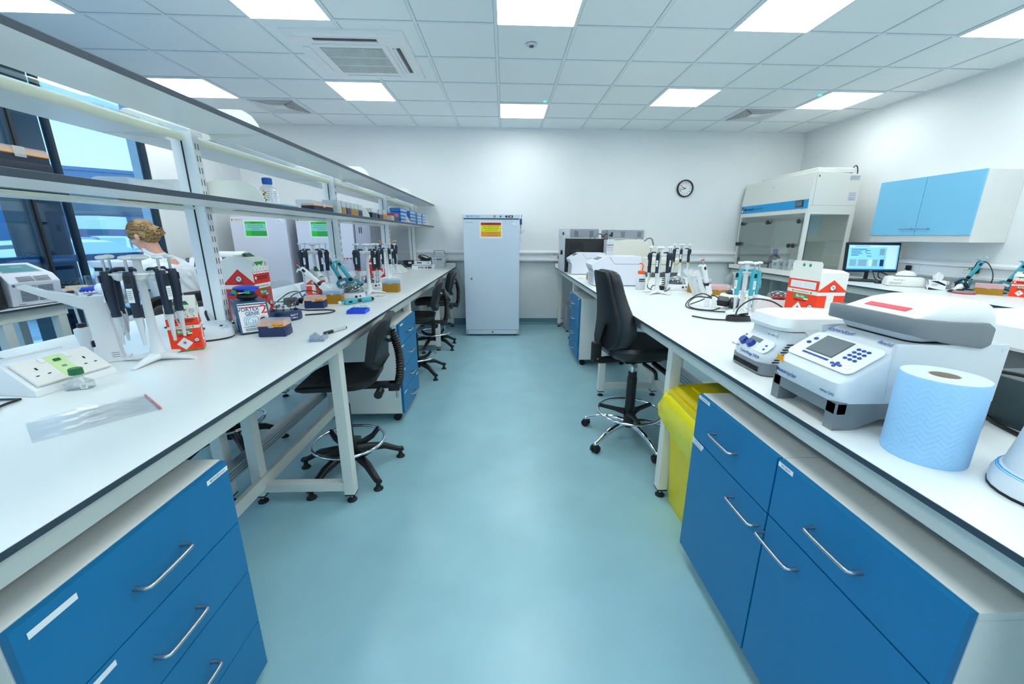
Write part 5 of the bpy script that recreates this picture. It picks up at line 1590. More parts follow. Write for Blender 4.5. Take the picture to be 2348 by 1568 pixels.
b = B(FR((.12, 0, .2135), (0, -1, 0), (1, 0, 0))); b.disc(I4, -.02, .06, .012, PLAS_G, .0008); b.build('cap_mark', lo)
F = FR((.028, 0, .098), (0, -1, 0), (.044, 0, .043))
b = B(F)
b.poly(I4, rrect(.18, .056, .02, 4), WM2, .002)
b.plate(I4, .062, .018, GREY, -.008, .014, .001, .0025); b.plate(I4, .056, .013, SCREEN_OFF, -.008, .014, .0006, .0036)
for x, y in ((-.073, .018), (-.076, .007), (.062, .004), (.066, -.012)):
    b.disc(I4, x, y, .0052, BTN, .001, .002, 16, .004)
b.disc(I4, .074, .016, .005, PAPER, .001, .002); b.build('control_panel', t)
for x in (-.048, -.006):
    b = B(F); b.cyl((x, -.010, .002), (x, -.010, .018), .0165, BTN, .014, seg=24); b.build('knob', t)
G = FR((.0, 0, .064), (0, -1, 0), (0, 0, 1))
b = B(G); b.text(I4, 'Centrifuge 5424', .017, INKB, .02, 0, .001); b.text(I4, 'eppendorf', .012, INKB, -.07, .012, .001); b.build('lettering', t)
b = B(FR((.058, 0, .138), (0, -1, 0), (-.006, 0, 1))); b.plate(I4, .05, .026, PAPER, .045, .0, .001); b.text(I4, 'QC -UNL 22', .009, INKB, .045, 0, .0016); b.build('taped_label', t)
b = B()
for k in range(20):
    y = -.075 + k * .0075
    b.box(-.0012, .002, y, y + .003, .012, .03, BLACK)
for k in range(8):
    b.box(.03 + .006 * k, .10, -.1055, -.102, .052 + k * .009, .056 + k * .009, BLACK)
b.build('vents', t)

t = thing('thermal_cycler', 'large pale grey thermal cycler with grey lid handle and red tape strip on top', 'thermal cycler', (.822, .992, BZ))
hw = .1175
b = B()
prof = [(.0, .0), (.035, .0), (.05, .03), (.30, .055), (.36, .0), (.40, .0), (.40, .075), (.0, .075)]
b.prism([(0, .075), (0, .0), (.05, .0), (.12, .03), (.28, .03), (.34, .0), (.40, .0), (.40, .075)], -hw, -hw + .03, GM, 'y')
b.prism([(0, .075), (0, .0), (.05, .0), (.12, .03), (.28, .03), (.34, .0), (.40, .0), (.40, .075)], hw - .03, hw, GM, 'y')
b.box(.0, .03, -hw, hw, .04, .075, GM, .004); b.box(.05, .38, -hw + .03, hw - .03, .045, .075, GM); b.build('foot_frame', t)
def mring(z, xf, xb, h_, r=.028):
    return [(x, y, z) for x, y in rrect(xb - xf, h_ * 2, r, 5, (xb + xf) / 2)]
b = B(); b.loft([mring(.072, .0, .40, hw), mring(.082, -.006, .40, hw + .001), mring(.122, -.004, .40, hw), mring(.136, .012, .40, hw - .002), mring(.205, .118, .40, hw - .004), mring(.219, .142, .40, hw - .006), mring(.224, .15, .395, hw - .01)], WM); b.build('body', t)
b = B(); b.box(.115, .40, -hw - .002, -hw + .006, .075, .225, WM, .003); b.box(.115, .40, hw - .006, hw + .002, .075, .225, WM, .003); b.cyl((.385, -hw - .003, .21), (.385, -hw + .001, .21), .005, PLAS_G, seg=12); b.build('side_panel', t)
F = FR((.0645, 0, .1715), (0, -1, 0), (.106, 0, .069))
b = B(F)
b.poly(I4, rrect(.222, .108, .018, 4), WM2, .002, .002)
b.plate(I4, .092, .070, DGREY, -.022, .012, .001, .004); b.plate(I4, .088, .066, SCREEN_OFF, -.022, .012, .0006, .0052)
for k in range(5):
    b.box(-.066 + k * .0185, -.049 + k * .0185, -.036, -.030, .004, .006, BTN, .001)
for x, y in ((-.084, .024), (-.088, .004)):
    b.disc(I4, x, y, .0075, BTN, .0014, .004, 18, .0055)
for i in range(3):
    for j in range(4):
        b.disc(I4, .05 + i * .0145, .032 - j * .013, .0058, BTN, .0014, .004, 16, .0042)
for x, y in ((.042, -.036), (.054, -.030), (.066, -.036), (.054, -.043), (.054, -.036)):
    b.disc(I4, x, y, .0055, BTN, .0014, .004, 14, .004)
b.disc(I4, .082, -.022, .006, PAPER, .0014, .004); b.disc(I4, .088, -.034, .0085, PAPER, .0014, .004, 18, .005); b.disc(I4, -.095, .038, .006, PAPER, .0014, .004)
b.build('control_panel', t)
G = FR((-.006, 0, .105), (0, -1, 0), (0, 0, 1))
b = B(G); b.text(I4, 'Mastercycler', .016, INKB, -.062, -.012, .0012); b.text(I4, 'nexus GX2', .010, INKB, .088, -.012, .0012)
b.text(FR((.006, .0, .015), (1, 0, 0), (0, 1, 0)), 'Vapo', .001, INKB); b.build('lettering', t)
b = B(FR((.131, 0, .2135), (0, -1, 0), (.024, 0, .014))); b.text(I4, 'eppendorf', .020, INKB, -.06, .0, .003); b.text(I4, 'flexlid', .016, INKB, .075, 0, .003); b.build('brand_line', t)
b = B(G); b.plate(I4, .026, .016, ORANGE, -.095, .022, .0014); b.build('orange_tape', t)
b = B(); b.loft([mring(.228, .165, .375, hw - .014, .03), mring(.236, .155, .38, hw - .012, .03), mring(.262, .145, .38, hw - .010, .03), mring(.285, .148, .378, hw - .012, .03), mring(.312, .215, .37, hw - .02, .03), mring(.322, .26, .36, hw - .03, .03), mring(.324, .29, .34, hw - .05, .03)], WM2); lo = b.build('lid', t)
b = B()
hp = [(.335, -hw - .004, .246), (.24, -hw - .004, .254), (.155, -hw - .003, .266), (.134, -hw + .018, .270), (.124, 0, .272), (.134, hw - .018, .270), (.155, hw + .003, .266), (.24, hw + .004, .254), (.335, hw + .004, .246)]
path = catmull(hp, 6)
rings = []
for i, p in enumerate(path):
    d = (path[min(i + 1, len(path) - 1)] - path[max(i - 1, 0)]); d.z = 0; d.normalize()
    n = Vector((-d.y, d.x, 0))
    k = .7 if i in (0, len(path) - 1) else 1.0
    e = min(i, len(path) - 1 - i) / 14
    hh = (.032 - .012 * min(1, e)) * k
    tt = .0075
    rings.append([p + n * a * tt + Vector((0, 0, c * hh)) for a, c in ((1, .8), (.6, 1), (-.6, 1), (-1, .8), (-1, -.8), (-.6, -1), (.6, -1), (1, -.8))])
b.loft(rings, GM); b.build('handle', lo)
b = B(); b.loft([mring(.223, .165, .36, hw - .012, .03), mring(.229, .168, .37, hw - .014, .03)], BLACK); b.build('seal', t)
b = B(FR((.1815, .0, .2985), (0, -1, 0), (.067, 0, .027))); b.plate(I4, .115, .018, mat('coral_tape', (240, 64, 84), .5), .005, .0, .0018); b.build('red_tape', lo)

# paper roll
RB = mat('blue_tissue', (158, 206, 244), .8)
ntb = RB.node_tree
br = ntb.nodes.new('ShaderNodeTexBrick'); br.offset = .5
br.inputs['Scale'].default_value = 1; br.inputs['Mortar Size'].default_value = .0006; br.inputs['Brick Width'].default_value = .045; br.inputs['Row Height'].default_value = .009
mp = ntb.nodes.new('ShaderNodeMapping'); mp.inputs['Rotation'].default_value = (0, 0, radians(45))
ux = ntb.nodes.new('ShaderNodeTexCoord'); sx = ntb.nodes.new('ShaderNodeSeparateXYZ'); at = ntb.nodes.new('ShaderNodeMath'); at.operation = 'ARCTAN2'
mu = ntb.nodes.new('ShaderNodeMath'); mu.operation = 'MULTIPLY'; mu.inputs[1].default_value = .072
cb = ntb.nodes.new('ShaderNodeCombineXYZ'); bu = ntb.nodes.new('ShaderNodeBump'); bu.inputs['Strength'].default_value = .9; bu.inputs['Distance'].default_value = .003
L_ = ntb.links.new
pp = ntb.nodes.new('ShaderNodeMath'); pp.operation = 'PINGPONG'; pp.inputs[1].default_value = .016
L_(ux.outputs['Object'], sx.inputs[0]); L_(sx.outputs[1], at.inputs[0]); L_(sx.outputs[0], at.inputs[1]); L_(at.outputs[0], mu.inputs[0]); L_(mu.outputs[0], pp.inputs[0]); L_(pp.outputs[0], cb.inputs[0]); L_(sx.outputs[2], cb.inputs[1]); L_(cb.outputs[0], mp.inputs[0]); L_(mp.outputs[0], br.inputs[0]); L_(br.outputs['Fac'], bu.inputs['Height']); L_(bu.outputs[0], ntb.nodes['Principled BSDF'].inputs['Normal'])
bu.invert = True
t = thing('paper_roll', 'upright roll of pale blue embossed paper towel near the right edge', 'paper roll', (.942, .764, BZ))
b = B(); b.lathe([(.071, 0), (.0725, .004), (.0725, .184), (.070, .188)], RB, 48, cap=False); b.build('wrap', t)
b = B(); b.lathe([(.070, .188), (.026, .188)], mat('blue_tissue_end', (206, 224, 244), .9, noise=.03, nscale=90), 48, cap=False); b.lathe([(.071, .0), (.026, .0)], RB, 48, cap=False); b.build('end', t)
b = B(); b.lathe([(.026, 0), (.026, .188), (.0235, .188), (.0235, 0)], mat('brown_card', (176, 160, 146), .8), 32, cap=False); b.build('core', t)
# sealed small block device
t = thing('mini_shaker', 'pale grey rounded bench device with a blue printed label, cut by the right edge', 'shaker', (1.055, .60, BZ))
def ell(rx, ry, z, n=28, ox=0):
    return [(ox + rx * cos(2 * pi * k / n), ry * sin(2 * pi * k / n), z) for k in range(n)]
b = B(); b.loft([ell(.115, .095, .0), ell(.116, .096, .006)], BLACKR); b.build('foot', t)
b = B(); b.loft([ell(.115, .095, .006), ell(.115, .095, .03), ell(.108, .09, .042), ell(.098, .082, .046)], WM); b.loft([ell(.1095, .0915, .040), ell(.106, .089, .0435)], CYANP); b.build('skirt', t)
b = B(); b.loft([ell(.1, .084, .044), ell(.092, .075, .10), ell(.080, .064, .19), ell(.076, .06, .203), ell(.068, .054, .206), ell(.066, .052, .196)], WM); b.build('body', t)
b = B(); b.sphere((0, 0, .19), (.068, .053, .022), BTN, 24, z0=0); b.build('blue_top', t)
b = B(FR((-.072, -.032, .115), (.60, -.78, 0), (.14, .10, 1))); b.plate(I4, .062, .10, CYANP, .012, 0, .002); b.plate(I4, .05, .076, mat('pale_blue_label', (180, 216, 246), .5), .012, .006, .0006, .002); b.lines(I4, -.004, .03, (-.015, -.022), .004, INKB, .0028); b.ring(I4, .012, .018, .014, .002, INKB, .0004, .0028); b.build('label_panel', t)

t = thing('gel_imager', 'white lidded device with dark lower body behind the thermal cycler, cut by the right edge', 'instrument', (1.86, 1.16, BZ))
b = B(); b.box(-.23, .25, -.18, .18, 0, .135, DGREY, .01); b.build('body', t)
b = B(); b.loft([[(x, y, z) for x, y in rrect(w, d, .05, 5)] for z, w, d in ((.128, .50, .38), (.14, .52, .40), (.20, .50, .38), (.235, .42, .30), (.24, .36, .24))], WM2); b.build('lid', t)
t = thing('power_unit', 'dark box with a small black label and cable behind the paper roll', 'power unit', (1.42, .87, BZ))
b = B(); b.box(-.12, .14, -.1, .12, 0, .125, mat('dark_green_grey', (62, 80, 84), .5), .006); b.build('body', t)
b = B(FR((-.1205, 0, .075), (0, -1, 0), (0, 0, 1))); b.plate(I4, .03, .022, BLACK, .06, 0, .001); b.plate(I4, .018, .003, PAPER, .06, -.012, .0006, .001); b.build('label', t)
b = B(); b.tube([(-.13, -.06, .01), (-.15, -.09, .006), (-.16, -.05, .006), (-.14, .02, .006), (-.12, .06, .008)], .005, BLACK, 8); b.tube([(-.125, .1, .13), (-.12, 0, .14), (-.11, -.1, .128)], .005, BLACK, 8); b.build('cable', t)
# ------------------------------------------------------------------ more on the left bench
def make_socket_block(label, loc, rz, L=.22):
    t = thing('socket_block', label, 'socket', loc, rz)
    b = B(); b.prism([(-.13, 0), (.13, 0), (.128, .018), (.03, .092), (-.03, .092), (-.128, .018)], -L / 2, L / 2, PLAS_W, 'y', .002); b.build('housing', t)
    for s in (-1, 1):
        F = FR((s * .081, 0, .057), (0, s, 0), (-s * .098, 0, .074))
        b = B(F); b.box(-L / 2 + .012, L / 2 - .012, -.052, .052, 0, .009, mat('cream_white_plastic', (236, 234, 230), .4), .002); po = b.build('plate', t)
        b = B(F)
        b.plate(I4, .045, .095, mat('pale_lime_plastic', (206, 232, 170), .5), -.0, .0, .0006, .009); b.box(-.009, .009, .02, .03, .009, .014, GREEND, .002); b.plate(I4, .012, .008, GREY, 0, -.004, .0004, .0098)
        for e in (-1, 1):
            x = e * .062
            b.box(x - .0025, x + .0025, .004, .014, .0092, .0098, INK)
            for k in (-1, 1):
                b.box(x + k * .014 - .004, x + k * .014 + .004, -.02, -.0165, .0092, .0098, INK)
            b.box(x + e * -.03 - .006, x + e * -.03 + .006, .025, .045, .009, .013, PLAS_W, .001)
        b.build('pin_holes', po)
    return t
sb = make_socket_block('white double sided socket block near the camera on the left bench', (-1.497, 1.262, BZ), radians(-8), .22)
dup(sb, (-1.44, 5.30, BZ), radians(-4), 'white socket block far along the left bench in front of the last upright')
dup(sb, (1.66, 2.56, BZ), radians(10), 'white socket block on the right bench under the black adaptors')
t = thing('culture_flask', 'small clear flask with a green cap before the near socket block', 'bottle', (-1.330, 1.205, BZ), .4)
b = B(); b.loft([[(x, y, z) for x, y in rrect(w, d, .012, 4)] for z, w, d in ((0, .062, .034), (.003, .066, .038), (.022, .064, .036), (.034, .03, .026), (.040, .026, .024), (.05, .024, .024))], glassy('flask_clear', (232, 240, 244), .25)); b.build('body', t)
b = B(); b.lathe([(.0165, .048), (.017, .05), (.0165, .066), (.014, .068), (0, .068)], GREEND, 24); b.build('cap', t)
b = B(front((.018, -.0192, .012))); b.plate(I4, .016, .016, PAPER); b.lines(I4, -.006, .006, (.004, 0, -.004), .0015, INKG); b.build('label', t)
FILM = glassy('clear_bag_film', (250, 252, 253), .1, .2)
b = B()
n = 14
vs, fs = [], []
for i in range(n + 1):
    for j in range(n + 1):
        u_, v_ = i / n - .5, j / n - .5
        z = .004 + .006 * abs(sin(u_ * 9 + v_ * 4)) * (1 - 2 * abs(v_)) + .004 * abs(sin(u_ * 17 - v_ * 11))
        vs.append((u_ * .16, v_ * .23, z))
for i in range(n):
    for j in range(n):
        a = i * (n + 1) + j
        fs.append((a, a + 1, a + n + 2, a + n + 1))
b.add(vs, fs, FILM); b.add([(v[0], v[1], .001) for v in vs], fs, FILM)
b.box(-.08, .08, .112, .116, .002, .006, mat('pink_line', (226, 120, 120), .5))
o = b.build('plastic_bag', loc=(-1.085, 1.0, BZ)); o.rotation_euler = (0, 0, radians(-38))
tag(o, 'empty clear zip bag lying flat on the near left bench', 'bag')
t = thing('pipette_dock', 'teal rounded handset with black base, cut by the left edge of the picture', 'dispenser', (-1.665, 1.275, BZ), .3)
b = B(); b.box(-.04, .03, -.03, .03, .02, .075, TEAL, .014); b.build('handset', t)
b = B(); b.box(-.045, .035, -.032, .032, 0, .022, BLACK, .006); b.tube([(.03, -.02, .015), (.048, -.028, .02), (.05, -.03, .04), (.036, -.028, .046)], .0025, BLACK, 6); b.build('base', t)
cable('thin_cable', 'black cable bent to a sharp tip at the left edge of the near left bench', [(-1.62, 1.10, BZ + .005), (-1.50, 1.108, BZ + .005), (-1.415, 1.112, BZ + .005), (-1.405, 1.106, BZ + .005), (-1.40, 1.06, BZ + .005), (-1.36, .99, BZ + .005), (-1.33, .93, BZ + .005)], .0035)
# adaptors and leads in the middle
t = thing('power_adaptor', 'pair of black power adaptors with leads in a heap on the left bench', 'adaptor', (-1.42, 2.72, BZ), .5)
b = B(TR(-.03, .0, .02, .3, .25)); b.box(-.045, .04, -.03, .03, -.012, .035, BLACK, .01); b.build('adaptor', t)
b = B(TR(.05, .02, .02, -.5, -.3)); b.box(-.035, .035, -.026, .026, -.014, .028, BLACK, .01); b.build('adaptor', t)
b = B(); b.box(.06, .10, -.07, -.04, 0, .022, PLAS_W, .004); b.box(.105, .14, -.06, -.03, 0, .012, PLAS_W, .003); b.prism([(.02, 0), (.05, 0), (.055, .05), (.045, .055)], -.06, -.055, PLAS_W, 'y'); b.build('white_plug', t)
b = B()
b.tube([(.04, .03, .04), (.02, .12, .08), (-.04, .16, .07), (-.10, .14, .03), (-.14, .08, .006)], .004, BLACK, 8); b.tube([(.08, .03, .03), (.16, .08, .07), (.22, .12, .05), (.25, .13, .02)], .004, BLACK, 8)
b.tube([(-.05, .02, .03), (-.16, .02, .03), (-.24, -.02, .005), (-.30, -.08, .005)], .004, BLACK, 8)
b.build('leads', t)
cable('power_cable', 'black cable curling in a flat loop behind the navy round centrifuge', [(-1.20, 2.37, BZ + .005), (-1.10, 2.42, BZ + .005), (-1.075, 2.47, BZ + .005), (-1.09, 2.52, BZ + .005), (-1.16, 2.54, BZ + .005), (-1.26, 2.53, BZ + .005), (-1.36, 2.58, BZ + .01), (-1.40, 2.66, BZ + .03)], .0042)
cable('power_cable', 'black cable arching over in front of the little orange carton', [(-1.55, 2.85, BZ + .01), (-1.53, 2.9, BZ + .05), (-1.48, 2.97, BZ + .068), (-1.42, 3.0, BZ + .06), (-1.37, 2.98, BZ + .03), (-1.35, 2.95, BZ + .005)], .004)
t = thing('pad', 'sheets of white paper lying behind the heap of adaptors on the left bench', 'paper', (-1.75, 3.16, BZ), .2)
b = B(); b.box(-.11, .13, -.2, .2, 0, .003, PAPER); b.build('sheet', t)
b = B(TR(.03, .03, .003, .15)); b.box(-.10, .12, -.2, .2, 0, .002, PAPER); b.tube([(.12, -.2, .006), (.125, .0, .008), (.12, .2, .006)], .006, INKB, 8); b.build('sheet', t)
t = thing('tube_rack', 'bright blue low tube rack with a few clear tubes on the left bench', 'rack', (-.921, 2.476, BZ), radians(3))
b = B(); b.prism([(-.057, 0), (.057, 0), (.054, .022), (-.054, .022)], -.055, .055, BRIGHTB, 'y', .002)
for i in range(6):
    for j in range(4):
        b.ring(I4, -.045 + i * .018, -.036 + j * .024, .0075, .0015, BRIGHTB, .0015, .022, 12)
b.build('rack', t)
for x, y in ((-.027, .012), (.009, .036), (.045, .012), (.0, -.012), (.028, .036)):
    b = B(); b.lathe([(.006, .022), (.006, .032), (.0075, .033), (.0075, .036), (0, .036)], CLEAR, 12, TR(x, y, 0)); b.box(x - .007, x + .007, y + .006, y + .012, .033, .036, CLEAR); b.build('tube', t)
t = thing('marker_pen', 'black capped grey marker pen lying near the edge of the left bench', 'pen', (-.848, 1.952, BZ + .0085), math.atan2(.13, .055))
b = B(); b.cyl((-.02, 0, 0), (.062, 0, 0), .0075, mat('pen_grey', (176, 188, 196), .4), seg=14); b.cyl((.062, 0, 0), (.070, 0, 0), .0065, BLACK, seg=14); b.build('barrel', t)
b = B(); b.lathe([(.0085, 0), (.0085, .048), (.006, .052), (0, .052)], BLACK, 14, FR((-.02, 0, 0), (0, 1, 0), (0, 0, 1)) @ Matrix.Rotation(pi, 4, 'X')); b.box(-.07, -.02, -.0085, .0085, -.006, .006, BLACK, .004); b.build('cap', t)
t = thing('reagent_boat', 'small clear V shaped plastic boat beside the marker pen', 'reservoir', (-.862, 1.80, BZ), .1)
VC = glassy('boat_plastic', (214, 224, 238), .3, .1)
b = B()
b.prism([(-.027, 0), (.027, 0), (.027, .03), (.0, .006), (-.027, .03)], -.036, -.034, VC, 'y'); b.prism([(-.027, 0), (.027, 0), (.027, .03), (.0, .006), (-.027, .03)], .034, .036, VC, 'y')
b.prism([(-.027, .03), (.0, .006), (.0, .0045), (-.028, .029)], -.034, .034, VC, 'y'); b.prism([(.027, .03), (.0, .006), (.0, .0045), (.028, .029)], -.034, .034, VC, 'y')
for s in (-1, 1):
    b.box(s * .028 - .001, s * .028 + .001, -.04, .04, 0, .024, VC)
b.box(-.036, .036, -.042, -.040, 0, .014, VC); b.build('boat', t)
t = thing('printed_sheet', 'pair of printed sheets lying flat in front of the brown tip box', 'paper', (-.93, 3.13, BZ), 0)
b = B(); b.box(-.12, .0, -.08, .09, 0, .0015, PAPER); b.lines(TR(-.06, 0, .0), -.045, .045, (.05, .03, .01, -.01, -.03), .003, INKG, .002); b.disc(TR(-.08, .03, 0), 0, 0, .012, RED, .0003, .002); b.build('sheet', t)
b = B(); b.box(.002, .12, -.08, .09, 0, .0015, PAPER)
for k in range(6):
    b.box(.012 + k * .018, .014 + k * .018, -.06, .07, .0015, .002, INKG)
b.build('sheet', t)
t = thing('instrument_case', 'pale grey low box behind the little orange carton', 'instrument', (-1.66, 3.50, BZ), .1)
b = B(); b.box(-.09, .09, -.06, .06, .006, .06, PLAS_G, .004); b.build('body', t)
b = B(); b.box(-.085, .085, -.055, .055, 0, .006, BLACK); b.build('foot', t)
t = thing('splash_shield', 'clear acrylic shield with red striped edge behind the second upright', 'screen', (-1.66, 4.05, BZ), radians(12))
SH = glassy('clear_shield', (232, 236, 244), .25)
b = B(); b.box(-.16, .16, -.003, .003, 0, .25, SH); b.build('pane', t)
b = B(FR((-.16, 0, .13), (1, 0, 0), (0, 0, 1)))
for k in range(9):
    b.box(.02 + k * .032, .036 + k * .032, .105, .12, -.0045, .0045, mat('red_stripe', (200, 60, 70), .5))
b.build('striped_edge', t)
t = thing('splash_shield', 'low clear acrylic shield with a pink edge beside the red banded stand', 'screen', (-1.40, 3.95, BZ), radians(10))
b = B(); b.prism([(-.12, 0), (.13, 0), (.13, .06), (-.05, .09), (-.12, .05)], -.003, .003, glassy('pink_tinted_shield', (248, 206, 210), .2), 'y'); b.build('pane', t)
# far end of the left bench
t = thing('thermo_block', 'white low instrument on a printed board box at the far left bench end', 'instrument', (-1.18, 5.87, BZ + .062), radians(3))
b = B(); b.box(-.13, .11, -.05, .12, 0, .045, PLAS_W, .008); b.box(-.09, -.02, -.052, -.049, .018, .034, BLACK); b.build('body', t)
b = B(front((0, -.0505, .022))); b.plate(I4, .02, .006, CYANP, -.115, .0); b.plate(I4, .035, .01, CYANP, .07, .0); b.build('print', t)
t = thing('printed_box', 'white printed board box under the low bench instrument at the far left bench end', 'box', (-1.18, 5.87, BZ), radians(3))
b = B(); b.box(-.16, .155, -.07, .13, 0, .061, PAPER, .002); b.build('box', t)
b = B(front((0, -.0705, .03))); b.lines(I4, -.15, .14, (.022,), .006, INKG)
for x in (-.06, -.03, -.005, .03, .05, .075, .09, .11):
    b.plate(I4, .014, .024, INK, x, -.008)
b.build('print', t)
t = thing('cable_coil', 'coiled black cable heaped on the white instrument at the far left bench end', 'cable', (-1.17, 5.93, BZ + .108))
b = B()
for k in range(5):
    b.tube([((.06 + .008 * k) * cos(a + k), (.03 + .006 * k) * sin(a + k), .008 + .012 * k * .5 + (.03 + .02 * k) * max(0, sin(a * 1 + k * .3)) * .5) for a in [q * pi / 5 for q in range(10)]], .006, BLACK, 8, 4, closed=True)
b.tube([(.06, .0, .02), (.09, -.02, .05), (.10, -.04, .0), (.11, -.05, -.06), (.15, -.05, -.1)], .006, BLACK, 8)
b.build('coil', t)
t = thing('printer_unit', 'small pale grey instrument with keypad and raised lid in the far left bench corner', 'instrument', (-1.0, 6.10, BZ))
b = B(); b.box(-.085, .085, -.06, .14, 0, .075, PLAS_G, .006); b.prism([(-.06, .075), (.14, .075), (.14, .15), (-.02, .14)], -.09, .09, PLAS_G, 'x', .006); b.build('body', t)
F = FR((0, -.042, .112), (1, 0, 0), (0, .04, .065)); b = B(F); b.plate(I4, .085, .014, INK, .015, .015)
for k in range(4):
    b.disc(I4, -.01 + k * .024, -.012, .005, INKB)
b.plate(I4, .012, .02, INKB, -.055, .012); b.build('keypad', t)
b = B(); b.box(-.075, .075, .11, .14, .15, .215, PLAS_G, .004); b.tube([(-.075, .12, .19), (-.078, .11, .235), (-.06, .11, .245), (.06, .11, .245), (.078, .11, .235), (.075, .12, .19)], .004, DGREY, 8, 4); b.build('raised_lid', t)
t = thing('folded_bag', 'dark blue cloth bag lying at the far left bench end', 'bag', (-1.60, 6.06, BZ))
CL = mat('dark_blue_cloth', (34, 84, 128), .8, bump=.6, bscale=30)
b = B(); b.sphere((0, 0, .028), (.11, .08, .028), CL, 18); b.sphere((-.03, .02, .045), (.07, .05, .025), CL, 14); b.sphere((.08, -.02, .02), (.06, .05, .02), CL, 14); b.tube([(.1, -.05, .02), (.05, -.07, .05), (-.03, -.07, .04), (-.1, -.04, .02)], .008, CL, 8); b.build('bag', t)
t = thing('small_case', 'black small box with a white label behind the blue cloth bag', 'box', (-1.47, 6.22, BZ))
b = B(); b.box(-.08, .07, -.04, .07, 0, .10, BLACK, .012); b.build('case', t)
b = B(front((.02, -.041, .065))); b.plate(I4, .05, .03, PAPER); b.build('label', t)

# ------------------------------------------------------------------ lower shelf contents
S0 = SZ + .0006
bb = make_tipbox('large navy tip box with orange rack at the left end of the lower shelf', (-1.245, 1.055, S0), pi / 2, NAVYD, ORANGE, LIDC, .135, .20, .040, .010, .008)
t = thing('flat_box', 'low clear plastic box with blue tips on the lower shelf left of the nearest upright', 'box', (-1.26, 1.485, S0), pi / 2 + .05)
b = B(); b.box(-.10, .10, -.06, .06, 0, .008, AMBER, .002); b.build('base', t)
b = B(); b.loft([[(x, y, z) for x, y in rrect(w, d, .01, 3)] for z, w, d in ((.008, .20, .12), (.03, .196, .116), (.036, .18, .10))], MILK); b.box(-.06, .03, -.04, .04, .008, .016, CLEARB); b.build('lid', t)
b = B(); b.box(-.035, .05, -.07, .07, 0, .012, PLAS_W, .002)
tag(b.build('thin_tray', loc=(-1.25, 1.255, S0)), 'thin flat white tray lying on the lower shelf right of the large navy box', 'tray')
b = B(); b.box(-.06, .06, -.09, .09, 0, .075, PAPER, .002); b.lines(front((0, -.09, .06)), -.05, .04, (0,), .006, INKG)
o = b.build('label_box', loc=(-1.53, 2.12, S0)); tag(o, 'white board box with faint print behind the first shelf bracket', 'box')
t = thing('reagent_bottle', 'clear square bottle with a blue screw cap on the lower shelf', 'bottle', (-1.195, 2.165, S0))
b = B(); b.loft([[(x, y, z) for x, y in rrect(w, w, q, 5)] for z, w, q in ((0, .058, .012), (.004, .064, .014), (.078, .064, .014), (.092, .05, .02), (.098, .036, .017), (.108, .034, .0165))], glassy('bottle_clear', (236, 242, 246), .3)); b.build('body', t)
b = B(); b.lathe([(.0215, .104), (.022, .106), (.0215, .132), (.019, .134), (0, .134)], mat('cap_blue', (14, 84, 170), .4), 24)
for k in range(24):
    a = k * pi / 12
    b.box(.0215 * cos(a) - .0008, .0215 * cos(a) + .0008, .0215 * sin(a) - .0008, .0215 * sin(a) + .0008, .107, .130, mat('cap_blue', (14, 84, 170), .4))
b.build('cap', t)
b = B(FR((.0, -.0325, .045), (1, 0, 0), (0, 0, 1))); b.plate(I4, .05, .06, PAPER)
for k, m in enumerate((ORANGE, RED, INK, YELLOW, CYANP, GREENC, INK)):
    b.plate(I4, .008, .009, m, -.006 + (k % 2) * .008, .025 - k * .0085, .0003, .0006)
b.lines(I4, .008, .024, (.022, .012, .002, -.008, -.018), .002, INKG); b.build('label', t)
b = B(FR((.0325, 0, .045), (0, 1, 0), (0, 0, 1))); b.plate(I4, .05, .06, PAPER); b.lines(I4, -.02, .02, (.024, .016, .008, 0, -.008, -.016, -.024), .002, INKB); b.build('label', t)
t = thing('tip_bag', 'flat bag of blue pipette tips lying on the lower shelf right of the capped bottle', 'bag', (-1.27, 2.43, S0), pi / 2)
b = B(); b.sphere((0, 0, .014), (.13, .06, .014), CLEARB, 18)
b.build('film', t)
b = B(); b.sphere((-.01, 0, .012), (.105, .045, .009), mat('sky_blue_tips', (90, 176, 236), .4), 14)
b.build('tips', t)
make_tipbox('navy tip box with orange rack lying along the front of the lower shelf', (-1.17, 2.64, S0), radians(80), NAVYD, ORANGE, LIDC, .20, .09, .03, .008, .006)
t = thing('storage_box', 'grey and clear plastic box behind the navy tip box on the lower shelf', 'box', (-1.285, 2.79, S0), pi / 2)
b = B(); b.box(-.10, .11, -.05, .045, 0, .03, PLAS_G, .003); b.build('base', t)
b = B(); b.box(-.098, .108, -.048, .043, .03, .075, MILK, .003); b.build('lid', t)
def shelf_box(label, y, m, x=-1.155, w=.10, d=.075, hb=.045, hl=.04, lid=MILK, group='boxes on the lower shelf'):
    t = thing('tip_box', label, 'tip box', (x, y, S0), pi / 2, None)
    b = B(); b.box(-d / 2, d / 2, -w / 2, w / 2, 0, hb, m, .003); b.box(-d * .3, d * .3, -w / 2 - .0015, -w / 2, .004, hb * .8, m, .0008); b.box(-.0025, .0025, -w / 2 - .003, -w / 2, .0, hb * .8, m, .0006)
    b.build('base', t)
    b = B(); b.box(-d / 2 + .001, d / 2 - .001, -w / 2 + .001, w / 2 - .001, hb, hb + hl, lid, .003); b.build('lid', t)
    return t
GPL = mat('grey_green_plastic', (168, 184, 186), .4)
for y, m, nm in ((2.815, DGREY, 'dark grey'), (2.90, GPL, 'pale grey'), (2.985, AMBER, 'amber'), (3.065, NAVYD, 'dark navy'), (3.135, NAVY, 'navy')):
    pass
sx_ = -1.165
shelf_box('pale grey tip box at the left end of the first lower shelf row', 2.845, GPL, sx_, d=.068)
shelf_box('amber tip box next to the pale grey one on the lower shelf', 2.925, AMBER, sx_, d=.07)
shelf_box('navy tip box between two amber ones in the lower shelf row', 3.01, NAVY, sx_, d=.075)
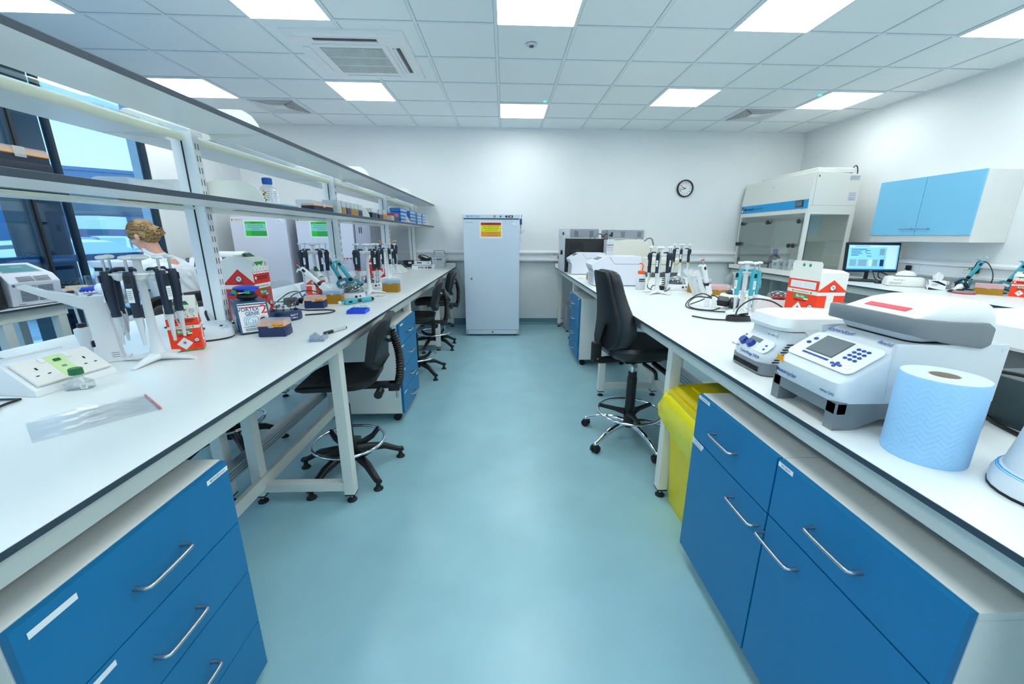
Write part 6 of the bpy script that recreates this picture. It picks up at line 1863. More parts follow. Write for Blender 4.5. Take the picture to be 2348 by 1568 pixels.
shelf_box('amber tip box right of the navy one in the lower shelf row', 3.09, AMBER, sx_, d=.07)
shelf_box('amber tip box second from the right end of the lower shelf row', 3.165, AMBER, sx_, d=.07)
shelf_box('dark blue tip box at the right end of the lower shelf row, by the bracket', 3.25, NAVY, sx_, d=.08)
shelf_box('navy tip box with milky lid just past the second bracket on the lower shelf', 3.60, NAVYD, sx_, d=.15, hb=.045, hl=.035, lid=PLAS_G)
shelf_box('small navy tip box in the middle of the second lower shelf row', 3.76, NAVY, sx_, d=.09, hb=.04)
shelf_box('amber tip box at the right end of the second lower shelf row', 3.90, AMBER, sx_, d=.13, hb=.045)
RDP = frosted('red_clear_plastic', (224, 40, 60), .75)
def stack_tray(label, x, y, m, n, w, d, h, cat='rack'):
    t = thing('stacked_rack', label, cat, (x, y, S0), pi / 2)
    for k in range(n):
        b = B()
        z = k * h
        b.box(-d / 2, d / 2, -w / 2, -w / 2 + .003, z, z + h * .86, m); b.box(-d / 2, d / 2, w / 2 - .003, w / 2, z, z + h * .86, m)
        b.box(-d / 2, d / 2, -w / 2, w / 2, z + h * .8, z + h * .88, m); b.box(-d / 2, -d / 2 + .003, -w / 2, w / 2, z, z + h * .86, m); b.box(d / 2 - .003, d / 2, -w / 2, w / 2, z, z + h * .86, m)
        for i in range(int(d / .024)):
            b.box(-d / 2 + .006 + i * .024, -d / 2 + .014 + i * .024, -w / 2 - .001, -w / 2, z + h * .15, z + h * .7, PLAS_W)
        b.build('tray', t)
    return t
stack_tray('red plastic rack behind the second row of tip boxes on the lower shelf', -1.29, 4.02, RDP, 2, .11, .18, .045)
shelf_box('dark grey box left of the small navy boxes beside the red lidded rack', 4.16, GPL, sx_, d=.10, hb=.04, hl=.01)
shelf_box('navy tip box with a red lid behind the third bracket on the lower shelf', 4.30, NAVYD, sx_, d=.16, hb=.045, hl=.03, lid=RDP)
t = thing('dark_box', 'dark box half hidden behind the third upright on the lower shelf', 'box', (-1.28, 4.32, S0))
b = B(); b.box(-.05, .05, -.10, .10, 0, .095, DGREY, .004); b.build('box', t)
BT = frosted('clear_blue_plastic', (70, 160, 240), .6)
BT2 = frosted('pale_clear_blue_plastic', (150, 200, 250), .45)
stack_tray('tallest stack of solid blue tube racks on the lower shelf', -1.235, 4.86, frosted('strong_blue_plastic', (30, 130, 220), .85), 4, .12, .30, .04)
stack_tray('stack of blue tube racks between the solid blue and the palest stacks', -1.215, 5.24, BT, 4, .12, .30, .038)
stack_tray('stack of pale clear blue tube racks, fourth from the wall end of the shelf', -1.20, 5.55, BT2, 4, .12, .24, .037)
stack_tray('stack of palest clear blue tube racks at the wall end of the lower shelf', -1.19, 5.84, BT2, 4, .12, .24, .037)

# ------------------------------------------------------------------ far right bench
GB = mat('instrument_grey_metal', (150, 156, 166), .4, metal=.3)
GBL = mat('instrument_light_metal', (206, 212, 220), .4)
def make_psu(label, loc, w, flip):
    t = thing('control_box', label, 'instrument', loc)
    b = B(); b.box(-w / 2, w / 2, 0, .38, .006, .12, GB, .003)
    b.box(-w / 2 - .002, -w / 2 + .10 if not flip else -w / 2 + .09, -.002, .38, .004, .122, GBL if not flip else GB, .002)
    if flip:
        b.box(w / 2 - .045, w / 2, -.004, .38, .004, .122, GBL, .002)
    b.build('case', t)
    b = B(front((0, -.0005, .06)))
    for x in (-w * .12, w * .30):
        for k in range(9):
            b.plate(I4, .055, .004, DGREY, x, -.034 + k * .0085)
    b.build('vents', t)
    b = B(front((-w / 2 + .05, -.003, .06)))
    if flip:
        b.box(-.012, .012, -.03, .03, 0, .012, BLACK, .004); b.box(-.035, -.012, -.02, .0, 0, .02, BLACK, .004)
    else:
        b.box(-.05, -.03, -.022, .022, 0, .012, DGREY, .004); b.box(-.055, -.045, -.01, .01, 0, .02, BLACK, .004)
    b.build('inlet', t)
    b = B()
    for x in (-w / 2 + .04, w / 2 - .04):
        b.cyl((x, .04, 0), (x, .04, .008), .012, BLACK, seg=10); b.cyl((x, .34, 0), (x, .34, .008), .012, BLACK, seg=10)
    b.build('feet', t)
    return t
t = thing('black_cabinet', 'matt black box shaped instrument at the far end of the right bench', 'instrument', (1.085, 5.36, BZ))
b = B(); b.box(-.27, .288, 0, .52, .006, .440, BLACK, .004); b.box(-.275, -.22, -.006, .52, 0, .442, BLACK, .008); b.build('case', t)
b = B(front((-.13, -.001, .22))); b.plate(I4, .16, .34, mat('black_gloss', (24, 27, 30), .15), 0, 0); b.ring(I4, .02, .05, .03, .004, mat('faint_grey', (44, 48, 52), .4)); b.build('door', t)
b = B(); b.box(-.302, -.276, .03, .5, 0, .45, GBL, .004); b.cyl((-.302, .12, .26), (-.325, .12, .26), .035, BLACK, .03, seg=16); b.build('side_tower', t)
make_psu('grey metal control box standing on the black instrument', (1.025, 5.48, BZ + .446), .49, False)
t = thing('sequencer', 'large cream instrument with a rounded shoulder at the far end of the right bench', 'instrument', (1.72, 5.20, BZ))
CRM = mat('cream_instrument_plastic', (220, 220, 210), .45)
b = B(); P = [(-.36, 0), (.43, 0), (.42, .10), (.36, .22), (.26, .335), (.15, .40), (.02, .425), (-.06, .43), (-.36, .42)]
b.prism(P, 0, .62, CRM, 'y', .012); b.build('case', t)
b = B(); b.box(-.402, -.31, -.004, .6, .0, .43, GBL, .004)
for k in range(12):
    b.box(-.395, -.315, -.006, -.003, .02 + k * .014, .028 + k * .014, DGREY)
for k in range(4):
    for z in (.30, .33):
        b.cyl((-.39 + k * .022, -.006, z), (-.39 + k * .022, -.003, z), .004, DGREY, seg=8)
b.box(-.40, -.312, -.008, -.003, .36, .366, DGREY); b.build('rear_panel', t)
b = B(); b.tube([(.12, .12, .405), (.17, .1, .45), (.22, .1, .44), (.25, .1, .36)], .010, GREY, 10); b.build('hose', t)
make_psu('grey metal control box standing on the cream instrument', (1.655, 5.44, BZ + .437), .53, True)
cable('thin_cable', 'black lead hanging between the two grey control boxes', [(1.262, 5.47, 1.45), (1.30, 5.46, 1.445), (1.33, 5.47, 1.41), (1.36, 5.48, 1.44), (1.40, 5.472, 1.455)], .006)
def make_pcr(label, loc):
    """bench machine seen from its side; front with chin faces -X"""
    t = thing('thermal_cycler', label, 'thermal cycler', loc)
    PW = mat('cycler_white', (226, 230, 242), .38)
    b = B()
    P = [(.03, .006), (.485, .006), (.485, .285), (.19, .287), (.14, .285), (.06, .245), (.0, .205), (.012, .17), (.035, .13)]
    b.prism(P, 0, .30, PW, 'y', .006); b.build('case', t)
    b = B(); b.box(.04, .47, .01, .29, 0, .008, BLACK); b.build('foot', t)
    b = B(FR((.10, .15, .2655), (0, -1, 0), (.08, 0, .043))); b.plate(I4, .2, .055, SCREEN_OFF, 0, -.012, .0015); b.build('screen', t)
    b = B()
    E1 = FR((.0235, .15, .15), (0, -1, 0), (-.023, 0, .04)); E2 = FR((.0325, .15, .07), (0, -1, 0), (.005, 0, .124))
    for k in range(5):
        b.plate(E1, .2, .003, GREY, 0, -.016 + k * .008, .0012)
    for k in range(10):
        b.plate(E2, .2, .003, GREY, 0, -.045 + k * .010, .0012)
    b.build('vents', t)
    b = B(); b.tube([(.18, -.001, .284), (.185, -.001, .262), (.225, -.001, .215), (.485, -.001, .215)], .0018, GREY, 6, smooth=False); b.tube([(.05, -.001, .09), (.07, -.001, .14), (.12, -.001, .185), (.2, -.001, .205)], .001, PLAS_G, 6); b.build('seam', t)
    return t
p1 = make_pcr('white thermal cycler nearer the camera at the far right bench, behind the tall chair', (.835, 3.83, BZ))
dup(p1, (.812, 5.02, BZ), 0, 'white thermal cycler standing in front of the black instrument', scale=.94)
b = B(); b.plate(FR((1.03, 3.98, BZ + .2875), (1, 0, 0), (0, 1, 0)), .09, .03, YELLOW, 0, 0, .0008)
tag(b.build('sticky_note', loc=(0, 0, 0)), 'small yellow sticker on top of the nearer white thermal cycler', 'sticker')
b = B(); b.box(-.03, .045, -.02, .02, 0, .018, RED, .003)
tag(b.build('tube_holder', loc=(.915, 4.20, BZ)), 'small red tray in front of the amber tip box on the far right bench', 'tray')
b = B(); b.box(-.03, .03, -.02, .02, 0, .014, CLEAR, .003)
tag(b.build('clear_tray', loc=(.865, 4.50, BZ)), 'small clear plastic tray left of the amber tip box on the far right bench', 'tray')
t = thing('wash_bottle', 'clear wash bottle with orange cap and bent orange spout', 'bottle', (1.248, 3.60, BZ))
b = B(); b.lathe([(.040, 0), (.043, .006), (.043, .115), (.038, .130), (.028, .140), (.028, .148)], MILKB, 24); b.build('body', t)
b = B(); b.lathe([(.031, .142), (.031, .168), (.028, .170), (0, .170)], mat('vivid_orange', (255, 96, 10), .4), 24); b.build('cap', t)
b = B(); b.tube([(.006, 0, .168), (.012, 0, .21), (.004, 0, .232), (-.014, 0, .236), (-.028, 0, .228)], [.006, .006, .0055, .005, .003], mat('vivid_orange', (255, 96, 10), .4), 10); b.build('spout', t)
b = B(front((0, -.0435, .088))); b.plate(I4, .052, .026, INK, -.004, 0); b.text(I4, '70% EtOH', .012, PAPER, -.004, -.002); b.build('label', t)
t = thing('bench_scanner', 'low beige lidded instrument behind the yellow banded stand', 'instrument', (1.88, 4.72, BZ))
b = B(); b.box(-.17, .24, 0, .34, .05, .215, CRM, .02); b.box(-.16, .23, .002, .33, 0, .055, DGREY, .004); b.tube([(-.17, -.002, .15), (.05, -.002, .15), (.17, -.002, .15), (.23, -.002, .19)], .003, GREENC, 6, smooth=False); b.build('case', t)
b = B(); b.box(-.16, .23, .02, .32, .212, .222, PLAS_WARM, .004); b.build('lid', t)
t = thing('power_adaptor', 'tangle of black leads and a coiled cord behind the wash bottle stand', 'adaptor', (1.42, 3.56, BZ), .2)
b = B(); b.box(-.03, .03, -.03, .03, 0, .04, BLACK, .01); b.build('adaptor', t)
b = B(); b.tube([(.03 + .018 * cos(k * 1.1), .018 * sin(k * 1.1), .04 + k * .0032) for k in range(40)], .0035, DGREY, 6, 2)
b.tube([(-.03, 0, .02), (-.10, -.04, .05), (-.14, -.08, .01), (-.08, -.12, .006), (.0, -.10, .006), (.06, -.05, .02), (.1, .0, .05)], .004, BLACK, 8); b.tube([(-.12, .02, .06), (-.15, -.04, .03), (-.12, -.1, .006)], .004, BLACK, 8); b.build('leads', t)
t = thing('power_adaptor', 'two bulky black power adaptors on the right bench in front of the socket block', 'adaptor', (1.505, 2.575, BZ), -.5)
b = B(TR(-.035, .015, .05, .1, .5, .1)); b.box(-.034, .034, -.028, .028, -.024, .024, BLACK, .006); b.build('adaptor', t)
b = B(TR(.035, -.015, .045, .15, .5, .15)); b.box(-.034, .036, -.03, .03, -.026, .026, BLACK, .006); b.build('adaptor', t)
b = B(); b.box(-.105, -.075, -.02, .02, .0, .07, PLAS_W, .003); b.box(-.15, -.12, .02, .05, 0, .06, PLAS_W, .003); b.build('white_plug', t)
b = B()
b.tube([(-.06, .0, .04), (-.16, .04, .09), (-.24, .02, .05), (-.26, -.06, .012), (-.20, -.14, .006), (-.10, -.16, .006), (.0, -.15, .006)], .004, BLACK, 8)
b.tube([(-.08, .03, .06), (-.2, .08, .06), (-.25, .0, .02), (-.21, -.10, .006), (-.1, -.13, .006), (-.05, -.10, .02)], .004, BLACK, 8)
b.tube([(-.05, .06, .05), (-.10, .12, .07), (-.18, .10, .03), (-.24, .03, .01)], .004, BLACK, 8); b.build('leads', t)
t = thing('cable_coil', 'tied black cable bundle with a lead arching up beside the microcentrifuge', 'cable', (1.36, 2.20, BZ))
b = B()
for k in range(4):
    b.tube([(.075 * cos(a) * (1 - .05 * k), (.03 + .004 * k) * sin(a) + .004 * k, .006 + .006 * k) for a in [q * pi / 5 for q in range(10)]], .0042, BLACK, 8, 4, closed=True)
b.box(-.03, .0, -.012, .014, .0, .034, BLACK, .006); b.tube([(-.01, .02, .02), (.03, .04, .03), (.07, .03, .036)], .006, BLACK, 8)
b.tube([(-.02, .01, .02), (.03, .06, .07), (.12, .08, .115), (.22, .06, .105), (.28, .02, .06), (.29, .0, .005)], .0045, BLACK, 8); b.tube([(-.08, .0, .006), (-.16, .03, .006), (-.22, .12, .006)], .0042, BLACK, 8)
b.build('coil', t)
b = B(); b.box(-.11, .12, -.10, .10, 0, .003, PAPER); b.lines(I4, -.08, .09, (.06, .04, .02), .004, INKG, .0032)
tag(b.build('loose_sheet', loc=(1.98, 2.95, BZ)), 'loose white paper lying behind the teal pipette stand', 'paper')

# ------------------------------------------------------------------ right wall bench
t = thing('monitor', 'black framed flat monitor showing a pale blue spreadsheet', 'monitor', (4.17, 4.42, BZ), radians(-9))
T = Matrix.Translation((0, 0, .255)) @ Matrix.Rotation(radians(-6), 4, 'X')
b = B(T); b.box(-.275, .275, -.012, .03, -.16, .17, BLACK, .006); b.build('housing', t)
SCRM = mat('lit_screen_blue', (120, 190, 236), .3, emit=.55)
SCRD = mat('lit_screen_dark_blue', (40, 110, 180), .3, emit=.4)
SCRL = mat('lit_screen_pale', (176, 214, 240), .3, emit=.6)
SCRG = mat('lit_screen_grey', (120, 160, 180), .3, emit=.4)
SCRK = mat('lit_screen_navy', (20, 50, 110), .3, emit=.2)
F = T @ front((0, -.0122, .008))
b = B(F)
b.plate(I4, .52, .29, SCRM, 0, 0, .0006); b.plate(I4, .52, .014, SCRK, 0, .138, .0003, .0007); b.plate(I4, .50, .02, SCRL, 0, .118, .0003, .0007); b.plate(I4, .16, .006, SCRD, -.12, .118, .0003, .001)
for k, (x, w) in enumerate(((-.15, .16), (-.17, .12), (-.18, .10), (-.17, .12), (-.19, .08))):
    b.plate(I4, w, .007, SCRK if k % 2 == 0 else SCRD, x, .085 - k * .016, .0003, .0007)
for k in range(3):
    b.plate(I4, .05, .006, SCRK, -.06 + k * .01, .07 - k * .03, .0003, .0007)
b.plate(I4, .02, .008, mat('lit_screen_violet', (120, 70, 190), .3, emit=.4), -.08, .055, .0003, .0007)
for x, w, m in ((-.20, .07, SCRG), (-.10, .09, SCRG), (-.02, .03, SCRL), (.03, .05, SCRG), (.10, .04, SCRK)):
    b.plate(I4, w, .075, m, x, -.065, .0003, .0007)
b.plate(I4, .05, .07, SCRG, .09, .055, .0003, .0007); b.plate(I4, .52, .012, SCRD, 0, -.139, .0003, .0007); b.plate(I4, .11, .24, SCRL, .19, -.01, .0003, .0007)
b.build('screen', t)
b = B(T); b.plate(front((0, -.0122, -.148)), .03, .006, PLAS_G, 0, 0, .0006); b.build('badge', t)
b = B(); b.cyl((0, .03, .0), (0, .03, .25), .02, BLACK, .018); b.box(-.03, .03, .02, .045, .2, .28, BLACK, .006); b.build('stem', t)
b = B(); b.loft([[(x, y + .03, z) for x, y in rrect(w, d, .06, 6)] for z, w, d in ((0, .25, .19), (.008, .24, .18), (.014, .1, .09))], BLACK); b.build('foot', t)
t = thing('keyboard', 'black keyboard lying under the monitor', 'keyboard', (4.02, 4.30, BZ), radians(-40))
b = B(); b.prism([(-.07, 0), (.07, 0), (.07, .02), (-.07, .010)], -.21, .21, BLACK, 'x', .003); b.build('case', t)
b = B()
for i in range(20):
    for j in range(5):
        b.box(-.195 + i * .0195, -.179 + i * .0195, -.055 + j * .022, -.037 + j * .022, .012 + j * .0015, .018 + j * .0015, DGREY, 0)
b.build('keys', t)
t = thing('mouse', 'black mouse beside the black keyboard', 'mouse', (4.03, 4.13, BZ), .6)
b = B(); b.sphere((0, 0, 0), (.055, .032, .032), BLACK, 16, z0=0); b.build('shell', t)
b = B(); b.cyl((.028, 0, .022), (.028, 0, .030), .006, DGREY, seg=10); b.build('wheel', t)
cable('monitor_leads', 'tangled black leads hanging behind the monitor', [(4.30, 4.52, 1.06), (4.26, 4.45, 1.02), (4.22, 4.36, .965), (4.28, 4.30, .952), (4.36, 4.36, 1.0), (4.30, 4.42, 1.04), (4.24, 4.34, .98), (4.34, 4.24, .952), (4.42, 4.3, .99)], .005)
make_plug('black plug in the wall trunking right of the monitor', (XR - .056, 4.30, 1.10), FR((0, 0, 0), (0, -1, 0), (0, 0, 1)), [(XR - .08, 4.29, 1.08), (XR - .1, 4.26, 1.03), (XR - .11, 4.24, .97), (XR - .14, 4.22, .952)])
t = thing('spectrophotometer', 'white low spectrophotometer with a rounded white arm on the right wall bench', 'instrument', (4.09, 3.92, BZ), radians(-32))
b = B(); b.loft([[(x, y, z) for x, y in rrect(w, d, .04, 5)] for z, w, d in ((.004, .30, .20), (.02, .305, .205), (.075, .29, .19), (.09, .27, .17), (.094, .22, .13))], mat('ivory_white', (242, 242, 238), .35)); b.build('body', t)
b = B(); b.box(-.14, .14, -.09, .09, 0, .005, BLACK); b.build('foot', t)
b = B(); b.sphere((.01, .01, .098), (.085, .05, .055), mat('ivory_white', (242, 242, 238), .35), 20, z0=0); b.box(-.08, .10, -.04, .03, .092, .104, GREY, .002); b.build('arm', t)
b = B(front((-.06, -.1, .065))); b.text(I4, 'NanoDrop 2', .016, INKG, 0, 0, .004); b.lines(I4, -.07, .03, (-.028, -.04), .003, INKG, .003); b.build('lettering', t)
t = thing('tissue_box', 'small white and black tissue box with a tissue standing up', 'tissue box', (4.11, 3.62, BZ), radians(-40))
b = B(); b.box(-.06, .06, -.055, .055, 0, .085, PAPER, .002)
for F in (front((0, -.0552, .042)), FR((-.0602, 0, .042), (0, -1, 0), (0, 0, 1))):
    b.poly(F, [(-.055, .042), (.0, .042), (.055, .0), (.055, .012)], INK, .0006); b.poly(F, [(-.055, -.02), (-.055, -.042), (.055, -.042), (.01, -.036)], INK, .0006); b.lines(F, -.04, .01, (.012, .0), .004, INKG)
b.build('box', t)
b = B(); vs = []
for i in range(9):
    for j in range(9):
        u_, v_ = i / 8 - .5, j / 8
        vs.append((u_ * .09 * (.5 + .7 * v_ - .5 * v_ ** 3), .012 * sin(i * 1.3 + v_ * 3), .083 + .085 * v_ * (1 - .35 * abs(u_) * 2)))
b.add(vs, [(i * 9 + j, i * 9 + j + 1, i * 9 + j + 10, i * 9 + j + 9) for i in range(8) for j in range(8)], PAPER); b.build('tissue', t)
make_plug('black adaptor plug with a looping lead above the tissue box', (XR - .056, 3.66, 1.12), FR((0, 0, 0), (0, -1, 0), (0, 0, 1)), [(XR - .09, 3.66, 1.15), (XR - .11, 3.62, 1.21), (XR - .14, 3.52, 1.20), (XR - .16, 3.44, 1.10), (XR - .16, 3.45, 1.0), (XR - .19, 3.54, .952)])
t = thing('cable_coil', 'coil of black lead standing by the no tips tub on the right wall bench', 'cable', (4.32, 3.58, BZ))
b = B()
for k in range(3):
    b.tube([(.05 * cos(a) * (1 - .1 * k), .02 * sin(a * 2 + k), .055 + .05 * sin(a)) for a in [q * pi / 5 for q in range(10)]], .004, BLACK, 8, 4, closed=True)
b.build('coil', t)
t = thing('label_tub', 'smoky clear tub with a white label on the right wall bench', 'tub', (4.26, 3.70, BZ), radians(-45))
b = B(); b.box(-.06, .06, -.045, .045, 0, .10, frosted('smoky_plastic', (150, 160, 164), .75), .006); b.build('tub', t)
b = B(front((0, -.046, .06))); b.plate(I4, .085, .03, PAPER); b.text(I4, 'NO TIPS', .018, INK); b.build('label', t)
t = thing('barcode_reader', 'white handheld scanner lying on the right wall bench with a black grip', 'scanner', (4.10, 3.46, BZ), radians(25))
b = B(); b.loft([[(x, y, z) for y, z in rrect(w, h, min(w, h) * .4, 3, 0, zc)] for x, w, h, zc in ((-.02, .03, .022, .014), (.06, .036, .028, .017), (.12, .05, .04, .026), (.145, .05, .045, .04), (.15, .03, .03, .05))], PLAS_W); b.build('shell', t)
b = B(); b.loft([[(x, y, z) for y, z in rrect(w, h, .006, 3, 0, .012)] for x, w, h in ((-.10, .014, .012), (-.02, .026, .022))], BLACK); b.build('grip', t)
t = thing('ring_timer', 'flat grey disc with red rim lying on the right wall bench', 'disc', (4.07, 3.34, BZ), 0)
b = B(); b.lathe([(.07, 0), (.078, .006), (.074, .012), (.05, .012)], RED, 28, cap=False); b.lathe([(.074, .012), (.066, .026), (.056, .028), (.05, .012), (0, .012)], GREY, 28); b.lathe([(.07, 0), (0, 0)], RED, 28); b.build('disc', t)
b = B(); b.box(-.02, .02, .02, .05, .02, .034, BLACK, .004); b.build('clip', t)

# inside the fume cabinet
t = thing('brown_bottle', 'large dark brown glass bottle with a blue cap inside the fume cabinet', 'bottle', (3.86, 5.62, BZ + .013))
b = B(); b.lathe([(.07, 0), (.076, .006), (.076, .15), (.07, .185), (.035, .225), (.028, .235), (.028, .26)], mat('brown_glass', (46, 26, 16), .12), 28); b.build('body', t)
b = B(); b.lathe([(.034, .25), (.034, .295), (.03, .30), (0, .30)], mat('cap_blue2', (24, 60, 190), .4), 24); b.build('cap', t)
b = B(front((0, -.0765, .09))); b.plate(I4, .06, .1, PAPER, -.03, 0); b.lines(I4, -.05, -.01, (.03, .015, 0, -.02), .005, INKG); b.build('label', t)
for k, (x, y, l) in enumerate(((3.80, 5.42, 'left'), (3.86, 5.27, 'middle'), (3.93, 5.11, 'right'))):
    t = thing('reagent_box', 'white board box inside the fume cabinet, %s of three' % l, 'box', (x, y, BZ + .013), .15)
    b = B(); b.box(-.06, .05, -.05, .06, 0, .155, PAPER, .002); b.build('box', t)
    b = B(front((-.01, -.0505, .10))); b.plate(I4, .05, .05, mat('pale_label', (226, 228, 230), .5)); b.lines(I4, -.02, .02, (.015, .007, 0, -.01), .003, INK); b.build('label', t)
    b = B(FR((-.0605, 0, .10), (0, -1, 0), (0, 0, 1))); b.plate(I4, .05, .05, mat('pale_label', (226, 228, 230), .5)); b.lines(I4, -.02, .02, (.015, .007, 0, -.01), .003, INK); b.build('label', t)
    b = B(); b.lathe([(.035, .156), (.035, .172), (.03, .175), (0, .175)], PLAS_W, 18); b.build('lid', t)
t = thing('silver_pouch', 'crumpled silver foil pouch beside the brown bottle in the fume cabinet', 'pouch', (3.79, 5.545, BZ + .013), .3)
b = B(); b.prism([(-.05, 0), (.05, 0), (.045, .10), (.01, .13), (-.04, .11)], -.012, .012, mat('foil_grey', (196, 200, 206), .25, metal=.6, bump=.8, bscale=25), 'y', .008); b.build('pouch', t)
# ------------------------------------------------------------------ window benches
t = thing('touch_cycler', 'white bench machine with a sloping touch screen and slatted front by the window', 'instrument', (-3.155, 2.765, BZ), radians(82))
# local: front faces -Y (turned towards the aisle)
PW = mat('cycler_white', (226, 230, 242), .38)
b = B(); P = [(.0, .004), (.33, .004), (.33, .20), (.27, .255), (.20, .272), (.02, .205), (-.022, .155)]
b.prism(P, -.135, .135, PW, 'x', .008); b.build('case', t)
b = B(); b.box(-.125, .125, .01, .32, 0, .006, BLACK); b.build('foot', t)
F = FR((0, .11, .2385), (1, 0, 0), (0, .18, .067)); b = B(F); b.plate(I4, .20, .125, mat('soft_grey_bezel', (160, 170, 176), .4), 0, 0, .002); b.plate(I4, .18, .105, mat('dim_teal_screen', (100, 152, 160), .25), 0, 0, .001, .002); b.plate(I4, .06, .03, mat('dim_teal_screen2', (130, 176, 182), .25), .02, .02, .0004, .003); b.build('touch_screen', t)
F1 = FR((0, -.0125, .178), (1, 0, 0), (0, .042, .05)); F2 = FR((0, -.013, .085), (1, 0, 0), (0, -.022, .151))
b = B()
for s in (-1, 1):
    for k in range(5):
        b.plate(F1, .08, .0035, DGREY, s * .044, -.016 + k * .008, .0015)
    for k in range(11):
        b.plate(F2, .082, .0035, DGREY, s * .045, -.05 + k * .0095, .0015)
b.build('vents', t)
b = B(F2)
for k in range(2):
    b.plate(I4, .014, .005, BLACK, -.115, .05 + k * .009, .001)
for k in range(4):
    b.plate(I4, .005, .006, GREY, -.10 + k * .009, -.07, .001)
b.plate(I4, .02, .005, GREY, .09, -.07, .001); b.build('ports', t)
t = thing('black_tower', 'tall matt black instrument at the left edge on the short window bench', 'instrument', (-3.42, 2.46, BZ))
b = B(); b.box(-.24, .26, -.25, .14, .004, .56, mat('soft_black', (16, 26, 28), .6), .006); b.build('case', t)
b = B(); b.plate(FR((.2605, -.02, .05), (0, 1, 0), (0, 0, 1)), .05, .02, DGREY, 0, 0, .0006); b.build('badge', t)
t = thing('gel_printer', 'white and black bench printer in front of the seated person', 'printer', (-3.56, 3.86, BZ), radians(80))
b = B(); b.box(-.15, .15, -.12, .14, .005, .14, PW, .012); b.box(-.14, .14, -.126, -.118, .03, .09, BLACK, .003); b.build('body', t)
b = B(); b.box(-.155, .155, -.13, .15, .17, .23, PW, .014); b.box(-.14, .14, -.12, .13, .138, .172, BLACK, .004); b.build('lid', t)
make_tipbox('navy tip box with orange rack lying on the window bench beside the white machine', (-3.40, 3.14, BZ), radians(70), NAVYD, ORANGE, LIDC, .122, .085, .04, .008, .008)
make_tipbox('tip box with a yellow rack on the window bench near the gloved hand', (-3.50, 3.36, BZ), radians(60), mat('pale_box', (210, 214, 210), .4), YELLOW, LIDC, .122, .085, .04, .008, .008)
b = B(); b.lathe([(.05, 0), (.052, .004), (.055, .11), (.058, .112), (.053, .11), (.049, .006), (0, .006)], CLEAR, 28)
tag(b.build('beaker', loc=(-3.62, 3.62, BZ)), 'clear beaker on the window bench beside the mullion', 'beaker')
t = thing('wire_basket', 'small dark wire rack behind the tip boxes on the window bench', 'rack', (-3.70, 3.42, BZ), .6)
b = B()
for k in range(6):
    b.tube([(-.1 + k * .04, -.06, .0), (-.1 + k * .04, -.06, .07), (-.1 + k * .04, .06, .07), (-.1 + k * .04, .06, .0)], .003, BLACK, 6, smooth=False)
b.tube([(-.1, -.06, .07), (.1, -.06, .07), (.1, .06, .07), (-.1, .06, .07)], .003, BLACK, 6, closed=True, smooth=False); b.build('rack', t)
t = thing('soft_bag', 'blue plastic bag crumpled on the window bench behind the white machine', 'bag', (-3.72, 3.20, BZ))
b = B(); b.sphere((0, 0, .04), (.07, .09, .05), mat('deep_blue_film', (20, 60, 150), .3, bump=.8, bscale=25), 18); b.sphere((.03, .05, .06), (.05, .05, .06), mat('deep_blue_film', (20, 60, 150), .3), 14); b.build('film', t)
b = B(); b.box(-.06, .06, -.03, .03, 0, .02, PAPER, .002); b.box(-.02, .04, -.02, .02, .02, .05, mat('pink_plastic', (228, 120, 160), .4), .006)
tag(b.build('tube_packet', loc=(-3.48, 3.72, BZ)), 'small white packet with a pink top beside the beaker on the window bench', 'packet')
b = B(); b.box(-.10, .10, -.05, .05, 0, .012, PLAS_W, .002)
for k in range(10):
    b.box(-.09 + k * .019, -.08 + k * .019, -.04, .04, .012, .016, PLAS_G)
o = b.build('well_plate', loc=(-3.22, 3.36, BZ)); o.rotation_euler = (0, 0, 1.2); tag(o, 'white multiwell plate lying on the window bench by the gloved hand', 'plate')
# cabinet with a tablet topped instrument, behind the person
t = thing('low_cupboard', 'white low cupboard against the wall behind the seated person', 'cupboard', (-3.60, 5.02, 0))
b = B(); b.box(-.28, .30, -.30, .42, .06, .88, PLAS_W, .004); b.box(-.27, .29, -.29, .41, 0, .06, DGREY); b.build('carcass', t)
b = B(); b.box(-.285, .305, -.305, .425, .88, .90, PLAS_G, .003); b.build('top', t)
b = B(); b.box(-.27, .01, -.318, -.301, .07, .87, PLAS_W, .002); b.build('door', t)
b = B(); b.box(.015, .29, -.318, -.301, .07, .87, PLAS_W, .002); b.build('door', t)
t = thing('reader', 'dark bench reader with a white framed sloping screen behind the seated person', 'instrument', (-3.56, 4.92, .90), radians(28))
b = B(); b.prism([(-.16, .004), (.22, .004), (.22, .23), (.05, .245), (-.16, .10)], -.2, .2, DGREY, 'x', .012); b.box(-.19, .19, -.164, -.15, .02, .06, BLACK, .003); b.build('body', t)
F = FR((0, -.055, .178), (1, 0, 0), (0, .21, .145)); b = B(F); b.poly(I4, rrect(.31, .225, .035, 5), PW, .012, .0); b.poly(I4, rrect(.235, .145, .006, 3, .01, 0), mat('slate_screen', (62, 70, 80), .2), .002, .012); b.plate(I4, .07, .06, mat('slate_screen2', (92, 98, 108), .2), .02, .0, .0004, .0142); b.build('touch_screen', t)
t = thing('paper_roll', 'white roll lying on its side behind the dark bench reader', 'paper roll', (-3.55, 5.24, .90))
b = B(); b.box(-.12, .24, -.08, .10, 0, .16, PLAS_W, .01); b.build('box', t)
b = B(); b.cyl((-.22, 0, .235), (.27, 0, .235), .072, PAPER, seg=28); b.build('roll', t)

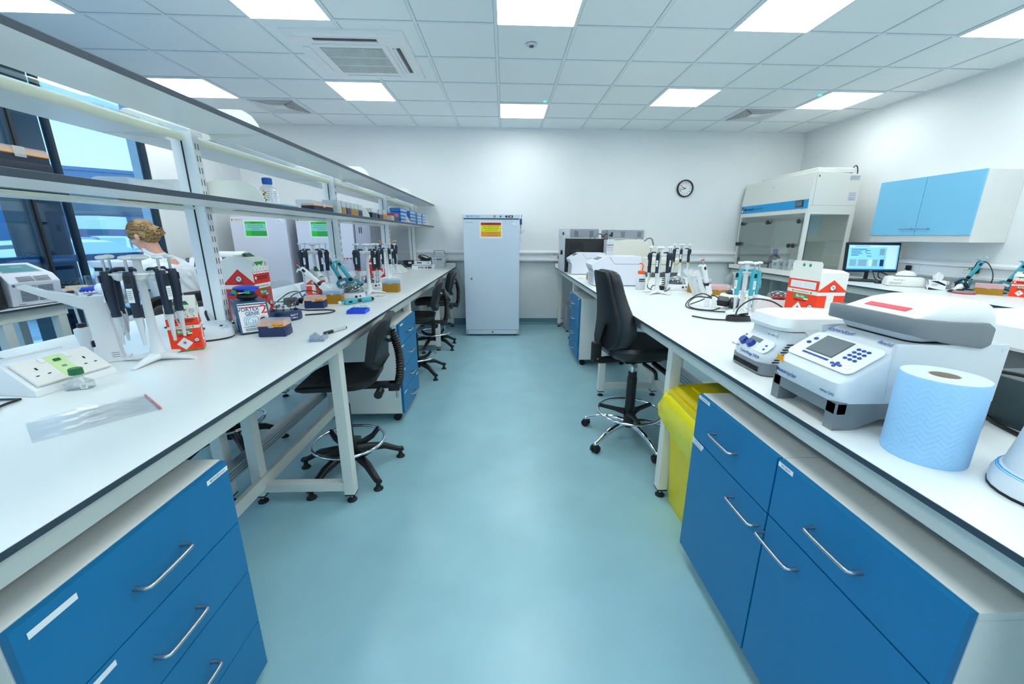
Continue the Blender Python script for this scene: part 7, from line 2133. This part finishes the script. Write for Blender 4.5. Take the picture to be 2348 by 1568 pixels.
# ------------------------------------------------------------------ person in a lab coat
SKIN = mat('skin', (224, 168, 148), .5, noise=.03, nscale=30)
COAT = mat('white_coat_cloth', (232, 238, 244), .75, bump=.25, bscale=120)
TROU = mat('dark_trousers', (30, 34, 44), .8)
HAIR = mat('dark_blond_hair', (150, 112, 62), .42)
nh = HAIR.node_tree
tcn = nh.nodes.new('ShaderNodeTexCoord'); mpn = nh.nodes.new('ShaderNodeMapping'); mpn.inputs['Scale'].default_value = (6, 150, 90); mpn.inputs['Rotation'].default_value = (0, .5, 0)
nz = nh.nodes.new('ShaderNodeTexNoise'); nz.inputs['Scale'].default_value = 1.0; nz.inputs['Detail'].default_value = 4
rp = nh.nodes.new('ShaderNodeValToRGB'); rp.color_ramp.elements[0].position = .35; rp.color_ramp.elements[0].color = S(84, 58, 30); rp.color_ramp.elements[1].position = .7; rp.color_ramp.elements[1].color = S(196, 156, 96)
nh.links.new(tcn.outputs['Object'], mpn.inputs[0]); nh.links.new(mpn.outputs[0], nz.inputs['Vector']); nh.links.new(nz.outputs[0], rp.inputs[0]); nh.links.new(rp.outputs[0], nh.nodes['Principled BSDF'].inputs['Base Color'])
bmp = nh.nodes.new('ShaderNodeBump'); bmp.inputs['Strength'].default_value = .5; bmp.inputs['Distance'].default_value = .004; nh.links.new(nz.outputs[0], bmp.inputs['Height']); nh.links.new(bmp.outputs[0], nh.nodes['Principled BSDF'].inputs['Normal'])

PR = thing('person', 'person with fair hair in a bun and white lab coat seated at the window bench', 'person', (-2.72, 3.42, 0))
def limb(b, pts, m):
    """pts: (x,y,z,r); rounded tapering chain"""
    for i, p in enumerate(pts):
        b.sphere(p[:3], p[3], m, 14)
        if i:
            q = pts[i - 1]
            b.cyl(q[:3], p[:3], q[3], m, p[3], 16, False)
def remesh(o, vox, smooth=3):
    r = o.modifiers.new('remesh', 'REMESH'); r.mode = 'VOXEL'; r.voxel_size = vox; r.use_smooth_shade = True
    s = o.modifiers.new('smooth', 'SMOOTH'); s.factor = .5; s.iterations = smooth
    return o
HM = Matrix.Translation((-.205, -.005, 1.395)) @ Matrix.Rotation(radians(-24), 4, 'Y') @ Matrix.Rotation(radians(-4), 4, 'Z')
b = B()
b.sphere((.012, 0, .028), (.094, .074, .092), SKIN, 24, HM); b.sphere((-.032, 0, -.035), (.062, .056, .082), SKIN, 20, HM); b.sphere((-.062, 0, -.098), (.026, .028, .022), SKIN, 14, HM)
b.sphere((-.03, 0, -.075), (.05, .05, .036), SKIN, 16, HM)
b.sphere((-.086, 0, .012), (.016, .044, .014), SKIN, 14, HM)                                     # brow
b.prism([(-.086, .012), (-.112, -.030), (-.108, -.038), (-.084, -.036)], -.012, .012, SKIN, 'y', .004, HM)   # nose
b.sphere((-.088, 0, -.066), (.010, .020, .006), SKIN, 12, HM); b.sphere((-.085, 0, -.076), (.010, .018, .006), SKIN, 12, HM)
for s in (-1, 1):
    b.sphere((.012, s * .078, -.012), (.018, .009, .030), SKIN, 14, HM); b.sphere((.004, s * .076, -.034), (.009, .007, .012), SKIN, 10, HM); b.sphere((-.066, s * .032, -.026), (.026, .024, .024), SKIN, 12, HM)
limb(b, [(-.175, 0, 1.345, .050), (-.150, 0, 1.27, .050), (-.125, 0, 1.21, .062)], SKIN)
limb(b, [(-.10, 0, 1.14, .11), (-.05, 0, 1.0, .115), (-.01, 0, .82, .105), (0, 0, .70, .12)], SKIN)
for s in (-1, 1):
    limb(b, [(-.12, 0, 1.15, .08), (-.115, s * .15, 1.135, .058)], SKIN); limb(b, [(0, s * .06, .70, .10), (-.05, s * .10, .70, .088), (-.42, s * .11, .69, .058), (-.40, s * .11, .48, .05), (-.36, s * .11, .29, .036)], SKIN)
    limb(b, [(-.35, s * .11, .255, .034), (-.44, s * .115, .235, .03), (-.50, s * .12, .228, .022)], SKIN)
ARML = [(-.115, -.165, 1.125, .052), (-.22, -.215, 1.02, .044), (-.325, -.235, .965, .038), (-.44, -.19, .990, .031), (-.535, -.14, .993, .025)]
ARMR = [(-.115, .165, 1.125, .052), (-.16, .225, 1.02, .044), (-.22, .255, .935, .038), (-.37, .19, .985, .031), (-.50, .10, 1.003, .025)]
limb(b, ARML, SKIN); limb(b, ARMR, SKIN)
def handparts(b, wr, d, up, m, r=1.0, side=1):
    """palm, four bent fingers and a thumb; d = pointing direction, up = back of the hand"""
    d = Vector(d).normalized(); up = Vector(up).normalized(); s = d.cross(up).normalized() * side
    w = Vector(wr)
    T = FR(w + d * .045, d, s)
    b.sphere((0, 0, 0), (.05 * r, .042 * r, .016 * r), m, 16, T)
    for k, (o, L, bend) in enumerate(((-.030, .062, .5), (-.010, .072, .45), (.010, .070, .5), (.029, .056, .6))):
        p0 = w + d * .082 + s * o
        p1 = p0 + (d + s * o * 2.5) * (L * .45)
        p2 = p1 + (d * .85 - up * bend + s * o * 2) * (L * .35)
        p3 = p2 + (d * .6 - up * bend * 1.4) * (L * .3)
        limb(b, [(*p0, .0095 * r), (*p1, .009 * r), (*p2, .0085 * r), (*p3, .0075 * r)], m)
    q0 = w + d * .025 - s * .034
    q1 = q0 + d * .032 - s * .026 - up * .006
    q2 = q1 + d * .03 - s * .004 - up * .008
    limb(b, [(*q0, .012 * r), (*q1, .010 * r), (*q2, .008 * r)], m)
HL = ((-.545, -.135, .990), (-1, .28, -.02), (.02, 0, 1))
HR = ((-.51, .09, 1.0), (-1, -.25, -.05), (.05, 0, 1))
handparts(b, *HL, SKIN, .9, 1); handparts(b, *HR, SKIN, .9, -1)
body = b.build('body', PR); remesh(body, .0042, 2)
b = B(); handparts(b, *HL, GLV, 1.12, 1); limb(b, [(-.50, -.15, .993, .029), (-.56, -.13, .992, .026)], GLV); o = b.build('left_glove', PR); remesh(o, .003, 2)
b = B(); handparts(b, *HR, GLV, 1.12, -1); limb(b, [(-.47, .115, 1.0, .029), (-.53, .085, 1.0, .026)], GLV); o = b.build('right_glove', PR); remesh(o, .003, 2)
# coat
b = B()
def tring(x, z, rx, ry, tilt):
    out = []
    for k in range(28):
        a = 2 * pi * k / 28
        px, py = rx * cos(a), ry * sin(a)
        out.append((x + px * cos(tilt) , py, z + px * sin(tilt)))
    return out
b.loft([tring(-.152, 1.262, .062, .066, -.55), tring(-.135, 1.225, .085, .10, -.5), tring(-.112, 1.185, .115, .155, -.42), tring(-.088, 1.13, .135, .195, -.32), tring(-.062, 1.05, .145, .20, -.22), tring(-.035, .95, .145, .19, -.12), tring(-.01, .85, .145, .185, -.05), tring(.0, .76, .165, .20, 0), tring(-.01, .68, .18, .215, 0), tring(-.02, .60, .185, .22, 0)], COAT)
limb(b, [(-.115, -.155, 1.135, .082), (-.115, 0, 1.165, .105), (-.115, .155, 1.135, .082)], COAT); limb(b, [(-.05, -.12, 1.10, .09), (-.05, .12, 1.10, .09)], COAT)
b.sphere((.015, .05, 1.06), (.05, .09, .09), COAT, 16); b.sphere((.015, -.06, 1.05), (.05, .09, .09), COAT, 16)
for arm in (ARML, ARMR):
    pts = [(x, y, z, r + .020 - .003 * i) for i, (x, y, z, r) in enumerate(arm)]
    x, y, z, r = pts[-1]
    pts[-1] = (x + .03, y - .01 if y < 0 else y + .02, z, r + .008)
    limb(b, pts, COAT)
    for i in range(6):                                     # sleeve creases
        u_ = i / 6
        k = min(len(arm) - 2, int(u_ * (len(arm) - 1)))
        f_ = u_ * (len(arm) - 1) - k
        p, q = Vector(arm[k][:3]), Vector(arm[k + 1][:3])
        c = p.lerp(q, f_)
        b.sphere(c + Vector((.01, .014 * (1 if i % 2 else -1), .012)), (.036, .04, .026), COAT, 10)
for s in (-1, 1):
    limb(b, [(-.04, s * .10, .70, .11), (-.25, s * .115, .70, .09), (-.36, s * .115, .685, .08)], COAT)
for (p, q, r) in (((.06, -.10, 1.10), (.10, .02, .90), .016), ((.04, .12, 1.12), (.09, .10, .85), .016), ((.02, -.16, 1.08), (.06, -.15, .80), .014), ((.075, .03, 1.08), (.11, .12, .84), .013)):
    limb(b, [(*p, r * .6), (*Vector(p).lerp(Vector(q), .5), r), (*q, r * .6)], COAT)   # folds down the back
coat = b.build('lab_coat', PR); remesh(coat, .007, 4)
b = B()
b.tube([(-.152 + .062 * cos(a) , .064 * sin(a), 1.268 - .035 * cos(a)) for a in [2 * pi * k / 16 for k in range(16)]], .013, COAT, 8, 3, closed=True); b.build('collar', PR)
b = B()
for s in (-1, 1):
    limb(b, [(0, s * .06, .70, .11), (-.05, s * .10, .70, .098), (-.42, s * .11, .69, .068), (-.40, s * .11, .48, .06), (-.365, s * .11, .31, .046)], TROU)
o = b.build('trousers', PR); remesh(o, .009, 3)
for s in (-1, 1):
    b = B(); b.loft([[(x, y + s * .115, z) for x, y in rrect(w, d, min(w, d) * .45, 5, c, 0)] for z, w, d, c in ((.203, .25, .085, -.425), (.22, .26, .09, -.425), (.25, .20, .085, -.40), (.30, .09, .085, -.355))], BLACK); b.build('shoe', PR)
# hair: cap over the skull, swept back into a twisted bun
b = B()
rings = []
for k in range(13):
    u_ = k / 12
    ph = radians(-62 + 190 * u_)              # around the skull from hairline to nape, seen from the side
    cxp, czp = .012 - .101 * cos(ph + radians(18)) * 1.0, .028 + .101 * sin(ph + radians(18))
    rings.append((cxp, czp))
b.sphere((.020, 0, .036), (.098, .081, .097), HAIR, 28, HM)
b.sphere((-.02, 0, .075), (.068, .066, .055), HAIR, 18, HM)
b.sphere((.05, 0, -.02), (.062, .068, .058), HAIR, 18, HM)
for s in (-1, 1):
    b.sphere((.0, s * .052, .04), (.075, .034, .055), HAIR, 16, HM); b.sphere((-.05, s * .060, .028), (.022, .014, .030), HAIR, 12, HM); b.sphere((.045, s * .055, -.018), (.04, .028, .03), HAIR, 14, HM)
b.sphere((.112, 0, -.012), (.050, .046, .040), HAIR, 20, HM)
for k in range(5):
    a0 = k * 1.25
    b.tube([HM @ Vector((.085 + .05 * u_ + .012 * sin(u_ * 6 + a0), .040 * cos(a0 + u_ * 3.2), -.008 + .036 * sin(a0 + u_ * 3.2))) for u_ in [q / 8 for q in range(9)]], .013, HAIR, 8, 2)
hair = b.build('hair', PR); remesh(hair, .0038, 2)
b = B(HM)
for k in range(26):                                         # swept strands
    a = radians(-85 + k * 170 / 25)
    y = .083 * sin(a); zz = .10 * cos(a)
    b.tube([(-.058, y * .86, .036 + zz * .72), (-.02, y * 1.0, .040 + zz * .93), (.03, y * 1.03, .036 + zz * .98), (.075, y * .85, .02 + zz * .68), (.105, y * .42, .0 + zz * .28)], [.0018, .0026, .0028, .0026, .0018], HAIR, 6, 4)
b.build('hair_strands', hair)
b = B(HM); b.tube([(.13, -.02, -.006), (.165, -.012, -.004), (.175, -.004, .004)], .005, BLACK, 8); b.tube([(.13, .012, -.012), (.17, .008, -.010)], .004, BLACK, 8); b.box(.09, .135, -.03, .03, -.006, .0, BLACK, .002); b.build('hair_clip', PR)
for s in (-1, 1):
    b = B(HM); b.sphere((-.083, s * .031, -.006), (.010, .013, .009), PAPER, 12); b.sphere((-.0905, s * .031, -.008), (.0045, .006, .006), mat('grey_iris', (70, 90, 100), .3), 10); b.build('eye', PR)
    b = B(HM); b.tube([(-.085, s * .014, .016), (-.090, s * .032, .021), (-.078, s * .050, .014)], .003, mat('brow_hair', (120, 86, 50), .6), 6); b.build('eyebrow', PR)
dup(c1, (-2.74, 3.42, 0), .0, 'black moulded chair the seated person sits on, mostly hidden')
dup(c1, (-2.50, 2.83, 0), -.25, 'empty black moulded chair left of the seated person, its back seen past the nearest pipettes', scale=1.05)
